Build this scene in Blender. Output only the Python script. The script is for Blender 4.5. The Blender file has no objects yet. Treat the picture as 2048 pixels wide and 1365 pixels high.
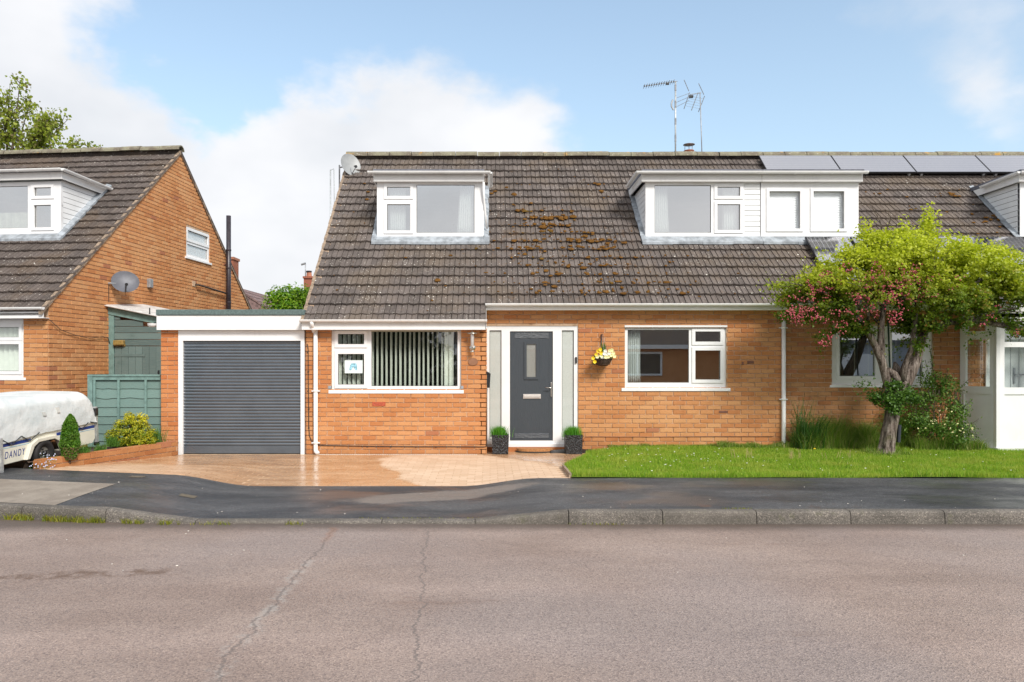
import bpy, bmesh, math, random
import numpy as np
from mathutils import Vector, Matrix, noise
R = math.radians
random.seed(7); rng = np.random.default_rng(7)
sc = bpy.context.scene
COL = sc.collection

# ---------------------------------------------------------------- camera, world, sun, exposure
F, CX, HY, HCAM = 1500.0, 980.0, 730.0, 1.55
cam = bpy.data.cameras.new("camera"); camo = bpy.data.objects.new("camera", cam); COL.objects.link(camo)
camo.location = (0, 0, HCAM); camo.rotation_euler = (R(90), 0, 0)
cam.sensor_width = 36; cam.lens = 36 * F / 2048; cam.shift_x = (1024 - CX) / 2048; cam.shift_y = (HY - 682.5) / 2048
cam.clip_end = 2000; cam.clip_start = 0.05
sc.camera = camo

def wx(px, s): return (px - CX) / s
def wz(py, s): return HCAM + (HY - py) / s

SUN_EL, SUN_AZ = R(40), R(152)     # azimuth clockwise from +Y (behind the camera, a little to its left)
world = bpy.data.worlds.new("World"); sc.world = world; world.use_nodes = True
def build_world():
    nt = world.node_tree; nt.nodes.clear()
    N = nt.nodes.new; L = nt.links.new
    out = N("ShaderNodeOutputWorld"); bg = N("ShaderNodeBackground"); L(bg.outputs[0], out.inputs[0])
    sky = N("ShaderNodeTexSky"); sky.sky_type = 'NISHITA'; sky.sun_disc = False
    sky.sun_elevation = SUN_EL; sky.sun_rotation = SUN_AZ; sky.air_density = 1.0; sky.dust_density = 1.2; sky.ozone_density = 1.5
    tc = N("ShaderNodeTexCoord")
    def vm(op, a, b):
        n = N("ShaderNodeVectorMath"); n.operation = op
        for i, v in enumerate((a, b)):
            if v is None: continue
            if isinstance(v, tuple): n.inputs[i].default_value = v
            else: L(v, n.inputs[i])
        return n
    def m(op, a, b=None, c=None, clamp=False):
        n = N("ShaderNodeMath"); n.operation = op; n.use_clamp = clamp
        for i, v in enumerate((a, b, c)):
            if v is None: continue
            if isinstance(v, (int, float)): n.inputs[i].default_value = v
            else: L(v, n.inputs[i])
        return n.outputs[0]
    d = tc.outputs["Generated"]
    def noi(scale, det, rough, loc=(0, 0, 0)):
        mp = N("ShaderNodeMapping"); mp.inputs["Location"].default_value = loc; mp.inputs["Scale"].default_value = (1, 1, 1.6)
        L(d, mp.inputs[0]); n = N("ShaderNodeTexNoise"); n.inputs["Scale"].default_value = scale
        n.inputs["Detail"].default_value = det; n.inputs["Roughness"].default_value = rough; L(mp.outputs[0], n.inputs["Vector"])
        return n
    # warp the lookup so the cloud banks get ragged edges
    nw = noi(5.0, 5, .6, (3, 1, 2))
    w1 = vm('SUBTRACT', nw.outputs["Color"], (.5, .5, .5)); w2 = vm('MULTIPLY', w1.outputs[0], (.22, .0, .18))
    dw = vm('ADD', d, w2.outputs[0]).outputs[0]
    acc = None
    banks = [(20, 80, 230, 1.0), (60, 300, 330, 1.1), (200, 420, 200, .7), (520, 520, 230, 1.0), (640, 330, 200, .75), (620, 420, 200, .8),
             (850, 330, 230, 1.0), (1020, 290, 190, .85), (1060, 420, 200, .6), (840, 480, 300, .9),
             (1680, 95, 110, .58), (1980, 20, 120, .42), (1975, 170, 80, .42), (2010, 190, 60, .25), (1985, 300, 60, .55), (1800, 20, 100, .25),
             (330, 0, 130, -.6), (440, 110, 140, -1.1), (700, 50, 220, -1.0), (410, 240, 60, -1.0), (360, 110, 90, -.5), (520, 180, 60, -.5),
             (690, 295, 45, -.6), (1300, 130, 260, -.9), (1000, 60, 220, -.9), (1500, 260, 260, -.7), (1800, 330, 90, -.3)]
    for px, py, r, wgt in banks:
        v = Vector((px - CX, F, HY - py)).normalized()
        rr = r / F * v.y * 1.05
        dist = vm('DISTANCE', dw, tuple(v)).outputs["Value"]
        q = m('MULTIPLY', dist, 1 / rr); q = m('MULTIPLY', q, q); q = m('MULTIPLY', q, -1.0); q = m('EXPONENT', q)
        acc = m('MULTIPLY', q, wgt) if acc is None else m('MULTIPLY_ADD', q, wgt, acc)
    n1 = noi(3.2, 7, .58); n2 = noi(9, 7, .6, (5, 5, 5))
    dens = m('MULTIPLY_ADD', m('SUBTRACT', n1.outputs["Fac"], .5), 1.5, acc)
    dens = m('MULTIPLY_ADD', m('SUBTRACT', n2.outputs["Fac"], .5), .7, dens)
    # behind the camera the same broken cloud goes on
    sep = N("ShaderNodeSeparateXYZ"); L(d, sep.inputs[0])
    back = m('MULTIPLY', m('SUBTRACT', .62, sep.outputs[1], clamp=True), 1.15)
    dens = m('ADD', dens, back); dens = m('MULTIPLY_ADD', m('SUBTRACT', sep.outputs[2], .55, clamp=True), 2.5, dens)
    mr = N("ShaderNodeMapRange"); mr.interpolation_type = 'SMOOTHSTEP'
    mr.inputs["From Min"].default_value = .02; mr.inputs["From Max"].default_value = 1.25
    mr.inputs["To Max"].default_value = .96; L(dens, mr.inputs["Value"])
    shade = N("ShaderNodeMix"); shade.data_type = 'RGBA'
    shade.inputs[6].default_value = (.62 * CLOUD, .66 * CLOUD, .72 * CLOUD, 1); shade.inputs[7].default_value = (CLOUD, CLOUD, CLOUD * 1.02, 1)
    n3 = noi(4.5, 4, .5, (9, 2, 4)); sh = m('MULTIPLY_ADD', m('SUBTRACT', n3.outputs["Fac"], .5), 1.6, .80, clamp=True); L(sh, shade.inputs[0])
    # thin milky veil over the whole blue, thicker towards the horizon
    veil = N("ShaderNodeMix"); veil.data_type = 'RGBA'
    up = m('SUBTRACT', 1.0, m('ABSOLUTE', sep.outputs[2]), clamp=True); up = m('MULTIPLY', m('POWER', up, 2.0), .70)
    L(up, veil.inputs[0])
    tint = N("ShaderNodeMix"); tint.data_type = 'RGBA'; tint.blend_type = 'MULTIPLY'; tint.inputs[0].default_value = 1
    L(sky.outputs[0], tint.inputs[6]); tint.inputs[7].default_value = SKYTINT
    L(tint.outputs[2], veil.inputs[6]); veil.inputs[7].default_value = VEIL
    mix = N("ShaderNodeMix"); mix.data_type = 'RGBA'; L(mr.outputs[0], mix.inputs[0]); L(veil.outputs[2], mix.inputs[6]); L(shade.outputs[2], mix.inputs[7])
    L(mix.outputs[2], bg.inputs["Color"]); bg.inputs["Strength"].default_value = .1
CLOUD = 3.72
VEIL = (2.02, 2.68, 3.24, 1)
SKYTINT = (1.10, 1.02, .89, 1)
build_world()
sun = bpy.data.lights.new("sun", 'SUN'); sun.energy = 1.4; sun.angle = R(16); sun.color = (1, .96, .90)
suno = bpy.data.objects.new("sun", sun); COL.objects.link(suno)
sv = Vector((math.sin(SUN_AZ) * math.cos(SUN_EL), math.cos(SUN_AZ) * math.cos(SUN_EL), math.sin(SUN_EL)))
suno.location = sv * 60; suno.rotation_euler = sv.to_track_quat('Z', 'Y').to_euler()
sc.view_settings.view_transform = 'Standard'; sc.view_settings.look = 'None'
sc.view_settings.exposure = 1.44; sc.view_settings.gamma = 1.0; sc.view_settings.use_curve_mapping = False
sc.render.engine = 'CYCLES'; sc.cycles.max_bounces = 8; sc.cycles.transparent_max_bounces = 12

# ---------------------------------------------------------------- materials
class G:
    """small node-graph helper"""
    def __init__(s, name):
        s.m = bpy.data.materials.new(name); s.m.use_nodes = True; s.nt = s.m.node_tree; s.nt.nodes.clear()
        s.out = s.N("ShaderNodeOutputMaterial"); s.b = s.N("ShaderNodeBsdfPrincipled"); s.L(s.b.outputs[0], s.out.inputs[0])
        s.pos = s.N("ShaderNodeNewGeometry").outputs["Position"]
    def N(s, t, **k):
        n = s.nt.nodes.new(t)
        for a, b in k.items(): setattr(n, a, b)
        return n
    def L(s, a, b): s.nt.links.new(a, b)
    def put(s, inp, v):
        if isinstance(v, (int, float)): inp.default_value = v
        elif isinstance(v, tuple): inp.default_value = v if len(v) == len(inp.default_value) else tuple(v) + (1,)
        else: s.L(v, inp)
    def math(s, op, a, b=None, c=None, clamp=False):
        n = s.N("ShaderNodeMath", operation=op, use_clamp=clamp)
        for i, v in enumerate((a, b, c)):
            if v is not None: s.put(n.inputs[i], v)
        return n.outputs[0]
    def noise(s, scale, det=4, rough=.55, vec=None, stretch=None, loc=None):
        v = vec or s.pos
        if stretch or loc:
            mp = s.N("ShaderNodeMapping")
            if stretch: mp.inputs["Scale"].default_value = stretch
            if loc: mp.inputs["Location"].default_value = loc
            s.L(v, mp.inputs[0]); v = mp.outputs[0]
        n = s.N("ShaderNodeTexNoise"); n.inputs["Scale"].default_value = scale; n.inputs["Detail"].default_value = det
        n.inputs["Roughness"].default_value = rough; s.L(v, n.inputs["Vector"]); return n.outputs["Fac"]
    def voro(s, scale, feature='F1', out="Distance", vec=None):
        n = s.N("ShaderNodeTexVoronoi", feature=feature); n.inputs["Scale"].default_value = scale; s.L(vec or s.pos, n.inputs["Vector"]); return n.outputs[out]
    def rmp(s, v, a, b, c=0., d=1., smooth=True):
        n = s.N("ShaderNodeMapRange", interpolation_type='SMOOTHSTEP' if smooth else 'LINEAR')
        s.put(n.inputs["Value"], v)
        for k, x in (("From Min", a), ("From Max", b), ("To Min", c), ("To Max", d)): n.inputs[k].default_value = x
        return n.outputs[0]
    def mix(s, f, a, b, mode='MIX'):
        n = s.N("ShaderNodeMix", data_type='RGBA', blend_type=mode); s.put(n.inputs[0], f); s.put(n.inputs[6], a); s.put(n.inputs[7], b); return n.outputs[2]
    def ramp(s, v, stops, const=False):
        n = s.N("ShaderNodeValToRGB"); cr = n.color_ramp
        if const: cr.interpolation = 'CONSTANT'
        while len(cr.elements) < len(stops): cr.elements.new(.5)
        for e, (p, c) in zip(cr.elements, stops): e.position = p; e.color = tuple(c) + (1,)
        s.L(v, n.inputs[0]); return n.outputs[0]
    def rand(s):
        o = s.N("ShaderNodeObjectInfo").outputs["Random"]; g = s.N("ShaderNodeNewGeometry").outputs["Random Per Island"]
        return s.math('FRACT', s.math('ADD', o, s.math('MULTIPLY', g, 7.31)))
    def bump(s, h, strength=.3, dist=.01, prev=None):
        n = s.N("ShaderNodeBump"); n.inputs["Strength"].default_value = strength; n.inputs["Distance"].default_value = dist
        s.L(h, n.inputs["Height"])
        if prev is not None: s.L(prev, n.inputs["Normal"])
        return n.outputs[0]
    def done(s, col=None, rough=.6, metal=0., spec=.5, normal=None, **k):
        b = s.b
        if col is not None: s.put(b.inputs["Base Color"], col)
        s.put(b.inputs["Roughness"], rough); s.put(b.inputs["Metallic"], metal); s.put(b.inputs["Specular IOR Level"], spec)
        if normal is not None: s.L(normal, b.inputs["Normal"])
        for a, v in k.items(): s.put(b.inputs[a.replace('_', ' ')], v)
        return s.m

def plain(name, col, rough=.5, var=.12, scale=6, metal=0., spec=.5, bump=0., bscale=60, dirt=0.):
    g = G(name); n = g.noise(scale, 5, .6)
    c = g.mix(g.rmp(n, .3, .7), tuple(x * (1 - var) for x in col), tuple(min(1, x * (1 + var)) for x in col))
    if dirt:
        d = g.rmp(g.noise(scale * 1.7, 6, .7, loc=(4, 7, 1), stretch=(1, 1, .35)), .52, .75, 0, dirt)
        c = g.mix(d, c, (.20, .18, .14))
    nm = g.bump(g.noise(bscale, 3, .6), bump, .004) if bump else None
    return g.done(c, rough, metal, spec, nm)

def mat_brick(name, cols, dark=.04, weather=.25):
    g = G(name); r = g.rand()
    st = [(i / len(cols) * (1 - dark), c) for i, c in enumerate(cols)] + [(1 - dark, (.40, .155, .075))]
    c = g.ramp(r, st, True)
    r2 = g.math('FRACT', g.math('MULTIPLY', r, 37.7))
    c = g.mix(g.rmp(r2, 0, 1, 0, .5, False), c, g.mix(1., c, (1.12, 1.16, 1.18), 'MULTIPLY'))
    c = g.mix(g.rmp(g.noise(1.1, 3, .6), .38, .66, 0, .7), c, g.mix(1., c, (1.07, 1.18, 1.3), 'MULTIPLY'))
    c = g.mix(g.rmp(g.noise(55, 5, .75), .50, .80, 0, .6), c, (.22, .095, .045))
    c = g.mix(g.rmp(g.noise(30, 4, .7, loc=(3, 3, 3)), .60, .82, 0, .5), c, (.75, .48, .27))
    c = g.mix(g.rmp(g.noise(2.3, 6, .7, loc=(8, 2, 5)), .55, .85, 0, weather), c, (.24, .15, .09))
    sp = g.N('ShaderNodeSeparateXYZ'); g.L(g.pos, sp.inputs[0]); zz = g.math('ADD', sp.outputs[2], g.math('MULTIPLY', g.math('SUBTRACT', g.noise(2.2, 6, .7, stretch=(1, 1, .5)), .5), .75))
    c = g.mix(g.rmp(zz, .10, .42, .42, 0), c, g.mix(1., c, (.62, .55, .50), 'MULTIPLY'))   # rising damp and splash marks
    streak = g.rmp(g.noise(5, 5, .7, stretch=(1.4, 1.4, .12), loc=(3, 0, 0)), .56, .74, 0, .30); c = g.mix(streak, c, g.mix(1., c, (.70, .62, .56), 'MULTIPLY'))
    bloom = g.rmp(g.noise(7, 5, .75, loc=(0, 7, 2)), .66, .80, 0, .45); c = g.mix(bloom, c, (.66, .50, .36))
    nm = g.bump(g.noise(90, 4, .7), .7, .007)
    return g.done(c, .88, 0, .25, nm)
BR = [(.53, .215, .088), (.56, .235, .100), (.51, .198, .078), (.575, .25, .110), (.54, .22, .090), (.49, .18, .070), (.56, .24, .102), (.58, .262, .118)]
M = {}
BR = [(c[0] * .965, c[1] * 1.01, c[2] * .94) for c in BR]
M['brick'] = mat_brick('orange brick', BR, .012)
M['brick_gable'] = mat_brick('buff orange brick', [(c[0] * 1.04, c[1] * 1.1, c[2] * 1.14) for c in BR], .03, .3)
M['brick_right'] = mat_brick('weathered orange brick', [(c[0] * .80, c[1] * .82, c[2] * .86) for c in BR], .05, .4)
M['brick_red'] = mat_brick('red orange brick', [(c[0] * 1.0, c[1] * .84, c[2] * .75) for c in BR], .02, .2)
M['brick_low'] = mat_brick('damp garden brick', [(c[0] * .85, c[1] * .82, c[2] * .8) for c in BR], .1, .9)
M['brick_far'] = mat_brick('dull red brick', [(.33, .12, .07), (.30, .10, .06), (.36, .15, .09)], .1, .5)
def mat_mortar():
    g = G('pale mortar')
    c = g.mix(g.rmp(g.noise(3, 4), .35, .65), (.66, .49, .35), (.54, .37, .24))
    c = g.mix(g.rmp(g.noise(14, 4, .7), .5, .72, 0, .7), c, (.26, .15, .09))
    return g.done(c, .95, 0, .1, g.bump(g.noise(140), .5, .004))
M['mortar'] = mat_mortar()
def mat_tile(name, base, alt):
    g = G(name); r = g.rand()
    c = g.ramp(r, [(0, tuple(x * .82 for x in base)), (.3, base), (.6, tuple(x * 1.12 for x in base)), (1, tuple(x * 1.35 for x in base))])
    c = g.mix(g.rmp(g.noise(1.3, 5, .6), .46, .66, 0, .75), c, alt)
    c = g.mix(g.rmp(g.noise(14, 5, .7, loc=(2, 2, 2)), .48, .74, 0, .6), c, (.21, .178, .15))
    c = g.mix(g.rmp(g.noise(38, 5, .7), .52, .75, 0, .6), c, (.05, .042, .038))
    # lichen: pale spots in patches
    patch = g.rmp(g.noise(2.6, 3, .6, loc=(11, 5, 3)), .42, .60)
    sp = g.rmp(g.math('ADD', g.voro(24), g.math('MULTIPLY', g.noise(70, 3), .10)), .19, .25, 1, 0)
    pick = g.math('GREATER_THAN', g.voro(24, out="Color"), .42)
    f = g.math('MULTIPLY', g.math('MULTIPLY', sp, pick), g.math('MULTIPLY_ADD', patch, .85, .10))
    c = g.mix(f, c, (.74, .70, .62))
    sp2 = g.rmp(g.voro(11), .13, .18, 1, 0)
    c = g.mix(g.math('MULTIPLY', sp2, g.rmp(g.noise(5, 2), .56, .66)), c, (.74, .71, .64))
    c = g.mix(g.rmp(g.noise(6.5, 5, .7, loc=(7, 1, 9)), .60, .76, 0, .45), c, (.17, .095, .035))
    sp = g.N('ShaderNodeSeparateXYZ'); g.L(g.pos, sp.inputs[0]); X, Y = sp.outputs[0], sp.outputs[1]   # moss film where the cushions grow
    e = g.math('ADD', g.math('POWER', g.math('MULTIPLY', g.math('SUBTRACT', X, 1.35), .55), 2), g.math('POWER', g.math('MULTIPLY', g.math('SUBTRACT', Y, 13.2), .75), 2))
    f = g.math('MULTIPLY', g.rmp(e, .2, 1.6, 1, 0), g.rmp(g.noise(10, 6, .75, stretch=(1, .5, .5), loc=(1, 1, 1)), .54, .68, 0, .6)); c = g.mix(f, c, (.15, .075, .028))
    return g.done(c, .82, 0, .3, g.bump(g.noise(70, 5, .7), .7, .008))
M['tile'] = mat_tile('weathered roof tile', (.116, .097, .088), (.152, .118, .090))
M['tile_left'] = mat_tile('weathered dark roof tile', (.098, .080, .072), (.13, .095, .07))
M['tile_far'] = plain('far red tile', (.20, .13, .12), .8, .4, 14)
g = G('ridge tile'); c = g.mix(g.rmp(g.noise(5, 5, .7), .4, .62), (.17, .145, .11), (.25, .235, .165))
c = g.mix(g.rmp(g.noise(3.3, 3, .6, loc=(2, 9, 1)), .62, .72, 0, .8), c, (.50, .27, .05)); c = g.mix(g.rmp(g.noise(28, 4, .7), .58, .68, 0, .8), c, (.52, .49, .40))
M['ridge'] = g.done(c, .9, 0, .2, g.bump(g.noise(50, 5), .7, .01))
g = G('brown moss'); c = g.ramp(g.noise(22, 6, .75), [(.2, (.05, .026, .008)), (.5, (.17, .082, .022)), (.8, (.33, .17, .045))])
c = g.mix(g.rmp(g.noise(2.1, 2), .60, .70, 0, .35), c, (.14, .13, .03))
M['moss'] = g.done(c, 1, 0, .05, g.bump(g.noise(160, 4), 1., .015))
M['white'] = plain('white upvc', (.82, .82, .82), .32, .03, 3, dirt=.10)
M['white_paint'] = plain('white painted board', (.82, .815, .80), .45, .03, 4, dirt=.12)
M['gutter'] = plain('white plastic gutter', (.84, .84, .83), .35, .04, 5, dirt=.12)
M['gutter_dark'] = plain('gutter seal', (.10, .10, .09), .6)
M['clad'] = plain('white cladding', (.85, .86, .86), .4, .03, 3, dirt=.08)
M['gap'] = plain('dark joint', (.05, .05, .05), .9)
M['putty'] = plain('cream sealant', (.66, .60, .45), .6)
def mat_glass(name, tint=(.93, .96, .95), refl=1.0, rough=0.0, spots=0., base=.16):
    g = G(name); g.nt.nodes.remove(g.b)
    tr = g.N("ShaderNodeBsdfTransparent"); tr.inputs[0].default_value = tuple(tint) + (1,)
    gl = g.N("ShaderNodeBsdfGlossy"); gl.inputs["Roughness"].default_value = rough; gl.inputs["Color"].default_value = (refl, refl, refl, 1)
    lw = g.N("ShaderNodeLayerWeight"); lw.inputs[0].default_value = .5; back = g.N("ShaderNodeNewGeometry").outputs["Backfacing"]
    f = g.math('MULTIPLY_ADD', g.math('POWER', lw.outputs['Facing'], 4.), .8, base, clamp=True); f = g.math('MULTIPLY', f, g.math('SUBTRACT', 1., back))      # four faces of a double-glazed unit
    mx = g.N("ShaderNodeMixShader"); g.L(f, mx.inputs[0]); g.L(tr.outputs[0], mx.inputs[1]); g.L(gl.outputs[0], mx.inputs[2])
    sh = mx.outputs[0]
    if spots:
        df = g.N("ShaderNodeBsdfDiffuse"); df.inputs[0].default_value = (.75, .78, .78, 1)
        sp = g.rmp(g.voro(70), .10, .16, 1, 0); sp = g.math('MULTIPLY', sp, g.math('GREATER_THAN', g.voro(70, out="Color"), .55))
        m2 = g.N("ShaderNodeMixShader"); g.put(m2.inputs[0], g.math('MULTIPLY', sp, spots)); g.L(sh, m2.inputs[1]); g.L(df.outputs[0], m2.inputs[2]); sh = m2.outputs[0]
    g.L(sh, g.out.inputs[0]); return g.m
M['glass'] = mat_glass('window glass', spots=.22); M['glass_grey'] = mat_glass('street window glass', spots=.22, base=.34)
M['glass_up'] = mat_glass('coated upstairs window glass', base=.56)
M['glass_clear'] = mat_glass('clear low glare glass', (.99, .995, .995), base=.0)
def mat_frost(name, col, tr):
    g = G(name); c = g.mix(g.rmp(g.noise(160, 3, .6), .35, .65), tuple(x * .82 for x in col), col)
    return g.done(c, .22, 0, .5, g.bump(g.voro(190), .5, .004), Transmission_Weight=tr, Coat_Weight=1., Coat_Roughness=.02, Coat_IOR=1.8)
M['frost'] = mat_frost('obscured glass', (.66, .70, .66), .12)
M['frost_dark'] = mat_frost('obscured door glass', (.34, .34, .31), .15)
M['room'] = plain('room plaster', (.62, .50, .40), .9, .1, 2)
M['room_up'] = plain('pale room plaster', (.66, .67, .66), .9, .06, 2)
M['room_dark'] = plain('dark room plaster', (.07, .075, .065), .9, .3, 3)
g = G('sheer curtain'); c = g.mix(g.rmp(g.noise(40, 3), .3, .7), (.80, .81, .80), (.88, .88, .87)); M['curtain'] = g.done(c, .9, 0, .1)
M['blind'] = plain('cream blind fabric', (.88, .88, .80), .8, .05, 9)
M['blind_white'] = plain('white pleated blind', (.88, .90, .93), .8, .02, 9)
g = G('roller shutter'); c = g.mix(g.rmp(g.noise(2.5, 3), .3, .7), (.070, .090, .112), (.088, .110, .134)); M['shutter'] = g.done(c, .22, .0, 1.0, g.bump(g.noise(300), .08, .002), Coat_Weight=.5, Coat_Roughness=.15)
def mat_door():
    g = G('charcoal woodgrain'); n = g.N("ShaderNodeTexWave"); n.inputs["Scale"].default_value = 9; n.inputs["Distortion"].default_value = 9; n.inputs["Detail"].default_value = 3
    mp = g.N("ShaderNodeMapping"); mp.inputs["Scale"].default_value = (4, 1, .35); g.L(g.pos, mp.inputs[0]); g.L(mp.outputs[0], n.inputs["Vector"])
    c = g.mix(n.outputs["Fac"], (.040, .048, .058), (.068, .078, .090)); return g.done(c, .38, 0, .5, g.bump(n.outputs["Fac"], .35, .004))
M['door'] = mat_door()
def mat_doorrail():
    g = G('charcoal woodgrain rail'); n = g.N("ShaderNodeTexWave", wave_type='BANDS'); n.bands_direction = 'Z'; n.inputs["Scale"].default_value = 13; n.inputs["Distortion"].default_value = 12; n.inputs["Detail"].default_value = 2
    mp = g.N("ShaderNodeMapping"); mp.inputs["Scale"].default_value = (.5, 1, 1.6); g.L(g.pos, mp.inputs[0]); g.L(mp.outputs[0], n.inputs["Vector"])
    c = g.mix(n.outputs["Fac"], (.035, .042, .052), (.105, .118, .132)); return g.done(c, .36, 0, .5, g.bump(n.outputs["Fac"], .5, .005))
M['door_rail'] = mat_doorrail()
M['steel'] = plain('brushed steel', (.60, .58, .54), .28, .1, 12, metal=1.)
M['satin'] = plain('satin letterplate', (.74, .69, .65), .35, .05, 12, metal=.6)
M['galv'] = plain('galvanised steel', (.50, .52, .52), .45, .2, 20, metal=.5)
M['alu'] = plain('dull aluminium', (.34, .35, .36), .5, .2, 20, metal=.4)
M['black'] = plain('black plastic', (.018, .018, .02), .35, .2)
M['cable'] = plain('black cable', (.05, .035, .028), .6, .3, 30)
M['lead'] = plain('lead flashing', (.30, .33, .36), .55, .35, 7, bump=.3, dirt=.35)
M['felt'] = plain('green mineral felt', (.11, .155, .150), .9, .22, 30, bump=.6, bscale=200)
M['felt_dark'] = plain('grey roofing felt', (.13, .135, .16), .85, .2, 20, bump=.4)
M['deck'] = plain('roof underlay', (.03, .028, .026), .95)
M['timber'] = plain('weathered verge mortar', (.28, .21, .15), .9, .4, 20, bump=.6)
def mat_green(name, col):
    g = G(name); r = g.rand(); c = g.mix(g.rmp(r, 0, 1, 0, 1, False), tuple(x * .8 for x in col), tuple(x * 1.2 for x in col))
    gr = g.noise(5, 6, .7, stretch=(1.2, 1.2, 22)); c = g.mix(g.rmp(gr, .45, .7, 0, .55), c, (.20, .235, .205)); 
    c = g.mix(g.rmp(g.noise(3, 4, .7, loc=(1, 8, 3)), .55, .8, 0, .5), c, (.06, .10, .09))
    return g.done(c, .8, 0, .25, g.bump(gr, .5, .005))
M['green'] = mat_green('faded green boards', (.15, .235, .212))
M['green_door'] = mat_green('faded green door boards', (.125, .175, .165))
M['green_trim'] = plain('green painted trim', (.16, .26, .235), .7, .2, 10, bump=.3)
M['panel'] = None
def mat_panel(name, axis):
    g = G(name); sp = g.N("ShaderNodeSeparateXYZ"); tc = g.N("ShaderNodeTexCoord"); g.L(tc.outputs["Object"], sp.inputs[0])
    u = sp.outputs[0 if axis == 'x' else 1]; fr = g.math('FRACT', g.math('MULTIPLY', u, 1 / .078 if axis == 'x' else 1 / .075))
    line = g.math('LESS_THAN', fr, .09)
    cell = g.math('FRACT', g.math('MULTIPLY', sp.outputs[1 if axis == 'x' else 0], 1 / .156)); l2 = g.math('LESS_THAN', cell, .012)
    c = g.mix(line, (.012, .013, .022), (.42, .44, .47)); c = g.mix(l2, c, (.2, .2, .22))
    g.done(c, .12, 0, 1.); gl = g.N('ShaderNodeBsdfGlossy'); gl.inputs['Roughness'].default_value = .09; gl.inputs['Color'].default_value = (.92, .92, .97, 1); mx = g.N('ShaderNodeMixShader'); mx.inputs[0].default_value = .52
    g.L(g.b.outputs[0], mx.inputs[1]); g.L(gl.outputs[0], mx.inputs[2]); g.L(mx.outputs[0], g.out.inputs[0]); return g.m
M['pv_tall'] = mat_panel('solar cells upright', 'x'); M['pv_wide'] = mat_panel('solar cells sideways', 'y')
M['pv_frame'] = plain('black anodised frame', (.03, .03, .035), .35, .1, metal=.4)
M['terracotta'] = plain('terracotta', (.42, .17, .10), .8, .2, 9)

# ground surfaces
def mat_road():
    g = G('worn pinkish asphalt')
    base = g.mix(g.rmp(g.noise(.9, 5, .6, stretch=(.55, 1, 1)), .32, .68), (.268, .202, .170), (.355, .276, .236))
    base = g.mix(g.rmp(g.noise(.35, 3, .5, loc=(5, 0, 0)), .4, .65, 0, .6), base, (.30, .255, .24))
    chip = g.voro(115, out="Color"); cs = g.N("ShaderNodeSeparateColor"); g.L(chip, cs.inputs[0])
    c = g.mix(1., base, g.ramp(cs.outputs[0], [(0, (.58, .58, .60)), (.25, (.88, .87, .88)), (.62, (1.04, 1.03, 1.02)), (.90, (1.14, 1.13, 1.11)), (1, (1.38, 1.37, 1.34))]), 'MULTIPLY')
    d = g.rmp(g.voro(115, 'DISTANCE_TO_EDGE'), .0, .10, .30, 0); c = g.mix(d, c, (.07, .055, .05))
    # damp streaks lying along the road
    st = g.noise(1.5, 6, .68, stretch=(.28, 1.3, 1), loc=(1.7, 3.1, 0)); c = g.mix(g.rmp(st, .60, .74, 0, .7), c, g.mix(1., c, (.66, .57, .52), 'MULTIPLY'))
    tr = g.rmp(g.noise(1.0, 4, .6, stretch=(.12, 1.6, 1), loc=(0, 9, 0)), .45, .68, 0, .5); c = g.mix(tr, c, g.mix(1., c, (1.14, 1.13, 1.14), 'MULTIPLY'))
    sp = g.N("ShaderNodeSeparateXYZ"); g.L(g.pos, sp.inputs[0]); X, Y = sp.outputs[0], sp.outputs[1]
    # dirt line against the kerb
    k = g.rmp(g.math('ADD', Y, g.math('MULTIPLY', g.noise(4, 5, .7), .25)), 6.98, 7.40, 0, .85); c = g.mix(k, c, (.085, .065, .052))
    # a long dark stain left of the camera
    q = g.math('ABSOLUTE', g.math('SUBTRACT', Y, g.math('MULTIPLY_ADD', X, .13, g.math('MULTIPLY_ADD', g.noise(2.2, 5, .6), .55, 5.63))))
    q = g.math('MULTIPLY', g.rmp(q, .0, .11, 1, 0), g.math('MULTIPLY', g.rmp(X, -4.6, -4.0), g.rmp(X, -2.55, -2.15, 1, 0)))
    q = g.math('MULTIPLY', q, g.rmp(g.noise(6, 4, .7), .36, .56)); c = g.mix(g.math('MULTIPLY', q, .75), c, (.11, .062, .036))
    # two cracks running away from the kerb
    def crack(x0, sl, w, seed, lo, hi):
        nx = g.math('MULTIPLY', g.math('SUBTRACT', g.noise(2.6, 6, .72, stretch=(.2, 1, 1), loc=(seed, 0, 0)), .5), .30)
        dx = g.math('ABSOLUTE', g.math('SUBTRACT', g.math('SUBTRACT', X, nx), g.math('MULTIPLY_ADD', Y, sl, x0)))
        a = g.rmp(dx, w * .2, w, 1, 0); return g.math('MULTIPLY', a, g.math('MULTIPLY', g.rmp(Y, lo, lo + .4), g.rmp(Y, hi - .1, hi, 1, 0)))
    fill = g.math('MULTIPLY', crack(-1.28, -.026, .085, 3, 3.0, 6.0), g.rmp(g.noise(9, 4, .7), .42, .66)); c = g.mix(g.math('MULTIPLY', fill, .34), c, (.50, .50, .47))
    c = g.mix(g.math('MULTIPLY', crack(-1.28, -.026, .015, 3, 2.0, 7.2), .62), c, (.13, .11, .10))
    c = g.mix(g.math('MULTIPLY', crack(-.17, -.058, .012, 9, 2.0, 7.2), .7), c, (.14, .12, .11))
    rust = g.math('MULTIPLY', crack(-1.28, -.026, .06, 3, 6.4, 7.2), .22); c = g.mix(rust, c, (.33, .13, .05))
    h = g.math('ADD', g.voro(115), g.math('MULTIPLY', st, .0))
    wet = g.rmp(g.noise(.8, 4, .6, loc=(2, 2, 0)), .40, .62, .70, .46)
    return g.done(c, wet, 0, .4, g.bump(h, .55, .006))
M['road'] = mat_road()
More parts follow.
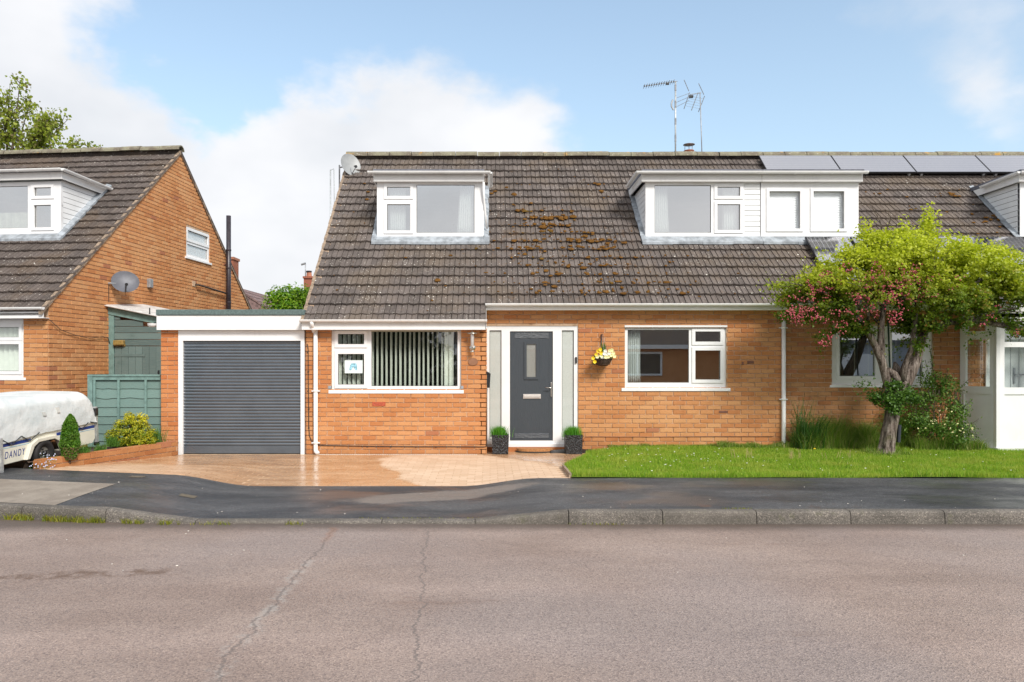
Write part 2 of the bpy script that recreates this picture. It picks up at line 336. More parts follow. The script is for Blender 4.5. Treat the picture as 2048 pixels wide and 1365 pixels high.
def mat_footway():
    g = G('damp black asphalt'); c = g.mix(g.rmp(g.noise(1.4, 5, .6, stretch=(.5, 1.4, 1)), .35, .68), (.040, .042, .046), (.088, .089, .092))
    ch = g.voro(120, out="Color"); cs = g.N("ShaderNodeSeparateColor"); g.L(ch, cs.inputs[0])
    c = g.mix(1., c, g.ramp(cs.outputs[0], [(0, (.6, .6, .6)), (.8, (1.15, 1.15, 1.15)), (.97, (1.5, 1.5, 1.5)), (1, (3., 3., 3.))]), 'MULTIPLY')
    sp = g.N("ShaderNodeSeparateXYZ"); g.L(g.pos, sp.inputs[0]); X, Y = sp.outputs[0], sp.outputs[1]
    # drier, paler patch in front of the drive
    n = g.math('MULTIPLY', g.math('SUBTRACT', g.noise(2.4, 6, .7), .5), 1.5)
    e = g.math('ADD', g.math('POWER', g.math('MULTIPLY', g.math('ADD', X, .55), .75), 2), g.math('POWER', g.math('MULTIPLY', g.math('SUBTRACT', g.math('SUBTRACT', Y, g.math('MULTIPLY', X, .30)), 8.75), 2.6), 2))
    dry = g.rmp(g.math('ADD', e, n), .45, .85, .85, 0); c = g.mix(dry, c, g.mix(g.rmp(g.noise(90, 3), .4, .6), (.16, .135, .118), (.235, .20, .175)))
    seam = g.rmp(g.math('ABSOLUTE', g.math('SUBTRACT', g.math('ADD', Y, g.math('MULTIPLY', g.noise(3, 2), .05)), 8.55)), .006, .02, .55, 0); c = g.mix(g.math('MULTIPLY', seam, g.rmp(X, -1, 1)), c, (.02, .02, .022))
    rust = g.math('MULTIPLY', g.rmp(g.noise(3.3, 5, .7, loc=(4, 4, 0)), .58, .72), g.math('MULTIPLY', g.rmp(X, 1.0, 1.5), g.math('MULTIPLY', g.rmp(X, 3.2, 3.9, 1, 0), g.rmp(Y, 7.55, 7.8, 1, 0)))); c = g.mix(g.math('MULTIPLY', rust, .7), c, (.12, .06, .035))
    rough = g.rmp(g.noise(1.6, 4, .6, stretch=(.5, 1, 1), loc=(7, 3, 0)), .38, .62, .28, .66); rough = g.math('ADD', rough, g.math('MULTIPLY', dry, .3), clamp=True)
    return g.done(c, rough, 0, .45, g.bump(g.noise(190, 3, .7), .55, .004))
M['footway'] = mat_footway()
def mat_paver():
    g = G('tan block paving'); r = g.rand()
    c = g.ramp(r, [(0, (.565, .395, .262)), (.35, (.60, .425, .29)), (.7, (.63, .455, .315)), (1, (.66, .485, .345))])
    c = g.mix(g.rmp(g.noise(60, 4, .7), .5, .8, 0, .4), c, (.36, .20, .11))
    sp = g.N("ShaderNodeSeparateXYZ"); g.L(g.pos, sp.inputs[0]); X, Y = sp.outputs[0], sp.outputs[1]
    n = g.math('MULTIPLY', g.math('SUBTRACT', g.noise(1.5, 6, .6), .5), 1.3)
    # rain-wet except for a dried patch in front of the window and a strip by the door
    ex = g.math('ADD', g.math('ADD', X, .30), g.math('MULTIPLY', g.math('SUBTRACT', 10.6, Y), -.42))
    e = g.math('ADD', g.math('POWER', g.math('MULTIPLY', ex, .92), 2), g.math('POWER', g.math('MULTIPLY', g.math('SUBTRACT', Y, 10.3), .58), 4))
    dry = g.rmp(g.math('ADD', e, n), .95, 1.25, 1, 0)
    band = g.math('MULTIPLY', g.rmp(g.math('ADD', Y, n), 9.9, 10.6, 1, 0), g.rmp(X, -3.0, -5.0, 0, .8)); dry = g.math('MAXIMUM', dry, g.math('MULTIPLY', band, .8))
    wet = g.math('SUBTRACT', 1., dry); streak = g.rmp(g.noise(3, 5, .65, stretch=(.35, 1.6, 1)), .35, .65)
    c = g.mix(wet, c, g.mix(streak, g.mix(1., c, (.70, .56, .43), 'MULTIPLY'), g.mix(1., c, (.90, .80, .68), 'MULTIPLY')))
    rough = g.math('SUBTRACT', .80, g.math('MULTIPLY', wet, g.rmp(g.noise(2.2, 5, .6), .3, .7, .68, .48)))
    return g.done(c, rough, 0, .5, g.bump(g.noise(26, 4, .6), .18, .004))
M['paver'] = mat_paver()
M['sand'] = plain('joint sand', (.50, .34, .21), .9, .2, 9)
g = G('grey kerb concrete'); c = g.mix(g.rmp(g.noise(2.2, 5, .65), .36, .64), (.118, .106, .093), (.185, .165, .145))
sp3 = g.N("ShaderNodeSeparateColor"); g.L(g.voro(130, out="Color"), sp3.inputs[0])
c = g.mix(1., c, g.ramp(sp3.outputs[0], [(0, (.55, .55, .55)), (.8, (1.15, 1.15, 1.15)), (.95, (1.6, 1.6, 1.55)), (1, (2.3, 2.2, 2.1))]), 'MULTIPLY')
c = g.mix(g.rmp(g.rand(), 0, 1, 0, .35, False), c, (.13, .115, .095))
c = g.mix(g.rmp(g.noise(7, 5, .7, loc=(1, 1, 1)), .56, .7, 0, .5), c, (.11, .11, .06))
M['kerb'] = g.done(c, .8, 0, .3, g.bump(g.noise(150, 4, .7), .8, .006))
g = G('pale concrete slab'); c = g.mix(g.rmp(g.noise(4, 5, .65), .36, .64), (.23, .195, .16), (.30, .26, .215)); c = g.mix(g.rmp(g.noise(120, 3), .5, .8, 0, .6), c, (.13, .12, .10))
M['slab'] = g.done(c, .8, 0, .3, g.bump(g.noise(150), .5, .004))
M['soil'] = plain('garden soil', (.075, .05, .035), .95, .5, 14, bump=1., bscale=40)
M['earth'] = plain('earth', (.10, .09, .06), .95, .3, 2)
M['dark_tarmac'] = plain('dark drive tarmac', (.03, .03, .03), .8, .3, 9, bump=.5)
g = G('lawn turf'); c = g.mix(g.rmp(g.noise(2.2, 5, .6), .38, .62), (.12, .20, .022), (.18, .27, .035)); M['turf'] = g.done(c, 1, 0, .1, g.bump(g.noise(60, 4), 1., .03))

def mat_leaf(name, cols, trans=.35, rough=.45, patch=None, topcol=None, z0=0, z1=1):
    g = G(name); r = g.N("ShaderNodeNewGeometry").outputs["Random Per Island"]
    c = g.ramp(r, [(i / max(1, len(cols) - 1), c_) for i, c_ in enumerate(cols)])
    if patch: c = g.mix(g.rmp(g.noise(patch[0], 3, .6), .45, .62, 0, patch[2] if len(patch) > 2 else .8), c, patch[1])
    if topcol:   # yellower, paler leaf colour mixed in with height
        sp = g.N("ShaderNodeSeparateXYZ"); g.L(g.pos, sp.inputs[0])
        f = g.rmp(g.math('ADD', sp.outputs[2], g.math('MULTIPLY', g.math('SUBTRACT', g.noise(2.4, 4, .6), .5), 1.3)), z0, z1, 0, .92)
        c = g.mix(f, c, g.mix(g.rmp(r, .0, 1., 0, 1, False), topcol, tuple(x * 1.35 for x in topcol)))
    tl = g.N("ShaderNodeBsdfTranslucent"); g.L(g.mix(1., c, (1.15, 1.25, .7), 'MULTIPLY'), tl.inputs[0])
    g.put(g.b.inputs["Base Color"], c); g.b.inputs["Roughness"].default_value = rough; g.b.inputs["Specular IOR Level"].default_value = .35
    mx = g.N("ShaderNodeMixShader"); mx.inputs[0].default_value = trans; g.L(g.b.outputs[0], mx.inputs[1]); g.L(tl.outputs[0], mx.inputs[2]); g.L(mx.outputs[0], g.out.inputs[0])
    return g.m
M['hawthorn'] = mat_leaf('hawthorn leaves', [(.040, .085, .010), (.07, .14, .014), (.11, .20, .02), (.16, .23, .022), (.30, .14, .045)], .4, topcol=(.45, .49, .03), z0=2.2, z1=3.3, patch=(5., (.16, .25, .02), .8))
M['ivyleaf'] = mat_leaf('ivy leaves', [(.035, .09, .015), (.07, .15, .02), (.12, .23, .03)], .3, .4)
M['bushleaf'] = mat_leaf('shrub leaves', [(.05, .12, .018), (.09, .19, .025), (.15, .27, .04), (.20, .28, .06)], .35)
M['laurel'] = mat_leaf('laurel leaves', [(.06, .16, .01), (.13, .30, .015), (.24, .42, .03), (.36, .50, .05)], .4, .3)
M['treeleaf'] = mat_leaf('spring tree leaves', [(.20, .26, .04), (.30, .36, .05), (.40, .45, .07), (.20, .15, .08)], .45)
M['conifer'] = mat_leaf('conifer sprays', [(.05, .14, .014), (.10, .24, .02), (.18, .34, .03)], .3, patch=(6, (.10, .19, .02)))
M['gold'] = mat_leaf('golden conifer sprays', [(.10, .17, .012), (.24, .30, .015), (.42, .42, .02), (.62, .54, .03)], .3, topcol=(.66, .56, .02), z0=.55, z1=1.0)
M['smallgreen'] = mat_leaf('small green leaves', [(.05, .13, .02), (.09, .21, .03), (.15, .30, .04)], .3)
M['grass'] = mat_leaf('lawn grass', [(.11, .24, .012), (.20, .36, .018), (.29, .45, .025), (.44, .46, .10)], .35, .5, patch=(2.1, (.40, .44, .07), .55))
M['longgrass'] = mat_leaf('rough grass', [(.09, .19, .022), (.16, .28, .03), (.25, .36, .05), (.42, .38, .17)], .4)
M['potgrass'] = mat_leaf('pot grass', [(.06, .22, .015), (.09, .30, .02), (.14, .38, .03)], .3)
M['bark'] = None
g = G('grooved bark'); n = g.noise(9, 6, .7, stretch=(3.2, 3.2, .45)); c = g.ramp(n, [(.36, (.035, .026, .020)), (.48, (.15, .115, .095)), (.64, (.36, .30, .26))])
c = g.mix(g.rmp(g.noise(30, 5, .7), .52, .7, 0, .6), c, (.42, .39, .33)); c = g.mix(g.rmp(g.noise(4, 3), .58, .72, 0, .4), c, (.11, .12, .04))
M['bark'] = g.done(c, .95, 0, .15, g.bump(n, 1., .05, ))
M['twig'] = plain('twigs', (.10, .075, .055), .9, .3)
g = G('pink blossom'); c = g.ramp(g.N("ShaderNodeNewGeometry").outputs["Random Per Island"], [(0, (.26, .04, .06)), (.35, (.44, .07, .10)), (.75, (.56, .15, .18)), (1, (.36, .18, .10))]); M['blossom'] = g.done(c, .7, 0, .2)
M['petal_yellow'] = plain('yellow petals', (.85, .58, .01), .6, .1)
M['petal_cream'] = plain('cream petals', (.86, .82, .42), .6, .1)
M['petal_white'] = plain('white petals', (.80, .80, .70), .6, .1)
M['petal_blue'] = plain('pale blue petals', (.62, .64, .85), .6, .1)
M['rattan'] = plain('dark woven rattan', (.055, .028, .018), .55, .5, 60, bump=.8, bscale=120)
g = G('black textured pot'); n = g.N("ShaderNodeTexVoronoi"); n.inputs["Scale"].default_value = 42; mp = g.N("ShaderNodeMapping"); mp.inputs["Scale"].default_value = (1.6, 1.6, .8); g.L(g.pos, mp.inputs[0]); g.L(mp.outputs[0], n.inputs["Vector"])
M['pot'] = g.done(g.mix(n.outputs["Distance"], (.010, .010, .011), (.045, .045, .048)), .38, 0, .5, g.bump(n.outputs["Distance"], 1., .02))
M['mat'] = plain('coir mat', (.42, .19, .07), .95, .25, 40, bump=1., bscale=120)
M['cream'] = plain('cream trailer panel', (.74, .71, .60), .4, .05, 3, dirt=.06)
M['navy'] = plain('navy stripe', (.018, .045, .22), .4, .05)
g = G('white pvc cover'); n = g.noise(2.5, 5, .6, stretch=(1, 1, 1.4)); c = g.mix(g.rmp(n, .35, .65), (.56, .60, .60), (.70, .72, .71)); M['cover'] = g.done(c, .55, 0, .35, g.bump(g.noise(6, 5, .6), .35, .05))
M['patch'] = plain('grey repair patch', (.54, .54, .51), .7)
M['rubber'] = plain('tyre rubber', (.022, .020, .020), .75, .2)
M['rim'] = plain('painted steel rim', (.32, .31, .28), .5, .2, metal=.3)
M['plaque'] = plain('brown plaque', (.27, .13, .07), .7, .1)
M['lilac'] = plain('lilac sign', (.35, .32, .50), .6, .05)
M['card'] = plain('pale card', (.72, .80, .78), .7, .03)
M['card_blue'] = plain('blue watercolour', (.25, .50, .62), .7, .5, 40)
M['poly'] = plain('weathered white polycarbonate', (.62, .62, .60), .5, .2, 8, dirt=.5)
M['lamp_amber'] = plain('aged amber lens', (.30, .20, .06), .4, .3, 30)
M['black_metal'] = plain('black painted flue', (.035, .028, .035), .35, .3, 12)
M['dish'] = plain('grey dish', (.115, .12, .14), .5, .15, 8, metal=.1)
M['dish_pale'] = plain('pale perforated dish', (.30, .31, .31), .5, .1, 8, metal=.1)
M['iron'] = plain('rusty utility cover', (.12, .10, .07), .8, .3, 30, bump=.5)
M['bag'] = plain('black plastic sheet', (.02, .02, .022), .3, .2, bump=.5, bscale=20)

# ---------------------------------------------------------------- mesh helpers
OFF = {}
class MB:
    def __init__(s): s.v = []; s.f = []
    def add(s, vs, fs):
        o = len(s.v); s.v += [tuple(v) for v in vs]; s.f += [tuple(i + o for i in f) for f in fs]; return s
    def box(s, x0, x1, y0, y1, z0, z1, faces=None):
        s.add([(x0, y0, z0), (x1, y0, z0), (x1, y1, z0), (x0, y1, z0), (x0, y0, z1), (x1, y0, z1), (x1, y1, z1), (x0, y1, z1)],
              [(0, 3, 2, 1), (4, 5, 6, 7), (0, 1, 5, 4), (2, 3, 7, 6), (1, 2, 6, 5), (3, 0, 4, 7)]); return s
    def quad(s, a, b, c, d): s.add([a, b, c, d], [(0, 1, 2, 3)]); return s
    def hexa(s, p):  # 4 bottom + 4 top points
        s.add(p, [(0, 3, 2, 1), (4, 5, 6, 7), (0, 1, 5, 4), (1, 2, 6, 5), (2, 3, 7, 6), (3, 0, 4, 7)]); return s
    def tube(s, pts, r, n=8, cap=True, wob=0.):
        pts = [Vector(p) for p in pts]; rs = r if isinstance(r, (list, tuple)) else [r] * len(pts); rings = []; up = None
        for i, p in enumerate(pts):
            d = (pts[min(i + 1, len(pts) - 1)] - pts[max(i - 1, 0)]).normalized()
            if up is None: up = Vector((0, 0, 1)) if abs(d.z) < .9 else Vector((0, 1, 0))
            a = d.cross(up).normalized(); b = a.cross(d).normalized(); up = b
            rings.append([p + (a * math.cos(t) + b * math.sin(t)) * rs[i] * (1 + wob * (random.random() - .5)) for t in [2 * math.pi * k / n for k in range(n)]])
        vs = [v for rg in rings for v in rg]; fs = []
        for i in range(len(pts) - 1):
            for k in range(n): fs.append((i * n + k, i * n + (k + 1) % n, (i + 1) * n + (k + 1) % n, (i + 1) * n + k))
        if cap: fs.append(tuple(range(n - 1, -1, -1))); fs.append(tuple((len(pts) - 1) * n + k for k in range(n)))
        s.add(vs, fs); return s
    def lathe(s, prof, c=(0, 0, 0), n=16, axis='z'):
        vs = []; fs = []
        for r, h in prof:
            for k in range(n):
                t = 2 * math.pi * k / n; p = (r * math.cos(t), r * math.sin(t), h)
                if axis == 'y': p = (p[0], p[2], p[1])
                if axis == 'x': p = (p[2], p[0], p[1])
                vs.append((p[0] + c[0], p[1] + c[1], p[2] + c[2]))
        for i in range(len(prof) - 1):
            for k in range(n): fs.append((i * n + k, i * n + (k + 1) % n, (i + 1) * n + (k + 1) % n, (i + 1) * n + k))
        s.add(vs, fs); return s
    def prism(s, poly, a0, a1, axis='x', caps=True):
        n = len(poly)
        def P(a, p): return (a, p[0], p[1]) if axis == 'x' else ((p[0], a, p[1]) if axis == 'y' else (p[0], p[1], a))
        vs = [P(a0, p) for p in poly] + [P(a1, p) for p in poly]
        fs = [(k, (k + 1) % n, n + (k + 1) % n, n + k) for k in range(n)]
        if caps: fs += [tuple(range(n - 1, -1, -1)), tuple(range(n, 2 * n))]
        s.add(vs, fs); return s
    def plate(s, x0, x1, z0, z1, holes, y0, y1):
        """upright plate facing -y with rectangular holes, reveals included"""
        xs = sorted({x0, x1} | {min(max(h[i], x0), x1) for h in holes for i in (0, 1)})
        zs = sorted({z0, z1} | {min(max(h[i], z0), z1) for h in holes for i in (2, 3)})
        def solid(i, j):
            if i < 0 or j < 0 or i >= len(xs) - 1 or j >= len(zs) - 1: return False
            cx, cz = (xs[i] + xs[i + 1]) / 2, (zs[j] + zs[j + 1]) / 2
            return not any(h[0] < cx < h[1] and h[2] < cz < h[3] for h in holes)
        for i in range(len(xs) - 1):
            for j in range(len(zs) - 1):
                if not solid(i, j): continue
                a, b, c, d = xs[i], xs[i + 1], zs[j], zs[j + 1]
                s.quad((a, y0, c), (b, y0, c), (b, y0, d), (a, y0, d)); s.quad((b, y1, c), (a, y1, c), (a, y1, d), (b, y1, d))
                if not solid(i - 1, j): s.quad((a, y1, c), (a, y0, c), (a, y0, d), (a, y1, d))
                if not solid(i + 1, j): s.quad((b, y0, c), (b, y1, c), (b, y1, d), (b, y0, d))
                if not solid(i, j - 1): s.quad((a, y0, c), (a, y1, c), (b, y1, c), (b, y0, c))
                if not solid(i, j + 1): s.quad((a, y1, d), (a, y0, d), (b, y0, d), (b, y1, d))
        return s
    def mesh(s, name):
        me = bpy.data.meshes.new(name); me.from_pydata(s.v, [], s.f); me.update(); return me
    def build(s, name, m, parent=None, loc=None, rz=0., smooth=False, rot=None, bevel=0., kind=None):
        me = s.mesh(name); me.materials.append(M[m] if isinstance(m, str) else m)
        return link(name, me, parent, loc, rz, smooth, rot, bevel, kind, shift=loc is None)
def link(name, me, parent=None, loc=None, rz=0., smooth=False, rot=None, bevel=0., kind=None, shift=True):
    o = bpy.data.objects.new(name, me); COL.objects.link(o)
    off = OFF.get(parent, Vector((0, 0, 0))) if parent else Vector((0, 0, 0))
    if loc is None:
        if shift and off.length: me.transform(Matrix.Translation(-off))
        OFF[o] = off
    else:
        o.location = Vector(loc) - off; o.rotation_euler = rot or (0, 0, rz); OFF[o] = Vector((0, 0, 0))
    if parent: o.parent = parent
    if smooth:
        for p in me.polygons: p.use_smooth = True
    if bevel:
        b = o.modifiers.new("soft edge", 'BEVEL'); b.width = bevel; b.segments = 2; b.limit_method = 'ANGLE'; b.angle_limit = R(40)
    if kind: o['kind'] = kind
    return o
def tag(o, label=None, cat=None, group=None, kind=None):
    if label: o['label'] = label
    if cat: o['category'] = cat
    if group: o['group'] = group
    if kind: o['kind'] = kind
    return o
def thing(name, label, cat, loc=(0, 0, 0), rz=0., group=None, rot=None):
    o = bpy.data.objects.new(name, None); COL.objects.link(o); o.location = loc; o.rotation_euler = rot or (0, 0, rz); o.empty_display_size = .2
    OFF[o] = Vector(loc) if not (rz or rot) else Vector((0, 0, 0)); tag(o, label, cat, group); return o
def shared(name, me, parent, loc, rot=(0, 0, 0), scale=(1, 1, 1)):
    o = bpy.data.objects.new(name, me); COL.objects.link(o); o.location = Vector(loc) - OFF[parent]; o.rotation_euler = rot; o.scale = scale; o.parent = parent; return o
def npmesh(name, v, f, m, parent=None, kind=None, k=3):
    me = bpy.data.meshes.new(name); v = np.asarray(v, np.float32); f = np.asarray(f, np.int32)
    if parent is not None: v = v - np.array(OFF.get(parent, Vector((0, 0, 0))), np.float32)
    me.vertices.add(len(v)); me.vertices.foreach_set("co", v.ravel()); me.loops.add(f.size); me.loops.foreach_set("vertex_index", f.ravel())
    me.polygons.add(len(f)); me.polygons.foreach_set("loop_start", np.arange(0, f.size, k, dtype=np.int32)); me.polygons.foreach_set("loop_total", np.full(len(f), k, np.int32))
    me.update(); me.validate(); me.materials.append(M[m] if isinstance(m, str) else m)
    o = bpy.data.objects.new(name, me); COL.objects.link(o); OFF[o] = OFF.get(parent, Vector((0, 0, 0))) if parent else Vector((0, 0, 0))
    if parent: o.parent = parent
    if kind: o['kind'] = kind
    return o
def unit(n):
    a = rng.normal(size=(n, 3)); return a / np.linalg.norm(a, axis=1)[:, None]
def leaves(c, size, aspect=.55, up=0., out=None):
    """folded leaf blades, one island each, at centres c"""
    n = len(c); a = unit(n); nrm = unit(n)
    if out is not None: nrm = nrm * .7 + out * .8
    nrm[:, 2] += up; nrm /= np.linalg.norm(nrm, axis=1)[:, None]
    b = np.cross(a, nrm); b /= np.linalg.norm(b, axis=1)[:, None] + 1e-9; a = np.cross(nrm, b)
    L = (size * rng.uniform(.6, 1.35, n))[:, None]; W = L * aspect
    v = np.stack([c - a * L * .5, c + b * W * .5 + nrm * L * .10, c + a * L * .5 - nrm * L * .08, c - b * W * .5 + nrm * L * .10], 1).reshape(-1, 3)
    i = np.arange(n)[:, None] * 4; f = np.concatenate([np.concatenate([i, i + 1, i + 2], 1), np.concatenate([i, i + 2, i + 3], 1)], 1).reshape(-1, 3)
    return v, f
def blobpts(blobs, n, shell=.55):
    """points in a union of ellipsoids (x,y,z,rx,ry,rz), biased outwards"""
    w = np.array([b[3] * b[4] * b[5] for b in blobs]) ** .75; w /= w.sum(); k = rng.choice(len(blobs), n, p=w); B = np.array(blobs)[k]
    d = unit(n); r = rng.uniform(0, 1, n) ** shell; r = r * (1 + .10 * rng.normal(size=n))
    return B[:, :3] + d * B[:, 3:] * r[:, None], d
def blades(x, y, z, h, w, lean=.35, seg=1):
    n = len(x); t = rng.uniform(0, 2 * np.pi, n); a = np.stack([np.cos(t), np.sin(t), np.zeros(n)], 1) * (w * rng.uniform(.6, 1.4, n))[:, None] * .5
    t2 = rng.uniform(0, 2 * np.pi, n); hh = h * rng.uniform(.5, 1.3, n); l = np.stack([np.cos(t2) * lean * hh, np.sin(t2) * lean * hh, hh], 1) * np.array([rng.uniform(.2, 1, n), rng.uniform(.2, 1, n), np.ones(n)]).T
    p = np.stack([x, y, z], 1); mid = p + l * np.array([.35, .35, .6]); v = np.stack([p - a, p + a, mid + a * .7, p + l, mid - a * .7], 1).reshape(-1, 3)
    i = np.arange(n)[:, None] * 5; f = np.concatenate([i, i + 1, i + 2, i, i + 2, i + 4, i + 4, i + 2, i + 3], 1).reshape(-1, 3); return v, f

# ---------------------------------------------------------------- brickwork
def brick_me(mname):
    b = MB(); x, z, c, y = .1075, .0325, .0035, .012
    b.add([(-x, 0, -z), (x, 0, -z), (x, 0, z), (-x, 0, z), (-x + c, -y, -z + c), (x - c, -y, -z + c), (x - c, -y, z - c), (-x + c, -y, z - c)],
          [(0, 1, 5, 4), (1, 2, 6, 5), (2, 3, 7, 6), (3, 0, 4, 7), (4, 5, 6, 7)])
    me = b.mesh('brick'); me.materials.append(M[mname]); return me
BRICKME = {}
def intervals(a, b, cuts):
    iv = [(a, b)]
    for c0, c1 in cuts:
        nv = []
        for p, q in iv:
            if c1 <= p or c0 >= q: nv.append((p, q)); continue
            if c0 > p: nv.append((p, c0))
            if c1 < q: nv.append((c1, q))
        iv = nv
    return iv
def brickwall(parent, O, ang, L, z0, z1, holes, m, singles=0, lim=None, score=None, phase=0., thick=.10, single_at=None, solid_from=None):
    """wall in its own frame: origin O, running along direction ang; a mortar wall plus bricks standing 10 mm proud"""
    O = Vector(O); u = Vector((math.cos(ang), math.sin(ang), 0)); n = Vector((math.sin(ang), -math.cos(ang), 0))
    w = MB()
    if lim is None: w.plate(0, L, z0, z1, holes, 0, thick)
    else:
        zs = sorted({z0, z1} | {h[i] for h in holes for i in (2, 3)} | {z0 + .075 * k for k in range(int((z1 - z0) / .075) + 1)})
        for a, b in zip(zs, zs[1:]):
            lo, hi = lim((a + b) / 2)
            for p, q in intervals(lo, hi, [(h[0], h[1]) for h in holes if h[2] < (a + b) / 2 < h[3]]):
                if q > p: w.box(p, q, 0, thick, a, b)
    # the wall's own frame is rotated, so bake it into the parent's frame
    w.v = [tuple(O + u * p[0] - n * p[1] + Vector((0, 0, p[2]))) for p in w.v]
    wall = w.build('wall', 'mortar', parent)
    lst = []; k = 0; z = z0
    while z < z1 - .03:
        zt = min(z + .065, z1 - .004); zm = (z + zt) / 2
        lo, hi = lim(zm) if lim else (0, L)
        cuts = [(h[0], h[1]) for h in holes if min(zt, h[3]) - max(z, h[2]) > .018]
        st = -.225 + (k % 2) * .1125 + phase + random.uniform(-.006, .006)
        for p, q in intervals(lo, hi, cuts):
            i0 = int((p - st) / .225) - 1; x = st + i0 * .225
            while x < q:
                a, b = max(x, p + .003), min(x + .215, q - .003)
                if b - a > .03: lst.append((a, b, z + .005 + random.uniform(-.001, .001), zt + .005))
                x += .225
        z += .075; k += 1
    if m not in BRICKME: BRICKME[m] = brick_me(m)
    if singles: lst.sort(key=lambda t: score(t) if score else -t[2])
    for a, b, c, d in lst[:singles]:
        pr = random.uniform(0, .0035); p = O + u * ((a + b) / 2) + n * (pr - .001) + Vector((0, 0, (c + d) / 2))
        shared('brick', BRICKME[m], wall, p, (0, random.uniform(-.003, .003), ang), ((b - a) / .215, 1, (d - c) / .065))
    if len(lst) > singles:
        rb = MB()
        for a, b, c, d in lst[singles:]:
            y = -.011 - random.uniform(0, .0035); e = .0035
            q = [(a, 0, c), (b, 0, c), (b, 0, d), (a, 0, d), (a + e, y, c + e), (b - e, y, c + e), (b - e, y, d - e), (a + e, y, d - e)]
            rb.add([O + u * p[0] - n * p[1] + Vector((0, 0, p[2])) for p in q], [(0, 1, 5, 4), (1, 2, 6, 5), (2, 3, 7, 6), (3, 0, 4, 7), (4, 5, 6, 7)])
        rb.build('brickwork', m, wall, kind='stuff')
    return wall

# ---------------------------------------------------------------- roof tiles
TW, GA, TLIFT = .18, .2575, .038
def tile_mesh():
    pr = [(0, -.016), (.006, -.016), (.009, .004), (.030, .006), (.036, 0), (.082, 0), (.086, -.015), (.095, -.015), (.098, 0), (.150, 0), (.156, .005), (.172, .005), (.1795, -.016)]
    b = MB(); n = len(pr); L = GA + .05; th = .030; vs = []
    for x, z in pr: vs.append((x, -.012 * math.sin(math.pi * x / TW), z))
    for x, z in pr: vs.append((x, L, z))
    for x, z in pr: vs.append((x, -.012 * math.sin(math.pi * x / TW) + .002, -th))
    fs = [(i, i + 1, n + i + 1, n + i) for i in range(n - 1)] + [(2 * n + i, 2 * n + i + 1, i + 1, i) for i in range(n - 1)]
    b.add(vs, fs); return b
TILE = tile_mesh(); TILEME = {}
def tiles(roof, x0, ncol, y_edge, z_edge, P, rows, skip, m, singles, score=None):
    """rows: list of slope distances of the lower edges"""
    if m not in TILEME: me = TILE.mesh('tile'); me.materials.append(M[m]); TILEME[m] = me
    e2 = Vector((0, math.cos(P), math.sin(P))); e3 = Vector((0, -math.sin(P), math.cos(P))); tilt = math.atan2(TLIFT, GA); lst = []
    for r, s in enumerate(rows):
        for c in range(ncol):
            x = x0 + c * TW
            if skip(x + TW / 2, s, r): continue
            lst.append((x + random.uniform(-.002, .002), s + random.uniform(-.003, .003), random.uniform(-.002, .004), random.uniform(-.008, .008)))
    if singles: lst.sort(key=(lambda t: score(t)) if score else (lambda t: t[1]))
    base = Vector((0, y_edge, z_edge)) - e3 * .012
    rest = MB()
    for i, (x, s, dz, ry) in enumerate(lst):
        p = Vector((x, 0, 0)) + base + e2 * s + e3 * (TLIFT - .02 + dz)
        if i < singles: shared('tile', TILEME[m], roof, p, (P - tilt, ry, 0))
        else:
            mt = Matrix.Translation(p) @ Matrix.Rotation(P - tilt, 4, 'X') @ Matrix.Rotation(ry, 4, 'Y')
            rest.add([mt @ Vector(v) for v in TILE.v], TILE.f)
    if rest.v: rest.build('tiling', m, roof, kind='stuff')

def gutter(parent, p0, p1, r=.055, brackets=.55, m='gutter', name='gutter'):
    """half-round gutter between two points, with union clips"""
    p0, p1 = Vector(p0), Vector(p1); d = (p1 - p0); L = d.length; d.normalize(); s = d.cross(Vector((0, 0, 1))).normalized()
    b = MB(); A = [math.pi + math.pi * k / 8 for k in range(9)]
    ring = [(math.cos(t) * r, math.sin(t) * r) for t in A] + [(math.cos(t) * (r - .006), math.sin(t) * (r - .006)) for t in reversed(A)]
    def sec(q, sc=1.): return [q + s * a * sc + Vector((0, 0, c * sc)) for a, c in ring]
    def seg(q0, q1, sc):
        n = len(ring); a = sec(q0, sc); c = sec(q1, sc); b.add(a + c, [(k, (k + 1) % n, n + (k + 1) % n, n + k) for k in range(n)] + [tuple(range(n - 1, -1, -1)), tuple(range(n, 2 * n))])
    seg(p0, p1, 1.)
    for q in (p0, p1):   # stop ends
        b.add([q] + [q + s * math.cos(t) * r + Vector((0, 0, math.sin(t) * r)) for t in A], [tuple(range(0, 10))])
    if brackets:
        n = max(1, int(L / brackets))
        for k in range(n + 1):
            q = p0 + d * min(L - .03, max(.01, L * k / n + random.uniform(-.05, .05))); seg(q, q + d * .022, 1.09)
    return b.build(name, m, parent, smooth=False)

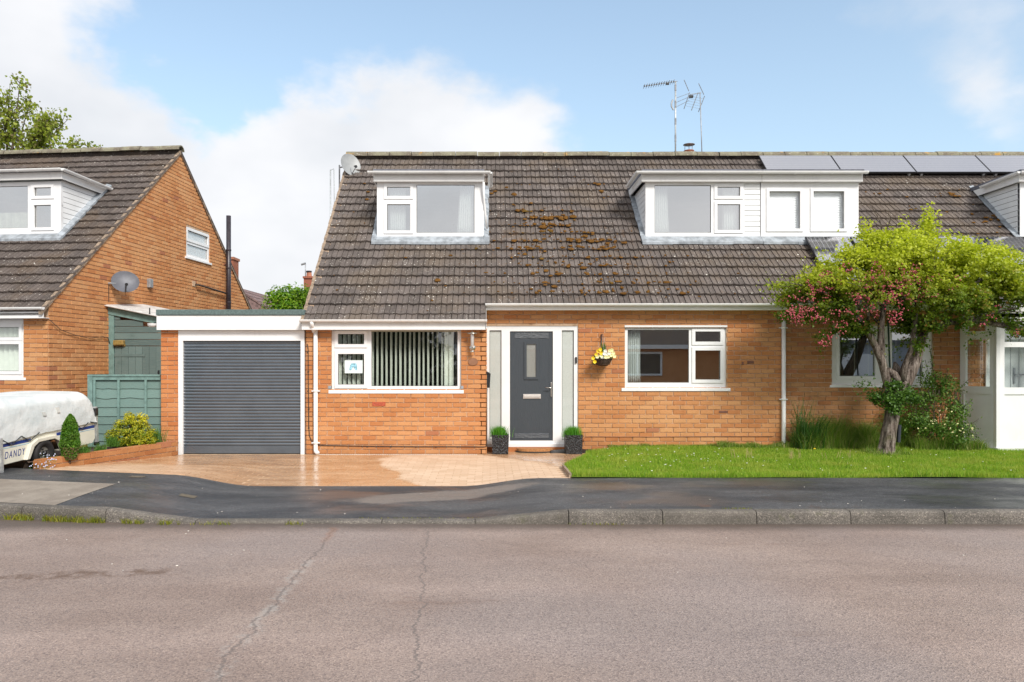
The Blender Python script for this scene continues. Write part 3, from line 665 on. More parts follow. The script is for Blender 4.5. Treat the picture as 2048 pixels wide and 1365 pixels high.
def window(parent, loc, W, H, lites, rz=0., fm='white', gm='glass', sill=None, depth=.06, panes=None, frame_extra=None):
    """lites: (x0,x1,z0,z1,kind) glass openings, kind 'f' fixed or 's' opening sash with a proud ring. Local frame: x right, y inward"""
    b = MB(); b.plate(0, W, 0, H, [l[:4] for l in lites], 0, depth)
    win = b.build('window', fm, parent, loc=loc, rz=rz)
    for l in lites:
        x0, x1, z0, z1, k = l[:5]
        MB().plate(x0 - .004, x1 + .004, z0 - .004, z1 + .004, [(x0 + .008, x1 - .008, z0 + .008, z1 - .008)], .022, .034).build('bead', 'gutter_dark', win)
        if k == 's':
            s = MB(); s.plate(x0 - .052, x1 + .052, z0 - .052, z1 + .052, [(x0 + .002, x1 - .002, z0 + .002, z1 - .002)], -.017, .004); s.build('sash', fm, win, bevel=.004)
        MB().box(x0, x1, .026, .032, z0, z1).build('pane', l[5] if len(l) > 5 else gm, win)
    if sill:
        e, h, pr = sill; s = MB(); s.hexa([(-e, -pr, -h), (W + e, -pr, -h), (W + e, .02, -h), (-e, .02, -h), (-e, -pr, -.006), (W + e, -pr, -.006), (W + e, .02, 0.006), (-e, .02, 0.006)])
        s.build('sill', fm, win, bevel=.003)
    return win
def pxl(x0p, y1p, s, boxes):
    """pixel boxes (px0,px1,pytop,pybot,kind[,mat]) -> metres from the window's lower-left corner"""
    return [((a - x0p) / s, (b - x0p) / s, (y1p - d) / s, (y1p - c) / s) + tuple(k) for a, b, c, d, *k in boxes]
def pwindow(parent, Y, s, box, boxes, **k):
    x0, x1, y0, y1 = box
    return window(parent, (wx(x0, s), Y, wz(y1, s)), (x1 - x0) / s, (y1 - y0) / s, pxl(x0, y1, s, boxes), **k)
def room(parent, x0, x1, y0, y1, z0, z1, m='room'):
    b = MB(); b.quad((x0, y1, z0), (x1, y1, z0), (x1, y1, z1), (x0, y1, z1)); b.quad((x0, y0, z0), (x0, y1, z0), (x0, y1, z1), (x0, y0, z1))
    b.quad((x1, y1, z0), (x1, y0, z0), (x1, y0, z1), (x1, y1, z1)); b.quad((x0, y0, z1), (x0, y1, z1), (x1, y1, z1), (x1, y0, z1)); b.quad((x0, y1, z0), (x0, y0, z0), (x1, y0, z0), (x1, y1, z0))
    return b.build('interior_wall', m, parent)
def curtain(x0, x1, y, z0, z1, label, amp=.018, folds=7, group=None, taper=0., base=None, rz=0.):
    b = MB(); n = folds * 8; rows = 6
    for j in range(rows + 1):
        t = j / rows
        for i in range(n + 1):
            q = i / n; xx = x0 + (x1 - x0) * (q if taper >= 0 else 1 - (1 - q))
            k = 1 - abs(taper) * (t ** 1.5); xx = (x0 + (xx - x0) * k) if taper >= 0 else (x1 - (x1 - xx) * k)
            b.v.append((xx, y + amp * math.sin(q * folds * 2 * math.pi + 1.3 * math.sin(3 * t)) * (.6 + .5 * (1 - t)), z0 + (z1 - z0) * t))
    for j in range(rows):
        for i in range(n): a = j * (n + 1) + i; b.f.append((a, a + 1, a + n + 2, a + n + 1))
    cx = (x0 + x1) / 2
    b.v = [(v[0] - cx, v[1] - y, v[2] - z0) for v in b.v]
    if base is None: o = b.build('curtain', 'curtain', None, loc=(cx, y, z0), smooth=True)
    else: p = Matrix.Rotation(rz, 4, 'Z') @ Vector((cx, y, 0)); o = b.build('curtain', 'curtain', None, loc=(base[0] + p.x, base[1] + p.y, z0), rz=rz, smooth=True)
    so = o.modifiers.new('cloth', 'SOLIDIFY'); so.thickness = .002
    return tag(o, label, 'curtain', group)

# ---------------------------------------------------------------- ground, road, pavement, drive, lawn
def sst(a, b, x): t = min(1, max(0, (x - a) / (b - a))); return t * t * (3 - 2 * t)
def kerbY(x): return 7.29 if x > -2.8 else 7.29 + .08 * (-2.8 - x) ** 1.6 if x > -9 else 7.29 + .08 * 6.2 ** 1.6
def kerbZ(x):
    if x >= .766: return .125
    if x >= -.146: return .03 + .095 * (x + .146) / .912
    if x >= -2.87: return .03
    if x >= -3.78: return .03 + .10 * (-2.87 - x) / .91
    return .13
def backY(x): return 9.27 + (.0 if x > -3.8 else .10 * min(6, -3.8 - x))
def backZ(x):
    r = .05 + .10 * sst(-.35, .6, x); l = .05 + .14 * sst(-2.9, -3.95, x) if x < -2.9 else .05
    return max(r, l) + (.025 * min(3, -3.95 - x) if x < -3.95 else 0)
def footZ(x, y):
    a = kerbY(x) + .125; t = (y - a) / (backY(x) - a); e = .012 if kerbZ(x) > .05 else .004
    return (kerbZ(x) - e) * (1 - t) + backZ(x) * t + .012 * math.sin(math.pi * t)
WALLZ = .115
def driveZ(x, y): t = min(1, max(0, (y - backY(x)) / (11.9 - backY(x)))); return backZ(x) * (1 - t) + WALLZ * t
def lawnZ(x, y): t = min(1, max(0, (y - 9.27) / 3.1)); return (backZ(max(x, 1.2)) + .015) * (1 - t) + .205 * t + .015 * noise.noise((x * .8, y * .8, 0))
gr = MB(); gr.quad((-300, -120, -.06), (300, -120, -.06), (300, 600, -.06), (-300, 600, -.06)); tag(gr.build('ground', 'earth'), kind='structure')
def grid(name, xs, ts, fy, fz, m):
    b = MB()
    for x in xs:
        for t in ts: y = fy(x, t); b.v.append((x, y, fz(x, y)))
    n = len(ts)
    for i in range(len(xs) - 1):
        for j in range(n - 1): b.f.append((i * n + j, (i + 1) * n + j, (i + 1) * n + j + 1, i * n + j + 1))
    return tag(b.build(name, m, smooth=True), kind='structure')
XS = [-40, -25, -16, -11] + [-9 + .15 * k for k in range(0, 80)] + [3 + .5 * k for k in range(0, 24)] + [16, 25, 40]
grid('road', XS, [0, .2, .4, .6, .7, .8, .85, .9, .95, 1], lambda x, t: -9 + (kerbY(x) + .05 + 9) * t, lambda x, y: .004 * noise.noise((x * .6, y * .9, 0)) - (.0), 'road')
grid('pavement', XS, [k / 14 for k in range(15)], lambda x, t: (kerbY(x) + .118) * (1 - t) + backY(x) * t, footZ, 'footway')
kerb = MB().box(-.01, .01, 7.3, 7.34, -.05, .0).build('kerb', 'kerb'); tag(kerb, kind='structure')
def kerb_stone(xa, xb):
    b = MB(); secs = 6; prof0 = None
    for k in range(secs + 1):
        x = xa + .004 + (xb - xa - .008) * k / secs; y = kerbY(x); z = kerbZ(x)
        pr = [(0, -.05), (.008, z - .045), (.016, z - .018), (.032, z - .003), (.05, z), (.125, z + .001), (.125, -.05)]
        b.v += [(x, y + p[0], max(p[1], -.05 + .004 * i)) for i, p in enumerate(pr)]
    n = 7
    for k in range(secs):
        for i in range(n - 1): b.f.append((k * n + i, (k + 1) * n + i, (k + 1) * n + i + 1, k * n + i + 1))
    b.f += [tuple(range(n)), tuple(secs * n + i for i in range(n - 1, -1, -1))]
    return b.build('kerb_stone', 'kerb', kerb)
js = [-3.78 - .915 * k for k in range(9, 0, -1)] + [-3.78, -2.87, -1.962, -1.054, -.146, .766] + [.766 + .915 * k for k in range(1, 13)]
for a, b_ in zip(js, js[1:]): kerb_stone(a, b_)
for sx in (-1, 1):   # the kerb runs on beyond the frame
    pass
# opposite kerb and pavement behind the camera
ob = MB(); ob.box(-40, 40, -1.1 - 1.9, -1.1, -.05, .11); tag(ob.build('opposite_pavement', 'footway'), kind='structure')

# concrete slabs and small covers let into the pavement
def patch(name, pts, m, label=None, cat=None, kind=None, zf=footZ, lift=.004, parent=None):
    b = MB(); n = 8; (ax, ay), (bx, by), (cx_, cy), (dx, dy) = pts
    for i in range(n + 1):
        for j in range(n + 1):
            u, v = i / n, j / n; x = (ax * (1 - u) + bx * u) * (1 - v) + (dx * (1 - u) + cx_ * u) * v; y = (ay * (1 - u) + by * u) * (1 - v) + (dy * (1 - u) + cy * u) * v
            b.v.append((x, y, zf(x, y) + lift))
    for i in range(n):
        for j in range(n): a = i * (n + 1) + j; b.f.append((a, a + n + 1, a + n + 2, a + 1))
    o = b.build(name, m, parent, smooth=True); return tag(o, label, cat, None, kind)
patch('paving_slab', [(-5.9, kerbY(-5.9) + .16), (-4.42, kerbY(-4.42) + .16), (-4.30, 8.62), (-5.9, 8.86)], 'slab', kind='structure')
patch('utility_cover', [(-3.42, 8.24), (-3.24, 8.22), (-3.25, 8.34), (-3.44, 8.36)], 'iron', 'small rusty square utility cover in the black pavement before the drive', 'utility cover')
patch('stopcock_cover', [(-4.35, 9.02), (-4.18, 9.02), (-4.18, 9.14), (-4.37, 9.14)], 'iron', 'small metal cover in the pavement just below the low brick wall', 'utility cover')

# block paved drive
def wallX(y): return -5.72 + (y - 9.55) / (11.95 - 9.55) * .76          # line of the planter wall
def lawnX(y): return 1.0 + (0 if y < 10.2 else .48 * sst(10.2, 11.65, y) if y < 11.65 else .48 + .6 * (y - 11.65) / .75)
dr = MB(); n = 12
for i in range(41):
    for j in range(n + 1):
        t = j / n; 
        u = i / 40; y0 = 9.27; y = y0 + (12.44 - y0) * t; xa, xb = wallX(y), lawnX(y) + .05; x = xa + (xb - xa) * u
        y = max(y, backY(x) - .02) if t == 0 else y
        dr.v.append((x, y, driveZ(x, y) - .0045))
for i in range(40):
    for j in range(n): a = i * (n + 1) + j; dr.f.append((a, a + n + 1, a + n + 2, a + 1))
drive = tag(dr.build('driveway', 'sand'), kind='structure')
pm = MB(); e = .0025
pm.add([(-.098, -.048, -.02), (.098, -.048, -.02), (.098, .048, -.02), (-.098, .048, -.02), (-.098 + e, -.048 + e, 0), (.098 - e, -.048 + e, 0), (.098 - e, .048 - e, 0), (-.098 + e, .048 - e, 0)],
       [(0, 1, 5, 4), (1, 2, 6, 5), (2, 3, 7, 6), (3, 0, 4, 7), (4, 5, 6, 7)])
pme = pm.mesh('paver'); pme.materials.append(M['paver']); lst = []
y = 9.32; k = 0
while y < 12.40:
    x = -5.9 + (k % 2) * .1
    while x < 2.2:
        lo, hi = wallX(y) + .09, lawnX(y) - .02
        if y > 11.98 and x < -.03: hi = -9
        if lo < x < hi and y - .05 > backY(x) - .005: lst.append((x, y))
        x += .2
    y += .1; k += 1
rest = MB()
for i, (x, y) in enumerate(lst):
    z = driveZ(x, y) + random.uniform(-.0006, .0006); sx = math.atan2(driveZ(x + .1, y) - driveZ(x - .1, y), .2); sy = math.atan2(driveZ(x, y + .05) - driveZ(x, y - .05), .1)
    if i < 300: shared('paver', pme, drive, (x, y, z), (sy + random.uniform(-.0015, .0015), -sx + random.uniform(-.0015, .0015), 0))
    else: mt = Matrix.Translation((x, y, z)) @ Matrix.Rotation(sy, 4, 'X') @ Matrix.Rotation(-sx + random.uniform(-.003, .003), 4, 'Y'); rest.add([mt @ Vector(v) for v in pm.v], pm.f)
rest.build('paving', 'paver', drive, kind='stuff')
ed = MB()
for a in range(12):    # timber edging along the lawn
    y0, y1 = 9.3 + a * .09, 9.3 + (a + 1) * .09
    ed.hexa([(lawnX(y0) - .02, y0, .02), (lawnX(y0) + .012, y0, .02), (lawnX(y1) + .012, y1, .02), (lawnX(y1) - .02, y1, .02)] + [(lawnX(q) + w, q, driveZ(lawnX(q), q) + .055) for q, w in ((y0, -.02), (y0, .012), (y1, .012), (y1, -.02))])
tag(ed.build('lawn_edging', 'timber'), 'thin wooden edging strip between lawn and drive', 'edging')

# left neighbour's drive, planter bed, ground behind
b = MB(); b.quad((-14, 9.55, .175), (wallX(9.6) - .05, 9.40, .175), (wallX(12) - .4, 12.15, .17), (-14, 12.6, .17)); tag(b.build('left_drive', 'dark_tarmac'), kind='structure')
b = MB(); b.quad((-14, 12.1, .11), (13, 12.1, .10), (16, 60, .11), (-40, 60, .11)); tag(b.build('garden_ground', 'earth'), kind='structure')

# lawn: turf sheet plus grass
b = MB(); nx, ny = 60, 14
for i in range(nx + 1):
    for j in range(ny + 1):
        y = 9.275 + (12.43 - 9.275) * j / ny; x0 = lawnX(y); x = x0 + (16 - x0) * i / nx; b.v.append((x, y + .02 * (j == 0) * noise.noise((x * 6, 0, 0)), lawnZ(x, y) - .012))
for i in range(nx):
    for j in range(ny): a = i * (ny + 1) + j; b.f.append((a, a + ny + 1, a + ny + 2, a + 1))
tag(b.build('lawn', 'turf'), kind='structure')
def lawn_pts(n, x0, x1, y0, y1):
    x = rng.uniform(x0, x1, n); y = rng.uniform(y0, y1, n); k = np.array([xx > lawnX(yy) for xx, yy in zip(x, y)]); x, y = x[k], y[k]
    return x, y, np.array([lawnZ(a, b_) - .012 for a, b_ in zip(x, y)])
def merge(parts):
    V, Fc, o = [], [], 0
    for v, f in parts: V.append(v); Fc.append(f + o); o += len(v)
    return np.concatenate(V), np.concatenate(Fc)
x, y, z = lawn_pts(165000, 1.0, 9.6, 9.25, 12.40)
km = np.array([b_ > 9.285 + .035 * noise.noise((a * 7, 0, 0)) + .02 * noise.noise((a * 23, 4, 0)) for a, b_ in zip(x, y)]); x, y, z = x[km], y[km], z[km]
hmap = np.array([.030 + .026 * (noise.noise((a * 2.2, b_ * 2.2, 3)) + .3) + .03 * max(0, noise.noise((a * 9, b_ * 9, 8)) - .25) for a, b_ in zip(x, y)])
hmap = hmap * (1 + .7 * np.clip((9.40 - y) / .1, 0, 1))
p1 = blades(x, y, z, 1., .0045, .55)
v = p1[0].reshape(-1, 5, 3); base = (v[:, 0] + v[:, 1]) / 2; v = base[:, None] + (v - base[:, None]) * np.array([1, 1, 1]) * 1.0
# scale each blade's height to the local height map
sc_ = hmap[:, None, None]; d = v - base[:, None]; d[:, 2:, :] *= sc_; v = base[:, None] + d
v[:, 2] += (v[:, 1] - base) * .0; 
side = (p1[0].reshape(-1, 5, 3)[:, 1] - base); v[:, 2] = base + (d[:, 2] * .5 + d[:, 4] * .5) + side * .7; v[:, 4] = base + (d[:, 2] * .5 + d[:, 4] * .5) - side * .7
gl = npmesh('grass', v.reshape(-1, 3), p1[1], 'grass', kind='stuff'); gl['label'] = 'short bright green lawn grass in front of the houses'; gl['category'] = 'grass'
# daisies scattered in the lawn
dm = MB()
for i in range(110):
    x = random.choice([random.gauss(2.6, .7), random.uniform(1.3, 9)]); y = random.uniform(9.6, 12.0)
    if x < lawnX(y) + .05: continue
    z = lawnZ(x, y) + random.uniform(.012, .030); r = random.uniform(.005, .011); dm.add([(x + r * math.cos(t), y + r * math.sin(t), z + (.003 if k % 2 else 0)) for k, t in enumerate([2 * math.pi * q / 6 for q in range(6)])], [tuple(range(6))])
    dm.add([(x - r, y, z - r * .3), (x + r, y, z - r * .3), (x + r, y, z + r * .5), (x - r, y, z + r * .5)], [(0, 1, 2, 3)])
o = dm.build('daisies', 'petal_white', kind='stuff'); o['label'] = 'tiny white daisies dotted through the lawn'; o['category'] = 'flowers'
st = MB()
for px, py in ((1582, 905), (1586, 912), (1600, 925), (1650, 925), (1675, 920), (1494, 905), (1500, 915), (1700, 925), (1467, 910)):
    s = 138; x = wx(px, s); y = 1500 / s; z = lawnZ(x, y)
    for k in range(3): q = Vector((x + random.uniform(-.03, .03), y, z)); st.tube([q, q + Vector((random.uniform(-.03, .03), 0, random.uniform(.08, .16)))], .002, 4)
o = st.build('dry_stalks', plain('dry stalks', (.5, .36, .2), .9), kind='stuff'); o['label'] = 'thin dry stalks standing in the lawn'; o['category'] = 'stalks'
for px, py, lab in ((1629, 904, 'yellow dandelion flower in the lawn, the one nearer the downpipe'),):
    s = 128; x = wx(px, s); y = 1500 / s; MB().lathe([(0, .012), (.016, .008), (.02, 0), (0, -.004)], (x, y, lawnZ(x, y) + .05), 8).build('dandelion', 'petal_yellow'); tag(bpy.context.scene.objects['dandelion'], lab, 'flower')

# weeds in the channel of the kerb
V = []
def weeds(n, xa, xb, h, yo=-.02, sp=.02, zb=0.0):
    x = rng.uniform(xa, xb, n); keep = np.array([noise.noise((a * 5, 1, 0)) > -.15 for a in x]); x = x[keep]; y = np.array([kerbY(a) for a in x]) + yo + rng.normal(0, sp, len(x)); return blades(x, y, np.full(len(x), zb), h, .006, 1.2)
V = [weeds(900, -5.4, -3.75, .065), weeds(300, -3.6, -3.0, .05), weeds(60, -2.9, -2.5, .035), weeds(40, -2.0, -1.8, .035), weeds(60, .75, 1.3, .025), weeds(120, -1.3, .6, .012, .135, .01, .03), weeds(70, 2.3, 2.6, .02, .135, .012, .12), weeds(90, 5.5, 6.3, .03, .135, .012, .12)]
vv, ff = merge(V); o = npmesh('kerb_weeds', vv, ff, mat_leaf('yellow green weeds', [(.12, .17, .015), (.24, .26, .02), (.36, .30, .04)], .3), kind='stuff'); o['label'] = 'yellowish weeds growing in the gutter along the kerb'; o['category'] = 'weeds'
pb = MB()
for i in range(70):    # grit and small litter on the pavement and road edge
    x = random.uniform(-5.5, 8); y = random.choice([random.uniform(7.5, 9.1), random.uniform(5.5, 7.2)]); z = (footZ(x, y) if y > 7.5 else 0) + .002; r = random.uniform(.003, .011)
    pb.lathe([(r * .5, 0), (r, r * .4), (r * .4, r * .8), (0, r * .9)], (x, y, z), 5)
o = pb.build('grit', plain('pale grit', (.62, .58, .52), .8, .3), kind='stuff'); o['label'] = 'pale grit scattered on the pavement and road'; o['category'] = 'grit'

# ================================================================ the dormer house in the middle
YL, SL = 12.05, 124.5      # wall under the low eaves, left
YD, SD = 12.42, 120.8      # wall with the front door, set back
P = math.atan(.933)
def T(y): return 2.26 + .933 * (y - 11.83)
def TY(z): return 11.83 + (z - 2.26) / .933
XG, XS_, XP = -2.95, -.064, 4.79      # gable end, step in the front wall, party line
YR = 11.83 + 5.40 * math.cos(P); ZR = T(YR)
house = thing('dormer_house', 'orange brick dormer house with charcoal front door and brown mossy tiled roof', 'house', (1.0, 12.2, .1))
ww = pxl(663, 0, SL, [])   # (placeholder keeps the helper's origin documented)
LWIN = (663, 922, 661, 780); DWIN = (1250, 1453, 655, 776); DOORF = (972, 1156, 652, 893)
hl = lambda box, s, x0: (wx(box[0], s) - x0, wx(box[1], s) - x0, wz(box[3], s), wz(box[2], s))
brickwall(house, (XG, YL, 0), 0, XS_ - XG, .04, 2.14, [hl(LWIN, SL, XG)[:3] + (2.5,)], 'brick', 240, score=lambda t: -t[2])
brickwall(house, (XS_, YL, 0), R(90), YD - YL, .04, 2.14, [], 'brick', 0)
brickwall(house, (XS_, YD, 0), 0, XP + .04 - XS_, .055, 2.50, [(0, hl(DOORF, SD, XS_)[1], .20, hl(DOORF, SD, XS_)[3]), hl(DWIN, SD, XS_)], 'brick', 100, score=lambda t: t[0] + abs(t[2] - 1.0), phase=.06)
brickwall(house, (XG, 19.8, 0), R(-90), 19.8 - YL, .04, ZR - .1, [], 'brick', 0, lim=lambda z: (max(0, (z - 2.4) / .933 * 1.0), 7.75 - max(0, (z - 2.4) / .933)) if z > 2.4 else (0, 7.75))
b = MB(); b.box(XG + .1, XP, 19.7, 19.8, .05, 2.5); b.build('back_wall', 'brick_far', house)

roof = MB()
def deck(b, x0, x1, ya, yb):
    b.quad((x0, ya, T(ya) - .07), (x1, ya, T(ya) - .07), (x1, yb, T(yb) - .07), (x0, yb, T(yb) - .07))
deck(roof, XG, XS_, 11.88, 12.2)
for a, c, d, e in [(XG, XP, 12.2, 13.52), (XG, -2.04, 13.52, 14.85), (-.108, 2.80, 13.52, 14.85), (XG, XP, 14.85, YR)]: deck(roof, a, c, d, e)
roof.quad((XG, 19.95, 2.3), (XP, 19.95, 2.3), (XP, YR, ZR - .03), (XG, YR, ZR - .03))
roof = roof.build('roof', 'deck', house)
MB().hexa([(XG - .05, YR, ZR - .05), (XP, YR, ZR - .05), (XP, 20.0, 2.28), (XG - .05, 20.0, 2.28), (XG - .05, YR, ZR), (XP, YR, ZR), (XP, 20.0, 2.34), (XG - .05, 20.0, 2.34)]).build('back_slope', 'tile', roof)
ROWS = [0, .157] + [.417 + .2575 * i for i in range(19)]
def in_dormer(x, s, x0, x1):
    y = 11.83 + s * math.cos(P); return x0 + .03 < x < x1 - .03 and 13.43 < y < 14.72
def sk(x, s, r): return (r < 2 and x > XS_) or in_dormer(x, s, -2.04, -.108) or in_dormer(x, s, 2.80, 9)
tiles(roof, XG, 43, 11.83, 2.26, P, ROWS, sk, 'tile', 300)
# verge bedding along the left rake
b = MB(); c_ = math.cos(P); sn = math.sin(P)
for k in range(42):
    s0 = .01 + k * .128; s1 = s0 + .126; j = random.uniform(-.006, .006)
    p = lambda s, dz, x: (x, 11.83 + s * c_ - sn * dz, 2.26 + s * sn + c_ * dz)
    b.hexa([p(s0, -.085, XG - .045 + j), p(s0, -.085, XG + .01), p(s1, -.085, XG + .01), p(s1, -.085, XG - .045 + j), p(s0, -.02, XG - .045 + j), p(s0, -.02, XG + .01), p(s1, -.02, XG + .01), p(s1, -.02, XG - .045 + j)])
b.build('verge', 'timber', roof)
def ridge(parent, x0, x1, y, z, n=None, m='ridge'):
    n = n or max(1, round((x1 - x0) / .45)); w = (x1 - x0) / n
    b = MB(); A = [math.pi * k / 8 for k in range(9)]
    prof = [(math.cos(t) * .13, math.sin(t) * .115 - .03) for t in A] + [(math.cos(t) * .108, math.sin(t) * .093 - .03) for t in reversed(A)]
    b.prism(prof, 0, w - .012, 'x'); me = b.mesh('ridge_tile'); me.materials.append(M[m])
    for k in range(n): shared('ridge_tile', me, parent, (x0 + k * w, y + random.uniform(-.006, .006), z + random.uniform(-.006, .006)), (random.uniform(-.02, .02), random.uniform(-.008, .008), 0))
ridge(roof, XG - .06, XP, YR, ZR)

# moss cushions
def moss(parent, spots, name='moss'):
    b = MB(); ico = bmesh.new(); bmesh.ops.create_icosphere(ico, subdivisions=2, radius=1); iv = [v.co.copy() for v in ico.verts]; fi = [tuple(v.index for v in f.verts) for f in ico.faces]; ico.free()
    e3 = Vector((0, -sn, c_)); e2 = Vector((0, c_, sn)); e1 = Vector((1, 0, 0))
    for px, py, r in spots:
        y = 15497 / (py + 670); x = (px - CX) * y / F
        if y < 11.95 or (x > XS_ and y < 12.2): continue
        c0 = Vector((x, y, T(y))) + e3 * .012; sd = random.uniform(0, 99); rx = r * random.uniform(.9, 1.7); ry = r * random.uniform(.7, 1.15)
        b.add([c0 + e1 * v.x * rx * q + e2 * v.y * ry * q + e3 * v.z * r * .36 * q for v in iv for q in [.84 + .5 * noise.noise(v * 1.9 + Vector((sd, 0, 0)))]], fi)
    return b.build(name, 'moss', parent, smooth=True, kind='stuff')
sp = []
for cx_, cy, sx, sy, n, r0, r1 in [(1100, 450, 26, 14, 46, .03, .062), (1050, 432, 9, 14, 14, .03, .05), (1095, 485, 60, 16, 26, .02, .045), (1160, 482, 22, 8, 18, .03, .055), (1222, 492, 18, 8, 18, .025, .05),
                               (1110, 520, 80, 22, 60, .016, .042), (1040, 498, 20, 8, 14, .02, .045), (1200, 560, 70, 20, 44, .018, .045), (1100, 585, 70, 10, 22, .016, .04), (1260, 545, 70, 30, 26, .015, .032),
                               (1330, 580, 70, 20, 24, .015, .035), (1000, 500, 60, 60, 34, .01, .022), (1200, 375, 14, 12, 5, .025, .04), (1060, 380, 60, 40, 12, .012, .022)]:
    for _ in range(int(n * 1.35)):
        r1 = r1 * 1.0; y = random.gauss(cy, sy); y = y if random.random() < .35 else min([587.8, 569, 551, 533, 516.5, 500, 484, 468, 453, 438.5, 424.5, 411, 397.5, 385, 372], key=lambda q: abs(q - y)) - random.uniform(0, 5)
        sp.append((random.gauss(cx_, sx), y, r0 * .6 + (r1 - r0 * .6) * random.random() ** 1.8))
for a in range(80):
    py = random.uniform(330, 636); px = random.uniform(640 + (640 - py) * .25, 1590)
    if 740 < px < 985 and py < 490: continue
    if px > 1250 and py < 490: continue
    sp.append((px, py, random.uniform(.008, .022)))
for q in [(736, 385, .045), (734, 400, .04), (729, 368, .03), (875, 562, .05), (1028, 390, .05), (1197, 370, .045), (1203, 384, .05), (1013, 376, .035), (990, 384, .04), (983, 388, .035)]: sp.append(q)
moss(roof, sp)

# eaves
def eaves(parent, x0, x1, ywall, ztop, zbot, zg, yg, r=.04, br=.62, m='white_paint'):
    b = MB(); b.box(x0, x1, yg + .05, yg + .07, zbot, ztop); b.box(x0, x1, yg + .07, ywall + .005, zbot + .004, zbot + .016); b.build('fascia', m, parent, bevel=.003)
    gutter(parent, (x0 - .02, yg, zg), (x1 + .02, yg, zg), r, br)
eaves(house, XG - .03, XS_, YL, 2.235, 2.104, 2.262, 11.82, .042)
eaves(house, XS_ + .005, XP + .06, YD, 2.52, 2.44, 2.542, 12.14, .045)
b = MB(); b.prism([(11.87, 2.11), (12.42, 2.11), (12.42, 2.55), (12.30, 2.60), (11.87, 2.22)], XS_ - .012, XS_ + .004); b.build('end_board', 'white_paint', house)

# ground-floor window, left
pwindow(house, YL + .035, SL, LWIN, [(675, 728, 668, 689, 's'), (675, 728, 708, 770, 's'), (742, 915, 663, 773, 'f')], sill=(.045, .06, .055))
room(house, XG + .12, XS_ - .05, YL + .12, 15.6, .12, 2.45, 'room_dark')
b = MB(); b.box(wx(657, SL), wx(663, SL), YL - .02, YL + .03, wz(778, SL), wz(772, SL)); b.box(wx(922, SL), wx(927, SL), YL - .02, YL + .03, wz(778, SL), wz(772, SL)); b.build('sill_end', 'lead', house)
MB().box(wx(742, SL), wx(916, SL), YL + .012, YL + .03, 2.088, 2.100).build('sealant', 'putty', house)
# vertical blind
vb = thing('vertical_blind', 'cream vertical blind, slats turned open, inside the left ground floor window', 'blind', (wx(790, SL), YL + .19, 1.13))
sm = MB(); hw = .0445
for i in range(5):
    a = -hw + 2 * hw * i / 4; sm.v += [(a, .004 * (1 - (a / hw) ** 2), 0), (a, .004 * (1 - (a / hw) ** 2), .955)]
sm.f = [(2 * i, 2 * i + 2, 2 * i + 3, 2 * i + 1) for i in range(4)]; sme = sm.mesh('slat'); sme.materials.append(M['blind'])
x = wx(676, SL)
while x < wx(916, SL):
    px = x * SL + CX; an = R(74 + random.uniform(-4, 4)); 
    if px < 740: an = R(62 + random.uniform(-4, 4))
    if 890 < px < 904: an = R(35 + random.uniform(-8, 8))
    shared('slat', sme, vb, (x, YL + .19, 1.13), (random.uniform(-.006, .006), random.uniform(-.004, .004), an)); x += .0755
MB().box(wx(668, SL), wx(919, SL), YL + .165, YL + .215, 2.085, 2.12).build('head_rail', 'white', vb)
cd = MB().box(wx(688, SL), wx(724, SL), YL + .054, YL + .057, wz(747, SL), wz(721, SL)).build('picture_card', 'card'); OFF[cd] = Vector((0, 0, 0))
tag(cd, 'small pale card with a blue watercolour, stuck inside the left window', 'card')
b = MB(); pts = [(697, 741), (699, 731), (702, 727), (711, 727), (713, 733), (713, 741), (710, 741), (705, 734), (701, 741)]
b.add([(wx(a, SL), YL + .0525, wz(c, SL)) for a, c in pts], [tuple(range(len(pts)))]); b.build('painting', 'card_blue', cd)

# window right of the door
pwindow(house, YD + .03, SD, DWIN, [(1256, 1379, 660, 766, 'f', 'glass_grey'), (1391, 1442, 663, 684, 's', 'glass_grey'), (1391, 1442, 701, 760, 's', 'glass_grey')], sill=(.06, .055, .055))
MB().box(wx(1249, SD), wx(1454, SD), YD - .022, YD + .03, wz(655, SD), wz(651, SD)).build('head_drip', 'white', house)
room(house, 1.6, XP - .06, YD + .12, 14.4, .12, 2.50, 'room')
curtain(wx(1258, SD), wx(1285, SD), YD + .17, wz(768, SD), wz(656, SD), 'pale vertical drape at the left side of the window right of the front door', folds=6)

# front door
dx0, dx1, dz0, dz1 = wx(972, SD) + .004, wx(1156, SD), wz(893, SD), wz(652, SD)
q = lambda px: wx(px, SD) - dx0
z_ = lambda py: wz(py, SD) - dz0
b = MB(); b.plate(0, dx1 - dx0, 0, dz1 - dz0, [(q(979), q(1003), z_(881), z_(661)), (q(1020), q(1106), z_(882), z_(663)), (q(1124), q(1148), z_(881), z_(661))], 0, .07)
df = b.build('door_frame', 'white', house, loc=(dx0, YD + .015, dz0), bevel=.003)
for a, c in ((979, 1003), (1124, 1148)):
    MB().box(q(a), q(c), .03, .036, z_(881), z_(661)).build('side_light', 'frost', df)
    MB().plate(q(a) - .003, q(c) + .003, z_(881) - .003, z_(661) + .003, [(q(a) + .008, q(c) - .008, z_(881) + .008, z_(661) - .008)], .018, .030).build('bead', 'gutter_dark', df)
MB().box(-.01, dx1 - dx0 + .01, -.035, .02, -.012, .045).build('threshold', 'white', df, bevel=.004)
door = MB(); door.plate(q(1021), q(1105), z_(881.5), z_(664), [(q(1052.5), q(1073), z_(755.5), z_(687))], .022, .06); door = door.build('door', 'door', df, bevel=.002)
for y0, y1 in ((677, 665.5), (877, 867)): MB().box(q(1029), q(1098), .0165, .024, z_(y0), z_(y1)).build('rail', 'door_rail', door, bevel=.002)
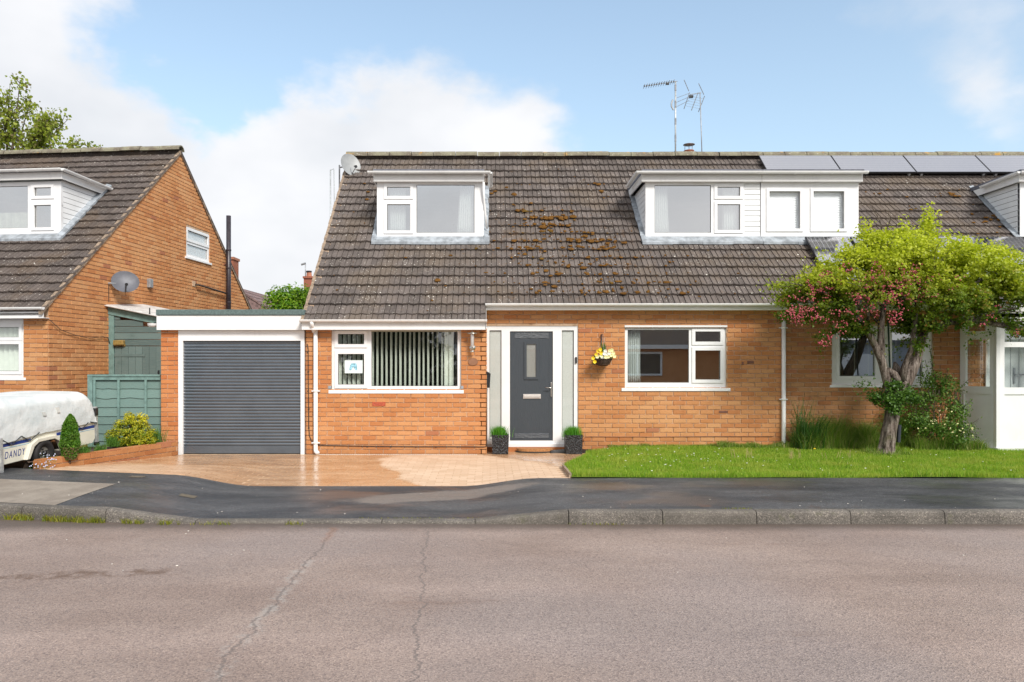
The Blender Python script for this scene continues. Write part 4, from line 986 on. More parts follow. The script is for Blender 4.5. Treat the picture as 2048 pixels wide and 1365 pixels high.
for y0, y1 in ((881, 878),): MB().box(q(1022), q(1104), .010, .024, z_(y0), z_(y1)).build('weather_bar', 'door', door)
for a, c in ((1021.5, 1028), (1098.5, 1104.5)): MB().box(q(a), q(c), .0185, .024, z_(880), z_(664.5)).build('stile', 'door', door, bevel=.002)
MB().plate(q(1048.5), q(1077), z_(759.5), z_(683.5), [(q(1053.5), q(1072.5), z_(754.5), z_(688.5))], .006, .026).build('glazing_frame', 'door', door, bevel=.004)
MB().box(q(1053), q(1073), .028, .036, z_(755), z_(688)).build('pane', 'frost_dark', door)
lp = MB().box(q(1046.5), q(1082), .008, .024, z_(798), z_(789)).build('letterplate', 'satin', door, bevel=.003)
MB().box(q(1048.5), q(1080), -.001, .009, z_(796.2), z_(792)).build('flap', 'satin', lp, bevel=.002)
hd = MB().box(q(1101.5), q(1104.6), .008, .022, z_(794), z_(765.5)).build('handle_plate', 'steel', door, bevel=.003)
MB().tube([(q(1103), .012, z_(776)), (q(1103), -.035, z_(776)), (q(1101), -.042, z_(776)), (q(1091), -.042, z_(775.6))], .0075, 8).build('lever', 'steel', hd, smooth=True)
MB().lathe([(0, -.004), (.008, -.003), (.008, .01)], (q(1103), .008, z_(787)), 10, 'y').build('keyhole', 'steel', hd)
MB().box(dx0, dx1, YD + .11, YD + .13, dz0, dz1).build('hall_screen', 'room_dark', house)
MB().box(XS_ + .002, dx1 + .02, YD - .02, YD + .06, .08, dz0 - .012).build('door_step', 'brick_red', house)
tag(MB().box(wx(1150.5, SD), wx(1153.5, SD) + .004, YD - .012, YD + .014, wz(727, SD), wz(714.5, SD)).build('doorbell', 'black', bevel=.004), 'slim black video doorbell on the right of the white door frame', 'doorbell')

# upstairs windows in dormers
YM, SM = 13.51, 111.0
def cheek(parent, x, side, z1=4.83, T_=T, TY_=TY, y0=13.53, m='clad', h=.098):
    """clad side wall of a dormer, boards cut to the slope of the roof"""
    zb = T_(y0); b = MB(); b.prism([(y0, zb), (TY_(z1) , z1), (y0, z1)], x - side * .03, x - side * .012); ck = b.build('cheek', 'gap', parent)
    z = z1
    while z > zb + .02:
        za = max(z - h + .009, zb + .004)
        MB().prism([(y0, za), (max(y0 + .01, TY_(za) - .02), za), (max(y0 + .02, TY_(z) - .02), z), (y0, z)], x - side * .012, x).build('cladding_board', m, ck); z -= h
    return ck
def dormer(parent, x0, x1, cl, cr, gl=None, gr_=None, x0f=None, x1f=None):
    a, c = (x0f if x0f is not None else x0), (x1f if x1f is not None else x1)
    b = MB(); b.box(a, c, 13.36, 14.80, 4.965, 5.035); d = b.build('dormer', 'felt_dark', parent)
    MB().box(a, c, 13.41, 13.435, 4.827, 4.962).build('fascia', 'white_paint', d, bevel=.003)
    MB().box(a + .01, c - .01, 13.436, 13.53, 4.838, 4.846).build('soffit', 'white_paint', d)
    for on, x, s in ((cl, x0, -1), (cr, x1, 1)):
        if not on: continue
        cheek(d, x, s)
        xf = (a if s < 0 else c); xa, xb = sorted((xf, xf - s * .022))
        MB().prism([(13.437, 4.827), (TY(4.827) - .03, 4.827), (TY(4.955) - .03, 4.955), (13.437, 4.955)], xa, xb).build('side_fascia', 'white_paint', d)
        # lead soakers beside the cheek
        b = MB(); n = 9
        for k in range(n):
            ya, yb = 13.42 + k * .155, 13.42 + (k + 1) * .155 + .012; w = .085 + random.uniform(-.006, .01); l = .034 + .004 * (k % 2)
            if yb > 14.84: break
            b.hexa([(x, ya, T(ya) + .02), (x + s * w, ya, T(ya) + .02), (x + s * w, yb, T(yb) + .012), (x, yb, T(yb) + .012), (x, ya, T(ya) + l + .02), (x + s * w, ya, T(ya) + l), (x + s * w, yb, T(yb) + l - .012), (x, yb, T(yb) + l + .01)])
        b.build('lead_flashing', 'lead', d)
    b = MB(); n = max(2, int((x1 - x0) / .5))
    for k in range(n):
        u0, u1 = x0 - .08 * cl + (x1 - x0 + .08 * cl + .1 * cr) * k / n, x0 - .08 * cl + (x1 - x0 + .08 * cl + .1 * cr) * (k + 1) / n + .004; y0, y1, l = 13.375 + random.uniform(-.01, .01), 13.53, .045
        b.hexa([(u0, y0, T(y0)), (u1, y0, T(y0)), (u1, y1, T(y1) - .04), (u0, y1, T(y1) - .04), (u0, y0, T(y0) + l), (u1, y0, T(y0) + l), (u1, y1, T(y1) + l - .01), (u0, y1, T(y1) + l - .01)])
    b.build('lead_apron', 'lead', d)
    gutter(d, (gl if gl is not None else a, 13.32, 4.985), (gr_ if gr_ is not None else c, 13.32, 4.985), .043, .62)
    return d
d1 = dormer(house, -2.04, -.112, True, True, wx(735, 112.6), wx(981, 112.6), wx(747, 111.8), wx(968.5, 111.8))
pwindow(house, YM, SM, (754, 966.5, 362.5, 477), [(774, 821, 374, 393, 's', 'glass_up'), (774, 821, 409, 462, 's', 'glass_up'), (833, 949, 370, 466, 'f', 'glass_up')])
gutter(d1, (.005, 13.36, 4.985), (.005, 14.25, 4.955), .043, .5)
MB().tube([(wx(964, 110) + .03, 13.42, 4.82), (wx(964, 110) + .035, 13.47, 4.55), (wx(966, 110) + .045, 13.55, 4.25), (wx(968, 110) + .05, 13.62, 4.02)], .02, 8).build('overflow_pipe', 'gutter', d1, smooth=True)
room(house, -2.00, -.15, YM + .08, 16.3, 2.9, 4.9, 'room_up')
curtain(wx(914, SM), wx(947, SM), YM + .13, wz(468, SM), wz(370, SM), 'white sheer curtain at the right of the single left dormer window', taper=-.18)
curtain(wx(777, SM), wx(810, SM), YM + .13, wz(466, SM), wz(370, SM), 'white sheer curtain behind the opening lights of the single left dormer', folds=8)
d2 = dormer(house, 2.80, 4.87, True, False, wx(1272, 112.6), wx(1521, 112.6), wx(1283, 111.8), 4.86)
gutter(d2, (2.63, 13.32, 4.985), (2.63, 14.30, 4.965), .043, .55)
pwindow(house, YM, SM, (1291, 1489, 362.5, 475), [(1309, 1422, 371, 466, 'f', 'glass_up'), (1434, 1480, 374, 393, 's', 'glass_up'), (1434, 1480, 409, 461, 's', 'glass_up')])
MB().box(wx(1489, SM), 4.865, YM + .02, YM + .04, wz(475, SM), 4.85).build('panel_backing', 'gap', d2)
z = wz(475, SM) + .005; k = 0
while z < 4.83:
    MB().box(wx(1489, SM) + .003, wx(1520, SM), YM + .002 + .006 * 0, YM + .02, z, min(z + .088, 4.845)).build('cladding_board', 'clad', d2, bevel=.003); z += .096
room(house, 2.86, XP + .02, YM + .08, 16.3, 2.9, 4.9, 'room_up')
curtain(wx(1311, SM), wx(1341, SM), YM + .13, wz(468, SM), wz(370, SM), 'white sheer curtain at the left of the wide dormer window', taper=.12)
curtain(wx(1450, SM), wx(1479, SM), YM + .13, wz(464, SM), wz(370, SM), 'white sheer curtain behind the opening lights of the wide dormer window', folds=6)

# downpipes
def downpipe(parent, px, s, y, ztop, zbot, zj, shoe=True):
    x = wx(px, s); p = MB().tube([(x, y + .0, ztop), (x, y, zbot + .05)] + ([(x + .01, y - .02, zbot + .02), (x + .05, y - .07, zbot - .0)] if shoe else [(x, y, zbot)]), .034, 12).build('downpipe', 'gutter', parent, smooth=True)
    for z in zj: MB().box(x - .065, x + .065, y - .002, y + .04, z - .009, z + .009).build('pipe_clip', 'gutter', p); MB().tube([(x, y, z - .02), (x, y, z + .02)], .038, 12).build('pipe_collar', 'gutter', p, smooth=True)
downpipe(house, 630, SL + 1, YL - .055, 2.24, WALLZ + .03, [1.13, .30])
MB().tube([(wx(630, SL), 11.82, 2.25), (wx(630, SL), 11.84, 2.19), (wx(630, SL), YL - .055, 2.08)], .034, 12).build('pipe_offset', 'gutter', house, smooth=True)
downpipe(house, 1565, SD, YD - .055, 2.44, .18, [2.16, .98], shoe=False)
MB().tube([(wx(1561, SD) + .02, 12.15, 2.52), (wx(1563, SD) + .03, 12.22, 2.45), (wx(1565, SD), YD - .055, 2.36)], .034, 12).build('pipe_offset', 'gutter', house, smooth=True)
MB().tube([(wx(1569, SD), YD - .02, z) for z in (1.3, .9, .5, .3)], .006, 6).build('thin_cable', 'cable', house)

# garage
gar = thing('garage', 'flat roofed brick garage with charcoal roller door and white fascia', 'garage', (-4.1, 12.3, .1))
brickwall(gar, (wx(322, SL), YL, 0), 0, wx(357, SL) - wx(322, SL), .04, 2.14, [], 'brick_red', 60)
b = MB(); b.box(wx(322, SL), wx(322, SL) + .11, YL + .10, 17, .05, 2.33); b.box(wx(322, SL), XG, 16.9, 17, .05, 2.33); b.build('side_wall', 'brick_red', gar)
MB().box(wx(311, 125.8), XG + .0, 11.93, 17.05, 2.34, 2.43).build('roof', 'felt', gar, bevel=.01)
MB().box(wx(313, 125.5), XG - .032, 11.952, 11.975, 2.104, 2.337).build('fascia', 'white_paint', gar, bevel=.003)
MB().box(wx(313, 125.5), XG - .04, 11.976, YL + .1, 2.108, 2.118).build('soffit', 'white_paint', gar)
b = MB(); b.plate(wx(357, SL), wx(609, SL), .1, 2.103, [(wx(366, SL), wx(601.5, SL), .05, wz(682, SL))], YL - .012, YL + .1); b.build('door_frame', 'white', gar, bevel=.004)
sd = MB().box(wx(366, SL), wx(601.5, SL), YL + .052, YL + .06, .115, wz(682, SL)).build('roller_door', 'gap', gar)
b = MB(); b.prism([(.006, 0), (-.004, .002), (-.0075, .010), (-.0105, .020), (-.0120, .0280), (-.0112, .0310), (-.0050, .0440), (.004, .0480), (.008, .0502), (.014, .0505), (.014, 0)], wx(366, SL) + .004 + 4.1, wx(601.5, SL) - .004 + 4.1)
sl = b.mesh('slat'); sl.materials.append(M['shutter']); zz = wz(682, SL) - .052
while zz > .20: shared('slat', sl, sd, (-4.1, YL + .034, zz), (0, 0, 0)); zz -= .0512
MB().box(wx(366, SL) + .004, wx(601.5, SL) - .004, YL + .02, YL + .045, .122, zz + .048).build('bottom_rail', 'shutter', sd, bevel=.004)
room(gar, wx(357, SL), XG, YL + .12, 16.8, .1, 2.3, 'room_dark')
lt = MB().lathe([(0, .0), (.05, .005), (.075, .03), (.08, .06)], (wx(305, 125), 12.0, wz(655, 125)), 12)
tag(lt.build('security_light', 'white', smooth=True), 'white domed security light at the left end of the garage fascia', 'light'); MB().box(wx(308, 125), wx(314, 125), 11.99, 12.02, wz(652, 125), wz(645, 125)).build('bracket', 'black', bpy.context.scene.objects['security_light'])

# things on the front walls
wl = thing('wall_lamp', 'steel wall lantern with flat cap between window and front door', 'lamp', (wx(945, SL), YL - .02, 1.9)); x = wx(945, SL)
MB().lathe([(0, .05), (.012, .045), (.02, .03), (.078, .012), (.082, 0), (.03, .002)], (x, YL - .13, wz(669, SL)), 20).build('cap', 'steel', wl, smooth=True)
MB().lathe([(.022, 0), (.027, .02), (.03, .16), (.028, .20)], (x, YL - .13, wz(697, SL) + .02), 14).build('lamp_glass', 'satin', wl, smooth=True)
MB().lathe([(0, 0), (.05, .003), (.052, .02), (0, .022)], (x, YL - .025, wz(696, SL)), 16, 'y').build('back_plate', 'steel', wl, smooth=True)
MB().tube([(x, YL - .01, wz(697, SL)), (x, YL - .07, wz(701, SL)), (x, YL - .13, wz(696, SL))], .014, 8).build('arm', 'steel', wl, smooth=True)
MB().lathe([(0, -.012), (.035, -.01), (.036, .008), (.03, .014)], (x, YL - .10, wz(704, SL)), 14).build('foot_cup', 'steel', wl, smooth=True)
b = MB(); b.lathe([(0, -.012), (.076, -.010), (.08, 0)], (0, 0, 0), 24, 'y'); b.v = [(wx(946, SL) + v[0], YL - .016 + v[1], wz(724, SL) + v[2] * .78) for v in b.v]
tag(b.build('oval_plaque', 'plaque', smooth=False), 'blank brown oval plaque on the brick below the wall lamp', 'plaque')
tag(MB().box(XS_ + .002, XS_ + .010, 12.13, 12.23, wz(723, 123), wz(699, 123)).build('small_sign', 'lilac'), 'thin lilac sign seen edge-on at the brick corner beside the door', 'sign')
pb_ = thing('post_box', 'black post box fixed to the brick corner left of the front door', 'post box', (XS_, 12.2, wz(776, 124)))
MB().hexa([(XS_ + .002, 12.06, wz(776, 124)), (XS_ + .06, 12.06, wz(776, 124)), (XS_ + .06, 12.36, wz(776, 124)), (XS_ + .002, 12.36, wz(776, 124)), (XS_ + .002, 12.06, wz(748, 124)), (XS_ + .075, 12.06, wz(748, 124)), (XS_ + .075, 12.36, wz(748, 124)), (XS_ + .002, 12.36, wz(748, 124))]).build('box_body', 'black', pb_, bevel=.008)
MB().hexa([(XS_ + .002, 12.05, wz(748, 124)), (XS_ + .08, 12.05, wz(748, 124)), (XS_ + .08, 12.37, wz(748, 124)), (XS_ + .002, 12.37, wz(748, 124)), (XS_ + .002, 12.05, wz(744, 124)), (XS_ + .03, 12.05, wz(744, 124)), (XS_ + .03, 12.37, wz(744, 124)), (XS_ + .002, 12.37, wz(744, 124))]).build('lid', 'black', pb_, bevel=.003)
for k in range(9): MB().box(XS_ + .006, XS_ + .022, 12.055, 12.062, wz(752 + k * 2.4, 124) - .004, wz(752 + k * 2.4, 124)).build('vent_slot', 'gutter_dark', pb_)
cb = MB(); c = lambda px, py, s=SL, y=YL - .022: (wx(px, s), y, wz(py, s))
cb.tube([c(615, 688), c(617, 700), c(617, 745), c(617.5, 800), c(618, 850), c(619.5, 872), c(624, 883), c(632, 890), c(650, 891), c(700, 892), c(760, 893), c(830, 893.5), c(900, 893.5), c(968, 894), (XS_ + .006, YL - .02, wz(893, SL)), (XS_ + .014, YL - .008, wz(885, SL)), (XS_ + .014, YL + .01, wz(800, SL)), (XS_ + .014, YL + .01, wz(777, SL))], .007, 6)
cab = cb.build('cable', 'cable', smooth=True); tag(cab, 'black cable clipped low along the brick wall under the left window', 'cable')
for px, py in ((616, 705), (617, 744), (617, 782), (618, 818), (618, 856), (735, 893), (783, 893), (832, 894), (872, 894), (915, 894)): q_ = c(px, py); MB().box(q_[0] - .012, q_[0] + .012, q_[1] - .006, q_[1] + .02, q_[2] - .01, q_[2] + .01).build('cable_clip', 'cable', cab)
c2 = lambda px, py: c(px, py, SD, YD - .018)
tag(MB().tube([c2(1167, 884), c2(1167.5, 879), c2(1170, 875), c2(1178, 873.5), c2(1300, 874), c2(1420, 873), c2(1545, 873)], .006, 6).build('thin_cable', plain('terracotta cable', (.28, .12, .06)), smooth=True), 'thin reddish cable along the lowest bricks under the right window', 'cable')
dn = MB(); dn.box(wx(632, SL), wx(966, SL), YL - .14, YL - .03, WALLZ - .02, WALLZ + .001); dn = dn.build('drain_channel', 'sand'); tag(dn, 'narrow channel drain at the foot of the left wall', 'drain')
dd = MB()
for k in range(86): x = wx(640, SL) + k * .0295; dd.box(x, x + .014, YL - .10, YL - .06, WALLZ + .0015, WALLZ + .006)
dd.build('grating', 'white_paint', dn)

# hanging basket
hb = thing('hanging_basket', 'dark rattan hanging basket of yellow and cream pansies on the brick wall', 'hanging basket', (wx(1206, SD + 2), YD - .22, 1.6))
HX, HYY = wx(1206, SD + 2), YD - .20; s = SD + 2
b = MB(); b.lathe([(.03, 0), (.075, .006), (.115, .045), (.138, .10), (.145, .125), (.135, .128)], (HX, HYY, wz(733, s)), 24); b.build('basket', 'rattan', hb, smooth=True)
for k in range(5):
    zz = wz(733, s) + .03 + k * .022; rr = .105 + .012 * k; b = MB(); b.tube([(HX + rr * math.cos(t), HYY + rr * math.sin(t), zz + .004 * math.sin(9 * t)) for t in [2 * math.pi * i / 20 for i in range(21)]], .006, 6, cap=False); b.build('weave', 'rattan', hb, smooth=True)
MB().lathe([(0, 0), (.13, 0)], (HX, HYY, wz(733, s) + .118), 16).build('compost', 'soil', hb)
b = MB(); b.box(HX - .008, HX + .008, YD - .03, YD - .008, wz(690, s), wz(668, s)); b.tube([(HX, YD - .02, wz(670, s)), (HX, YD - .12, wz(668, s)), (HX, HYY, wz(670, s)), (HX, HYY - .01, wz(674, s))], .006, 6); b.build('bracket', 'black_metal', hb)
b = MB()
for t in (.5, 2.6, 4.7): b.tube([(HX + .14 * math.cos(t), HYY + .14 * math.sin(t), wz(733, s) + .125), (HX, HYY, wz(676, s))], .0025, 4)
b.build('chains', 'alu', hb)
pts, d_ = blobpts([(HX, HYY, wz(716, s), .15, .14, .05)], 500); v, f = leaves(pts, .03, .7); pts2, _ = blobpts([(HX - .14, HYY, wz(722, s), .04, .05, .07)], 60); v2, f2 = leaves(pts2, .03, .7)
x = rng.normal(HX + .005, .018, 70); y = rng.normal(HYY, .018, 70); v3, f3 = blades(x, y, np.full(70, wz(712, s)), .19, .012, .12)
vv, ff = merge([(v, f), (v2, f2), (v3, f3)]); npmesh('foliage', vv, ff, 'smallgreen', hb)
def pansy(x, y, z, r, m, parent):
    b = MB(); tz = random.uniform(-.5, .5)
    for k in range(5):
        t = tz + k * 2 * math.pi / 5; cx_, cz = math.cos(t) * r * .5, math.sin(t) * r * .5
        b.add([(x, y, z)] + [(x + cx_ + math.cos(q) * r * .55, y - .006 - .008 * math.cos(q - t), z + cz + math.sin(q) * r * .55) for q in [2 * math.pi * i / 7 for i in range(7)]], [(0, 1 + i, 1 + (i + 1) % 7) for i in range(7)])
    return b.build('flower', m, parent)
for px, py, m in [(1194, 703, 'petal_yellow'), (1200, 707, 'petal_yellow'), (1190, 710, 'petal_yellow'), (1184, 717, 'petal_yellow'), (1187, 724, 'petal_yellow'), (1198, 700, 'petal_yellow'), (1192, 714, 'petal_cream'),
                  (1200, 712, 'petal_cream'), (1208, 703, 'petal_white'), (1206, 708, 'petal_white'), (1211, 709, 'petal_white'), (1214, 714, 'petal_cream'), (1203, 716, 'petal_white'), (1209, 715, 'petal_cream'), (1217, 702, 'petal_cream'),
                  (1221, 701, 'petal_cream'), (1224, 707, 'petal_cream'), (1220, 711, 'petal_cream'), (1226, 713, 'petal_cream'), (1216, 707, 'petal_white')]:
    pansy(wx(px, s), HYY - .12 - random.uniform(0, .03), wz(py, s), .030, m, hb)

# pots, mat, bag
def cube_pot(px0, px1, py0, py1, Y, label):
    s = 1500 / Y; x0, x1, z0 = wx(px0, s), wx(px1, s), WALLZ; w = x1 - x0; z1 = wz(py0, s); cx_, cy = (x0 + x1) / 2, Y + w / 2
    t = thing('square_planter', label, 'planter', (cx_, cy, z0), group='black cube planters by the front door')
    b = MB(); e = .02; tp = .012
    b.add([(x0 + tp, Y + tp, z0), (x1 - tp, Y + tp, z0), (x1 - tp, Y + w - tp, z0), (x0 + tp, Y + w - tp, z0), (x0, Y, z1), (x1, Y, z1), (x1, Y + w, z1), (x0, Y + w, z1),
           (x0 + e, Y + e, z1), (x1 - e, Y + e, z1), (x1 - e, Y + w - e, z1), (x0 + e, Y + w - e, z1), (x0 + e, Y + e, z1 - .04), (x1 - e, Y + e, z1 - .04), (x1 - e, Y + w - e, z1 - .04), (x0 + e, Y + w - e, z1 - .04)],
          [(0, 3, 2, 1), (0, 1, 5, 4), (1, 2, 6, 5), (2, 3, 7, 6), (3, 0, 4, 7), (4, 5, 9, 8), (5, 6, 10, 9), (6, 7, 11, 10), (7, 4, 8, 11), (8, 9, 13, 12), (9, 10, 14, 13), (10, 11, 15, 14), (11, 8, 12, 15)])
    b.build('pot', 'pot', t, bevel=.004)
    MB().box(x0 + e, x1 - e, Y + e, Y + w - e, z1 - .05, z1 - .035).build('soil', 'soil', t)
    n = 1500; x = rng.normal(cx_ - .015, w * .19, n); y = rng.normal(cy, w * .18, n); v, f = blades(x, y, np.full(n, z1 - .04), .15, .005, .42); npmesh('grass_tuft', v, f, 'potgrass', t)
cube_pot(983.5, 1018, 871, 907, 12.0, 'black textured cube planter of grass left of the front door, by the brick corner')
cube_pot(1131, 1166, 871, 907.5, 12.02, 'black textured cube planter of grass right of the front door, by the lawn')
b = MB(); n = 24; mx, my, mz = wx(1070, 122), 12.36, WALLZ
pts = [(mx + .30 * math.cos(math.pi + math.pi * k / n), my + .16 * math.sin(math.pi + math.pi * k / n)) for k in range(n + 1)]
b.prism(pts, mz + .012, mz + .062, 'z'); dm_ = b.build('doormat', 'mat'); tag(dm_, 'half-round coir doormat with black rubber rim below the front door', 'doormat')
b = MB(); b.tube([(p[0], p[1], mz + .010) for p in [(mx + .31 * math.cos(math.pi + math.pi * k / n), my + .17 * math.sin(math.pi + math.pi * k / n)) for k in range(n + 1)]], .011, 6); b.build('rim', 'rubber', dm_)
b = MB(); nx_ = 20
for i in range(nx_ + 1):
    t = i / nx_; x = wx(1100 + 118 * t, 122); hh = .045 * math.sin(math.pi * min(1, t * 1.05)) ** .6 * (.6 + .6 * noise.noise((t * 7, 1, 1))) + .01
    for j in range(5): u = j / 4; b.v.append((x, 12.16 + .18 * u + .02 * noise.noise((t * 5, u * 3, 0)), driveZ(x, 12.2) + .004 + hh * math.sin(math.pi * u) + (.03 * u)))
for i in range(nx_):
    for j in range(4): a = i * 5 + j; b.f.append((a, a + 5, a + 6, a + 1))
tag(b.build('plastic_sheet', 'bag', smooth=True), 'crumpled black plastic sheet lying by the right planter', 'plastic sheet')
b = MB()
for i in range(60): x = random.gauss(wx(1212, 123), .10); y = 12.12 + random.uniform(-.08, .1); z = driveZ(x, y) + random.uniform(0, .05); b.tube([(x, y, z), (x + random.uniform(-.07, .07), y + random.uniform(-.04, .04), z + random.uniform(-.01, .03))], .005, 4)
o = b.build('dead_leaves', plain('dead brown leaves', (.16, .07, .03), .9, .4, 30), kind='stuff'); o['label'] = 'heap of dead brown leaves at the corner of the lawn'; o['category'] = 'leaves'

# roof furniture
def dish(name, label, c, nrm, r, m, pole, arm_m='alu', ry=1.15):
    t = thing(name, label, 'satellite dish', c); nrm = Vector(nrm).normalized(); q = nrm.to_track_quat('Z', 'Y').to_matrix(); b = MB()
    pr = [(0, 0), (.35, .012), (.7, .045), (1, .10), (1.02, .105), (1.0, .09), (.7, .035), (0, -.012)]; b.lathe([(a * r, h * r * 2) for a, h in pr], (0, 0, 0), 28)
    b.v = [tuple(Vector(c) + q @ Vector((v[0], v[1] * ry, v[2]))) for v in b.v]; b.build('reflector', m, t, smooth=True)
    lo = Vector(c) + q @ Vector((0, -r * .95, 0)); tip = Vector(c) + q @ Vector((0, -r * .75, r * 1.15))
    MB().tube([Vector(c) - nrm * .02, lo + nrm * .05, tip], .009, 6).build('arm', arm_m, t); MB().tube([tip, tip + (Vector(c) - tip).normalized() * .07], [.028, .02], 10).build('receiver', 'black', t)
    MB().tube([Vector(c) - nrm * .02] + [Vector(p) for p in pole], .016, 8).build('pole', 'alu', t); MB().box(c[0] - .03, c[0] + .03, c[1] + .03, c[1] + .06, c[2] - .04, c[2] + .04).build('clamp', 'black', t); return t
dish('satellite_dish', 'pale satellite dish on a pole beside the ridge end of the middle roof', (wx(700, 98), 15.30, wz(332, 98)), (.55, -.75, .30), .215, 'dish_pale', [(wx(677, 98), 15.4, wz(333, 98)), (wx(677, 98), 15.4, wz(333, 98) + .05), (wx(677, 98), 15.4, wz(385, 98))])
def aerial_mast(label, X, Y, ztop, zbot, r, m, lean=0.):
    t = thing('tv_aerial', label, 'aerial', (X, Y, zbot)); MB().tube([(X + lean, Y, zbot), (X, Y, ztop)], r, 8).build('mast', m, t, smooth=True); return t
YA = 16.4; SA = 1500 / YA
t1 = aerial_mast('taller television aerial on a straight banded pole, boom slanting down left', wx(1351, SA), YA, wz(163, SA), ZR - .3, .018, 'galv')
a0, a1 = Vector((wx(1353, SA), YA, wz(163, SA))), Vector((wx(1279, SA), YA - .5, wz(190, SA)))
MB().tube([a0 + (a0 - a1) * .03, a1], .008, 6).build('boom', 'alu', t1)
for k in range(13): p = a1 + (a0 - a1) * (k / 13.2); MB().tube([p + Vector((0, -.09, .02)), p + Vector((0, .09, -.02))], .005, 5).build('element', 'alu', t1); MB().box(p.x - .010, p.x + .010, p.y - .01, p.y + .01, p.z - .014, p.z + .022).build('element_clip', 'black', t1)
p = a1 + (a0 - a1) * .72; MB().box(p.x - .04, p.x + .03, p.y - .02, p.y + .02, p.z - .045, p.z - .01).build('junction_box', 'black', t1)
X = wx(1351, SA)
for y0, y1 in ((170, 182), (203, 216), (237, 250), (271, 284)): MB().tube([(X, YA, wz(y1, SA)), (X, YA, wz(y0, SA))], .022, 8).build('band', 'alu', t1)
for k in range(3): MB().tube([(X, YA, wz(197 + 9 * k, SA)), (wx(1376, SA), YA - .1, wz(190.5 + 7 * k, SA))], .005, 5).build('strut', 'alu', t1)
MB().tube([(wx(1345.5, SA), YA, wz(200, SA)), (wx(1343, SA), YA, wz(207, SA)), (wx(1343, SA), YA, wz(213, SA)), (wx(1347, SA), YA, wz(220.5, SA))], .018, 6).build('cable_coil', 'alu', t1)
t2 = aerial_mast('shorter television aerial on a thin leaning pole, elements crossing', wx(1400, SA), YA, wz(185, SA), ZR - .3, .011, 'alu', .06)
MB().tube([(wx(1376, SA), YA - .2, wz(196, SA)), (wx(1405, SA), YA + .1, wz(183, SA))], .009, 6).build('boom', 'alu', t2)
for (ax, ay, bx, by) in ((1367, 162, 1379, 181), (1396, 169, 1409, 188), (1378, 187, 1369, 217), (1395, 187, 1384, 220), (1408, 194, 1398, 223)): MB().tube([(wx(ax, SA), YA - .05, wz(ay, SA)), (wx(bx, SA), YA + .05, wz(by, SA))], .008, 6).build('element', 'alu', t2)
for k in range(5): MB().tube([(wx(1371 + k * 1.6, SA), YA, wz(212 - k * 5, SA)), (wx(1400 + k * 1.6, SA), YA, wz(218 - k * 5, SA))], .0025, 4).build('grid_wire', 'galv', t2)
MB().box(wx(1378, SA), wx(1386, SA), YA - .03, YA + .02, wz(196, SA), wz(191.5, SA)).build('junction_box', 'black', t2)
cw = thing('chimney_cowl', 'small metal rain cowl poking above the ridge beside the aerials', 'cowl', (wx(1378, SA), YA, wz(303, SA)))
MB().lathe([(0, .03), (.06, .028), (.125, .012), (.125, .002), (0, -.006)], (wx(1378, SA), YA, wz(290.5, SA)), 20).build('cap', 'alu', cw, smooth=True)
for dx in (-.09, .0, .07): MB().tube([(wx(1378, SA) + dx, YA, wz(303, SA) - .05), (wx(1378, SA) + dx, YA, wz(290, SA))], .007, 5).build('stay', 'alu', cw)
MB().lathe([(.09, -.35), (.10, 0), (.115, .01), (.09, .02)], (wx(1378, SA), YA, wz(303, SA)), 18).build('pot', 'terracotta', cw, smooth=True)
MB().box(wx(1378, SA) - .2, wx(1378, SA) + .2, YA - .2, YA + .2, ZR - .9, wz(303, SA) - .12).build('stack', 'brick_far', cw)

# a few odd bricks: one deep red under the left window, two darker ones right of the front window
red = MB(); red.v, red.f = [], []
def odd_brick(px, py, s, Y, w, h, m): x, z = wx(px, s), wz(py, s); MB().box(x - w / 2, x + w / 2, Y - .0175, Y - .002, z - h / 2, z + h / 2).build('brick', m, house, bevel=.002)
M['deep_red'] = plain('deep red brick', (.42, .09, .045), .9, .25, 30, bump=.5); M['burnt'] = plain('burnt brick', (.19, .085, .06), .9, .3, 30, bump=.5)
odd_brick(758, 808.5, SL, YL, .212, .066, 'deep_red'); odd_brick(1501, 725, SD, YD, .105, .044, 'burnt'); odd_brick(1446, 824, SD, YD, .14, .036, 'burnt'); odd_brick(1485, 727, SD, YD, .035, .05, 'burnt')

# ================================================================ adjoining house on the right
nb = thing('adjoining_house', 'adjoining brick dormer house on the right with solar panels and glazed porch', 'house', (8.5, 12.4, .1))
NWIN = (1664, 1866, 652, 770)
brickwall(nb, (XP + .05, YD, 0), 0, 13 - XP - .05, .055, 2.50, [hl(NWIN, SD, XP + .05)], 'brick_right', 260, score=lambda t: t[0] if t[1] < 3.05 else 99, phase=.03)
MB().box(12.9, 13, YD + .1, 19.8, .05, 2.5).build('side_wall', 'brick_far', nb)
b = MB()
for a, c, d, e in [(XP, 13, 12.2, 13.52), (6.63, 9.55, 13.52, 14.85), (11.9, 13, 13.52, 14.85), (XP, 13, 14.85, YR)]: deck(b, a, c, d, e)
b.quad((XP, 19.95, 2.3), (13, 19.95, 2.3), (13, YR, ZR - .03), (XP, YR, ZR - .03)); nroof = b.build('roof', 'deck', nb)
MB().hexa([(XP, YR, ZR - .05), (13, YR, ZR - .05), (13, 20.0, 2.28), (XP, 20.0, 2.28), (XP, YR, ZR), (13, YR, ZR), (13, 20.0, 2.34), (XP, 20.0, 2.34)]).build('back_slope', 'tile', nroof)
tiles(nroof, XP, 45, 11.83, 2.26, P, ROWS[2:], lambda x, s, r: in_dormer(x, s, 4, 6.64) or in_dormer(x, s, 9.55, 11.9), 'tile', 230, score=lambda t: (0 if t[0] < 9.8 and t[1] > 1.6 else 10) + t[1])
ridge(nroof, XP + .01, 13, YR, ZR)
